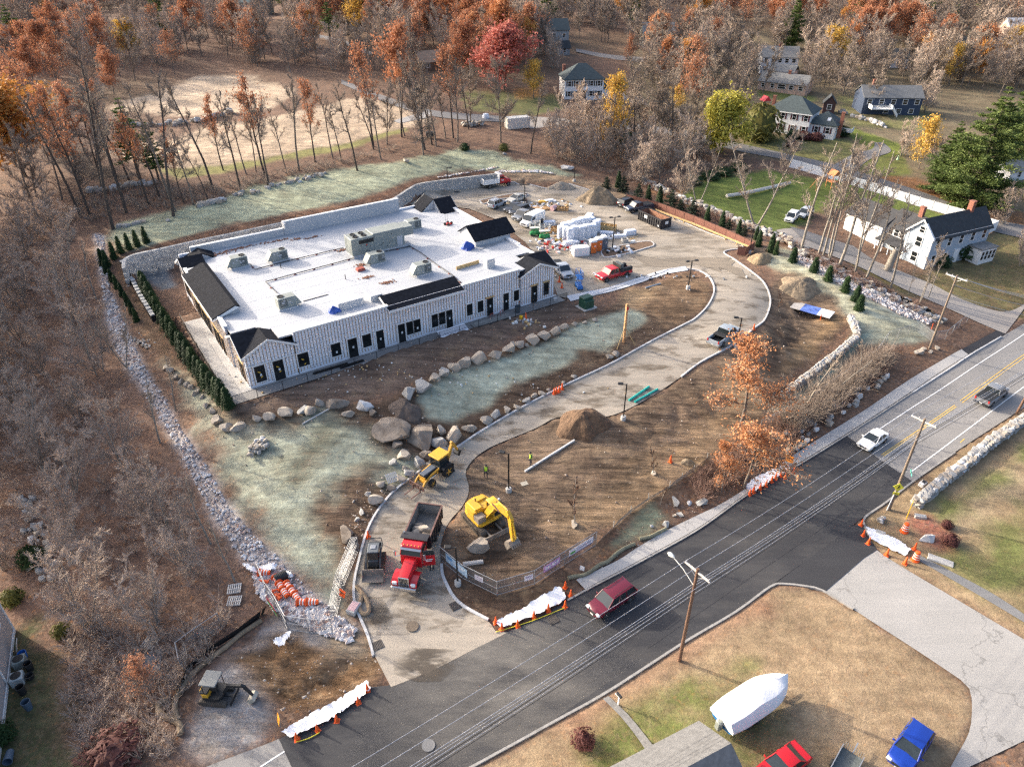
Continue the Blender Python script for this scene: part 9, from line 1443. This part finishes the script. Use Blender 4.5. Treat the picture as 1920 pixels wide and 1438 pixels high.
at('oakthin',"small rust leaved tree in the lower west brush",285,1300,1222,wide=1.0)
p=P(1664,507);sg=thing("dead_snag","thick broken pale trunk standing before the farmhouse","tree stump",p);MB().path([(0,0,-.2),(.1,0,1.2),(.3,.1,2.6),(.55,.15,3.7)],[.75,.6,.55,.5],10).build("trunk",m_barkl,sg);MB().path([(.3,0,2.4),(-.1,.3,3.0),(-.2,.4,3.3)],[.3,.22,.15],7).build("broken_limb",m_barkl,sg)
for i,(u,v,vt,le,tx)in enumerate(((1508,768,640,(.1,.35),"leaning bare tree with pale branches by the torn fence"),(1560,735,655,(.2,.5),"bare tree bending over the basin wall end"),(1470,790,700,(0,-.1),"bare bush tree beside the torn fence"),(1610,705,640,(.1,.3),"small bare tree by the road leaves"))):at('pale',tx,u,v,vt,wide=1.2,lean=le)
def scatter(poly,n,dmin,world=False):
 w=np.array([P(*q)[:2]for q in poly])if not world else np.array(poly);lo,hi=w.min(0),w.max(0);out=[];tries=0
 while len(out)<n and tries<n*60:
  tries+=1;q=RNG.uniform(lo,hi)
  if inpoly(np.array([q[0]]),np.array([q[1]]),w)[0]and all((q[0]-o[0])**2+(q[1]-o[1])**2>dmin**2 for o in out):out.append(q)
 return out
wl_=[(-60,480),(40,400),(110,400),(150,470),(160,580),(185,690),(240,790),(295,900),(365,1010),(410,1070),(420,1130),(330,1180),(200,1200),(120,1170),(60,1080),(-80,1050)]
for q in scatter(wl_,36,4.4):tree('brushy',"bare pinkish brown tree in the thicket west of the ditch",G(*q),random.uniform(7,11.5),"bare trees of the west thicket")
for(u,v,h)in((235,690,9),(300,830,9),(395,1020,9),(440,1090,8),(330,770,8),(180,560,9)):tree('pale',"tall bare tree leaning over the crushed stone ditch",P(u,v),h,"bare trees leaning over the ditch",lean=(random.uniform(-.1,.1),random.uniform(.05,.2)))
for q in scatter([(-180,1000),(-60,900),(-50,500),(-120,380),(-260,420)],26,6):tree('bare',"tall bare tree in the woods at the left edge",G(*q),random.uniform(19,25),"tall bare trees at the left edge")
for(x_,y_)in((-58,26),(-52,20),(-66,34),(-72,22)):tree('bare',"tall bare tree in the woods at the left edge",G(x_,y_),19,"tall bare trees at the left edge")
OPEN=[np.array([P(*q)[:2]for q in z[0]])for z in ZONES if z[1]in(SAND,LAWN)or z[0][0]in((860,170),(215,420),(1400,165),(1590,190),(1560,235),(1835,75))]+[PAD]+[np.array([P(*q)[:2]for q in o])for o in([(1050,105),(1180,105),(1190,195),(1050,192)],[(1415,90),(1520,95),(1520,185),(1415,178)],[(1425,180),(1590,190),(1590,265),(1425,258)],[(1605,165),(1740,165),(1730,222),(1605,220)],[(1775,75),(1830,75),(1825,130),(1775,128)],[(1640,108),(1705,108),(1700,132),(1640,130)],[(1880,60),(1990,60),(1990,102),(1880,100)],[(1005,62),(1072,62),(1072,108),(1005,95)],[(1200,70),(1265,72),(1265,100),(1200,96)],[(785,112),(842,112),(842,136),(785,138)],[(560,55),(700,85),(698,115),(560,75)],[(640,140),(1300,225),(1300,262),(640,168)])]
def clearof(q):return not any(inpoly(np.array([q[0]]),np.array([q[1]]),o)[0]for o in OPEN)
def woods(poly,n,dmin,kinds,label,group,hs):
 for q in scatter(poly,n,dmin):
  if clearof(q):kk=random.choice(kinds);tree(kk,label[kk]if isinstance(label,dict)else label,G(*q),random.uniform(*hs),group)
woods([(-40,330),(60,420),(130,400),(250,335),(170,270),(60,250)],16,5,['thin','bare','thinrust'],"bare tree on the slope below the golden oak","bare trees below the golden oak",(13,19))
woods([(-120,240),(60,235),(215,185),(380,130),(560,125),(640,150),(600,80),(-150,90)],44,7,['bare','bare','oakthin','oakthin','oak'],{'bare':"bare grey tree in the woods behind the sand field",'oak':"rust leaved oak in the woods behind the sand field",'oakthin':"sparse rust oak in the woods behind the sand field"},"woods behind the sand field",(12,17))
woods([(640,130),(760,190),(860,160),(930,150),(1040,105),(900,60),(640,70)],30,7,['bare','bare','oakthin','bare','oak'],{'bare':"bare grey tree in the woods left of the red maple",'oak':"rust leaved oak in the woods left of the red maple",'oakthin':"sparse rust oak in the woods left of the red maple"},"woods left of the red maple",(12,17))
woods([(1010,290),(1180,330),(1260,352),(1340,300),(1290,262),(1100,240),(1040,250)],34,4.2,['brushy','bare','brushy'],"bare tree in the thicket between lot and street","bare trees of the thicket behind the lot",(7,12))
woods([(1180,215),(1300,235),(1400,215),(1410,120),(1300,90),(1180,120)],24,6.5,['bare','bare','bare','oakthin'],{'bare':"bare tree in the woods right of the white hip house",'oakthin':"thinly leaved rust oak right of the white hip house"},"woods right of the white hip house",(13,18))
woods([(1520,150),(1620,160),(1760,160),(1900,140),(1900,90),(1540,90)],24,8,['bare','bare','brushy'],"bare grey tree in the woods behind the navy house","woods behind the navy house",(12,17))
woods([(770,305),(860,262),(900,240),(830,235),(700,270),(690,300)],10,4,['thin','bare'],"bare tree on the leaf bank at the seeded strip's head","bare trees at the seeded strip's head",(12,18))
HID=bpy.data.collections.new("tree_stock")
def stock(keys):
 c=bpy.data.collections.new("stock_"+"_".join(sorted(set(keys))));HID.children.link(c)
 for key in sorted(set(keys)):
  for i,(h,parts)in enumerate(TV[key]):
   bm=bmesh.new();mats=[]
   for nm,me in parts:
    k0=len(bm.faces);bm.from_mesh(me);bm.faces.ensure_lookup_table()
    for f in bm.faces[k0:]:f.material_index=len(mats)
    mats.append(me.materials[0])
   bmesh.ops.scale(bm,vec=(1/h,)*3,verts=bm.verts);me=bpy.data.meshes.new("stock_tree");bm.to_mesh(me);bm.free()
   for m_ in mats:me.materials.append(m_)
   o=bpy.data.objects.new("stock_tree",me);c.objects.link(o)
 return c
def mass(name,keys,pts,hs):
 me=bpy.data.meshes.new(name);me.from_pydata([tuple(p)for p in pts],[],[]);o=link(name,me);o['kind']='stuff';n=len(pts)
 for nm,dt,dat in(("sc",'FLOAT',RNG.uniform(*hs,n)),("ro",'FLOAT',RNG.uniform(0,6.28,n))):a=me.attributes.new(nm,dt,'POINT');a.data.foreach_set("value",dat.astype(np.float32))
 g=bpy.data.node_groups.new(name,'GeometryNodeTree');g.interface.new_socket("Geometry",in_out='INPUT',socket_type='NodeSocketGeometry');g.interface.new_socket("Geometry",in_out='OUTPUT',socket_type='NodeSocketGeometry');N=g.nodes;L=g.links;i_=N.new("NodeGroupInput");u_=N.new("NodeGroupOutput");ci=N.new("GeometryNodeCollectionInfo");ci.inputs[0].default_value=stock(keys);ci.inputs[1].default_value=True;ci.inputs[2].default_value=True
 ip=N.new("GeometryNodeInstanceOnPoints");ip.inputs['Pick Instance'].default_value=True;L.new(i_.outputs[0],ip.inputs['Points']);L.new(ci.outputs[0],ip.inputs['Instance']);sc=N.new("GeometryNodeInputNamedAttribute");sc.data_type='FLOAT';sc.inputs[0].default_value="sc";ro=N.new("GeometryNodeInputNamedAttribute");ro.data_type='FLOAT';ro.inputs[0].default_value="ro";cx=N.new("ShaderNodeCombineXYZ");L.new(ro.outputs[0],cx.inputs[2]);L.new(cx.outputs[0],ip.inputs['Rotation']);cs=N.new("ShaderNodeCombineXYZ")
 for k in range(3):L.new(sc.outputs[0],cs.inputs[k])
 L.new(cs.outputs[0],ip.inputs['Scale']);L.new(ip.outputs[0],u_.inputs[0]);o.modifiers.new("trees",'NODES').node_group=g
def cloud(n,ylo,yhi,slope=.80):
 out=[]
 while len(out)<n:
  y=RNG.uniform(ylo,yhi);x=RNG.uniform(-1,1)*(slope*y+40)
  if clearof((x,y)):out.append((x,y,float(base_h(np.array([x]),np.array([y]))[0])-.3))
 return out
far_=cloud(2300,235,760);d_=np.array([vnoise(p[0],p[1],.02)for p in far_]);lf_=[p for p,q in zip(far_,d_)if q>.67-(.12 if p[0]<0 else-.05)];br_=[p for p,q in zip(far_,d_)if q<=.67-(.12 if p[0]<0 else-.05)]
mass("far_bare_woods",['bare','brushy'],br_,(12,18));mass("far_oak_woods",['oak','oakthin'],lf_,(12,17));mass("near_house_woods",['bare','brushy'],[tuple(G(*q))for q in scatter([(1490,50),(1905,40),(1905,185),(1750,220),(1520,205),(1400,80)],110,3)if clearof(q)],(8,15));mass("far_colour_woods",['amber','oako','oakg'],cloud(110,240,620),(11,15));mass("far_pine_woods",['pine'],cloud(90,300,700),(14,21));mass("horizon_woods",['bare','oakthin'],cloud(900,760,1200,.75),(14,19))
def brush(name,polys,ns,hlo,hhi,m_,wide=.9):
 v,f=[],[]
 for poly,n in zip(polys,ns):
  for q in scatter(poly,n,.5):
   b=G(*q);h=random.uniform(hlo,hhi)
   for _ in range(15):
    d=Vector((random.gauss(0,.55)*wide,random.gauss(0,.55)*wide,1)).normalized();e=b+d*h*random.uniform(.5,1);ribs(v,f,b,e,.022,.008,3)
    for _ in range(3):a=b.lerp(e,random.uniform(.3,.95));ribs(v,f,a,a+(d+Vector((random.gauss(0,.6),random.gauss(0,.6),random.gauss(0,.4)))).normalized()*h*random.uniform(.2,.4),.013,.006,3)
 tomesh_=tomesh(name,v,f,m_);link(name,tomesh_,None,kind='stuff')
brush("undergrowth",[wl_,[(120,1180),(330,1190),(440,1130),(400,1240),(320,1330),(330,1420),(150,1430),(130,1330)]],(360,200),.8,1.9,m_twigp);brush("undergrowth",[[(1090,240),(1040,300),(1180,340),(1260,360),(1340,320),(1290,262)],[(100,430),(330,395),(600,330),(800,262),(700,290),(400,345),(150,370)]],(260,260),.8,2.0,m_twig)
brush("undergrowth",[[(1290,905),(1400,830),(1460,780),(1520,765),(1660,660),(1690,660),(1640,720),(1500,830),(1400,895),(1310,950)],[(1440,440),(1560,500),(1700,575),(1720,590),(1560,515)],[(1180,330),(1300,385),(1420,430),(1410,440),(1280,395)]],(300,110,90),.6,1.9,M("twig_russet",(.24,.15,.115),.9,.35,.6))
brush("undergrowth",[[(1460,800),(1500,760),(1580,705),(1650,665),(1670,680),(1600,740),(1500,820)]],(120,),1.8,4.0,m_twig)
def ordinal(n):
 if n<len(ORD):return ORD[n]
 tens={3:"thirty",4:"forty"}[(n+1)//10];return tens[:-1]+"ieth" if(n+1)%10==0 else tens+" "+ORD[(n+1)%10-1]
BYL={}
for o in COL.objects:
 if o.get('category')and o.parent is None:BYL.setdefault(o['label'],[]).append(o)
for lb,os_ in BYL.items():
 if len(os_)>1:
  os_.sort(key=lambda o:o.location.x/(o.location.y+30))
  for i,o in enumerate(os_):o['label']=f"{lb}, {ordinal(i)} from the left"
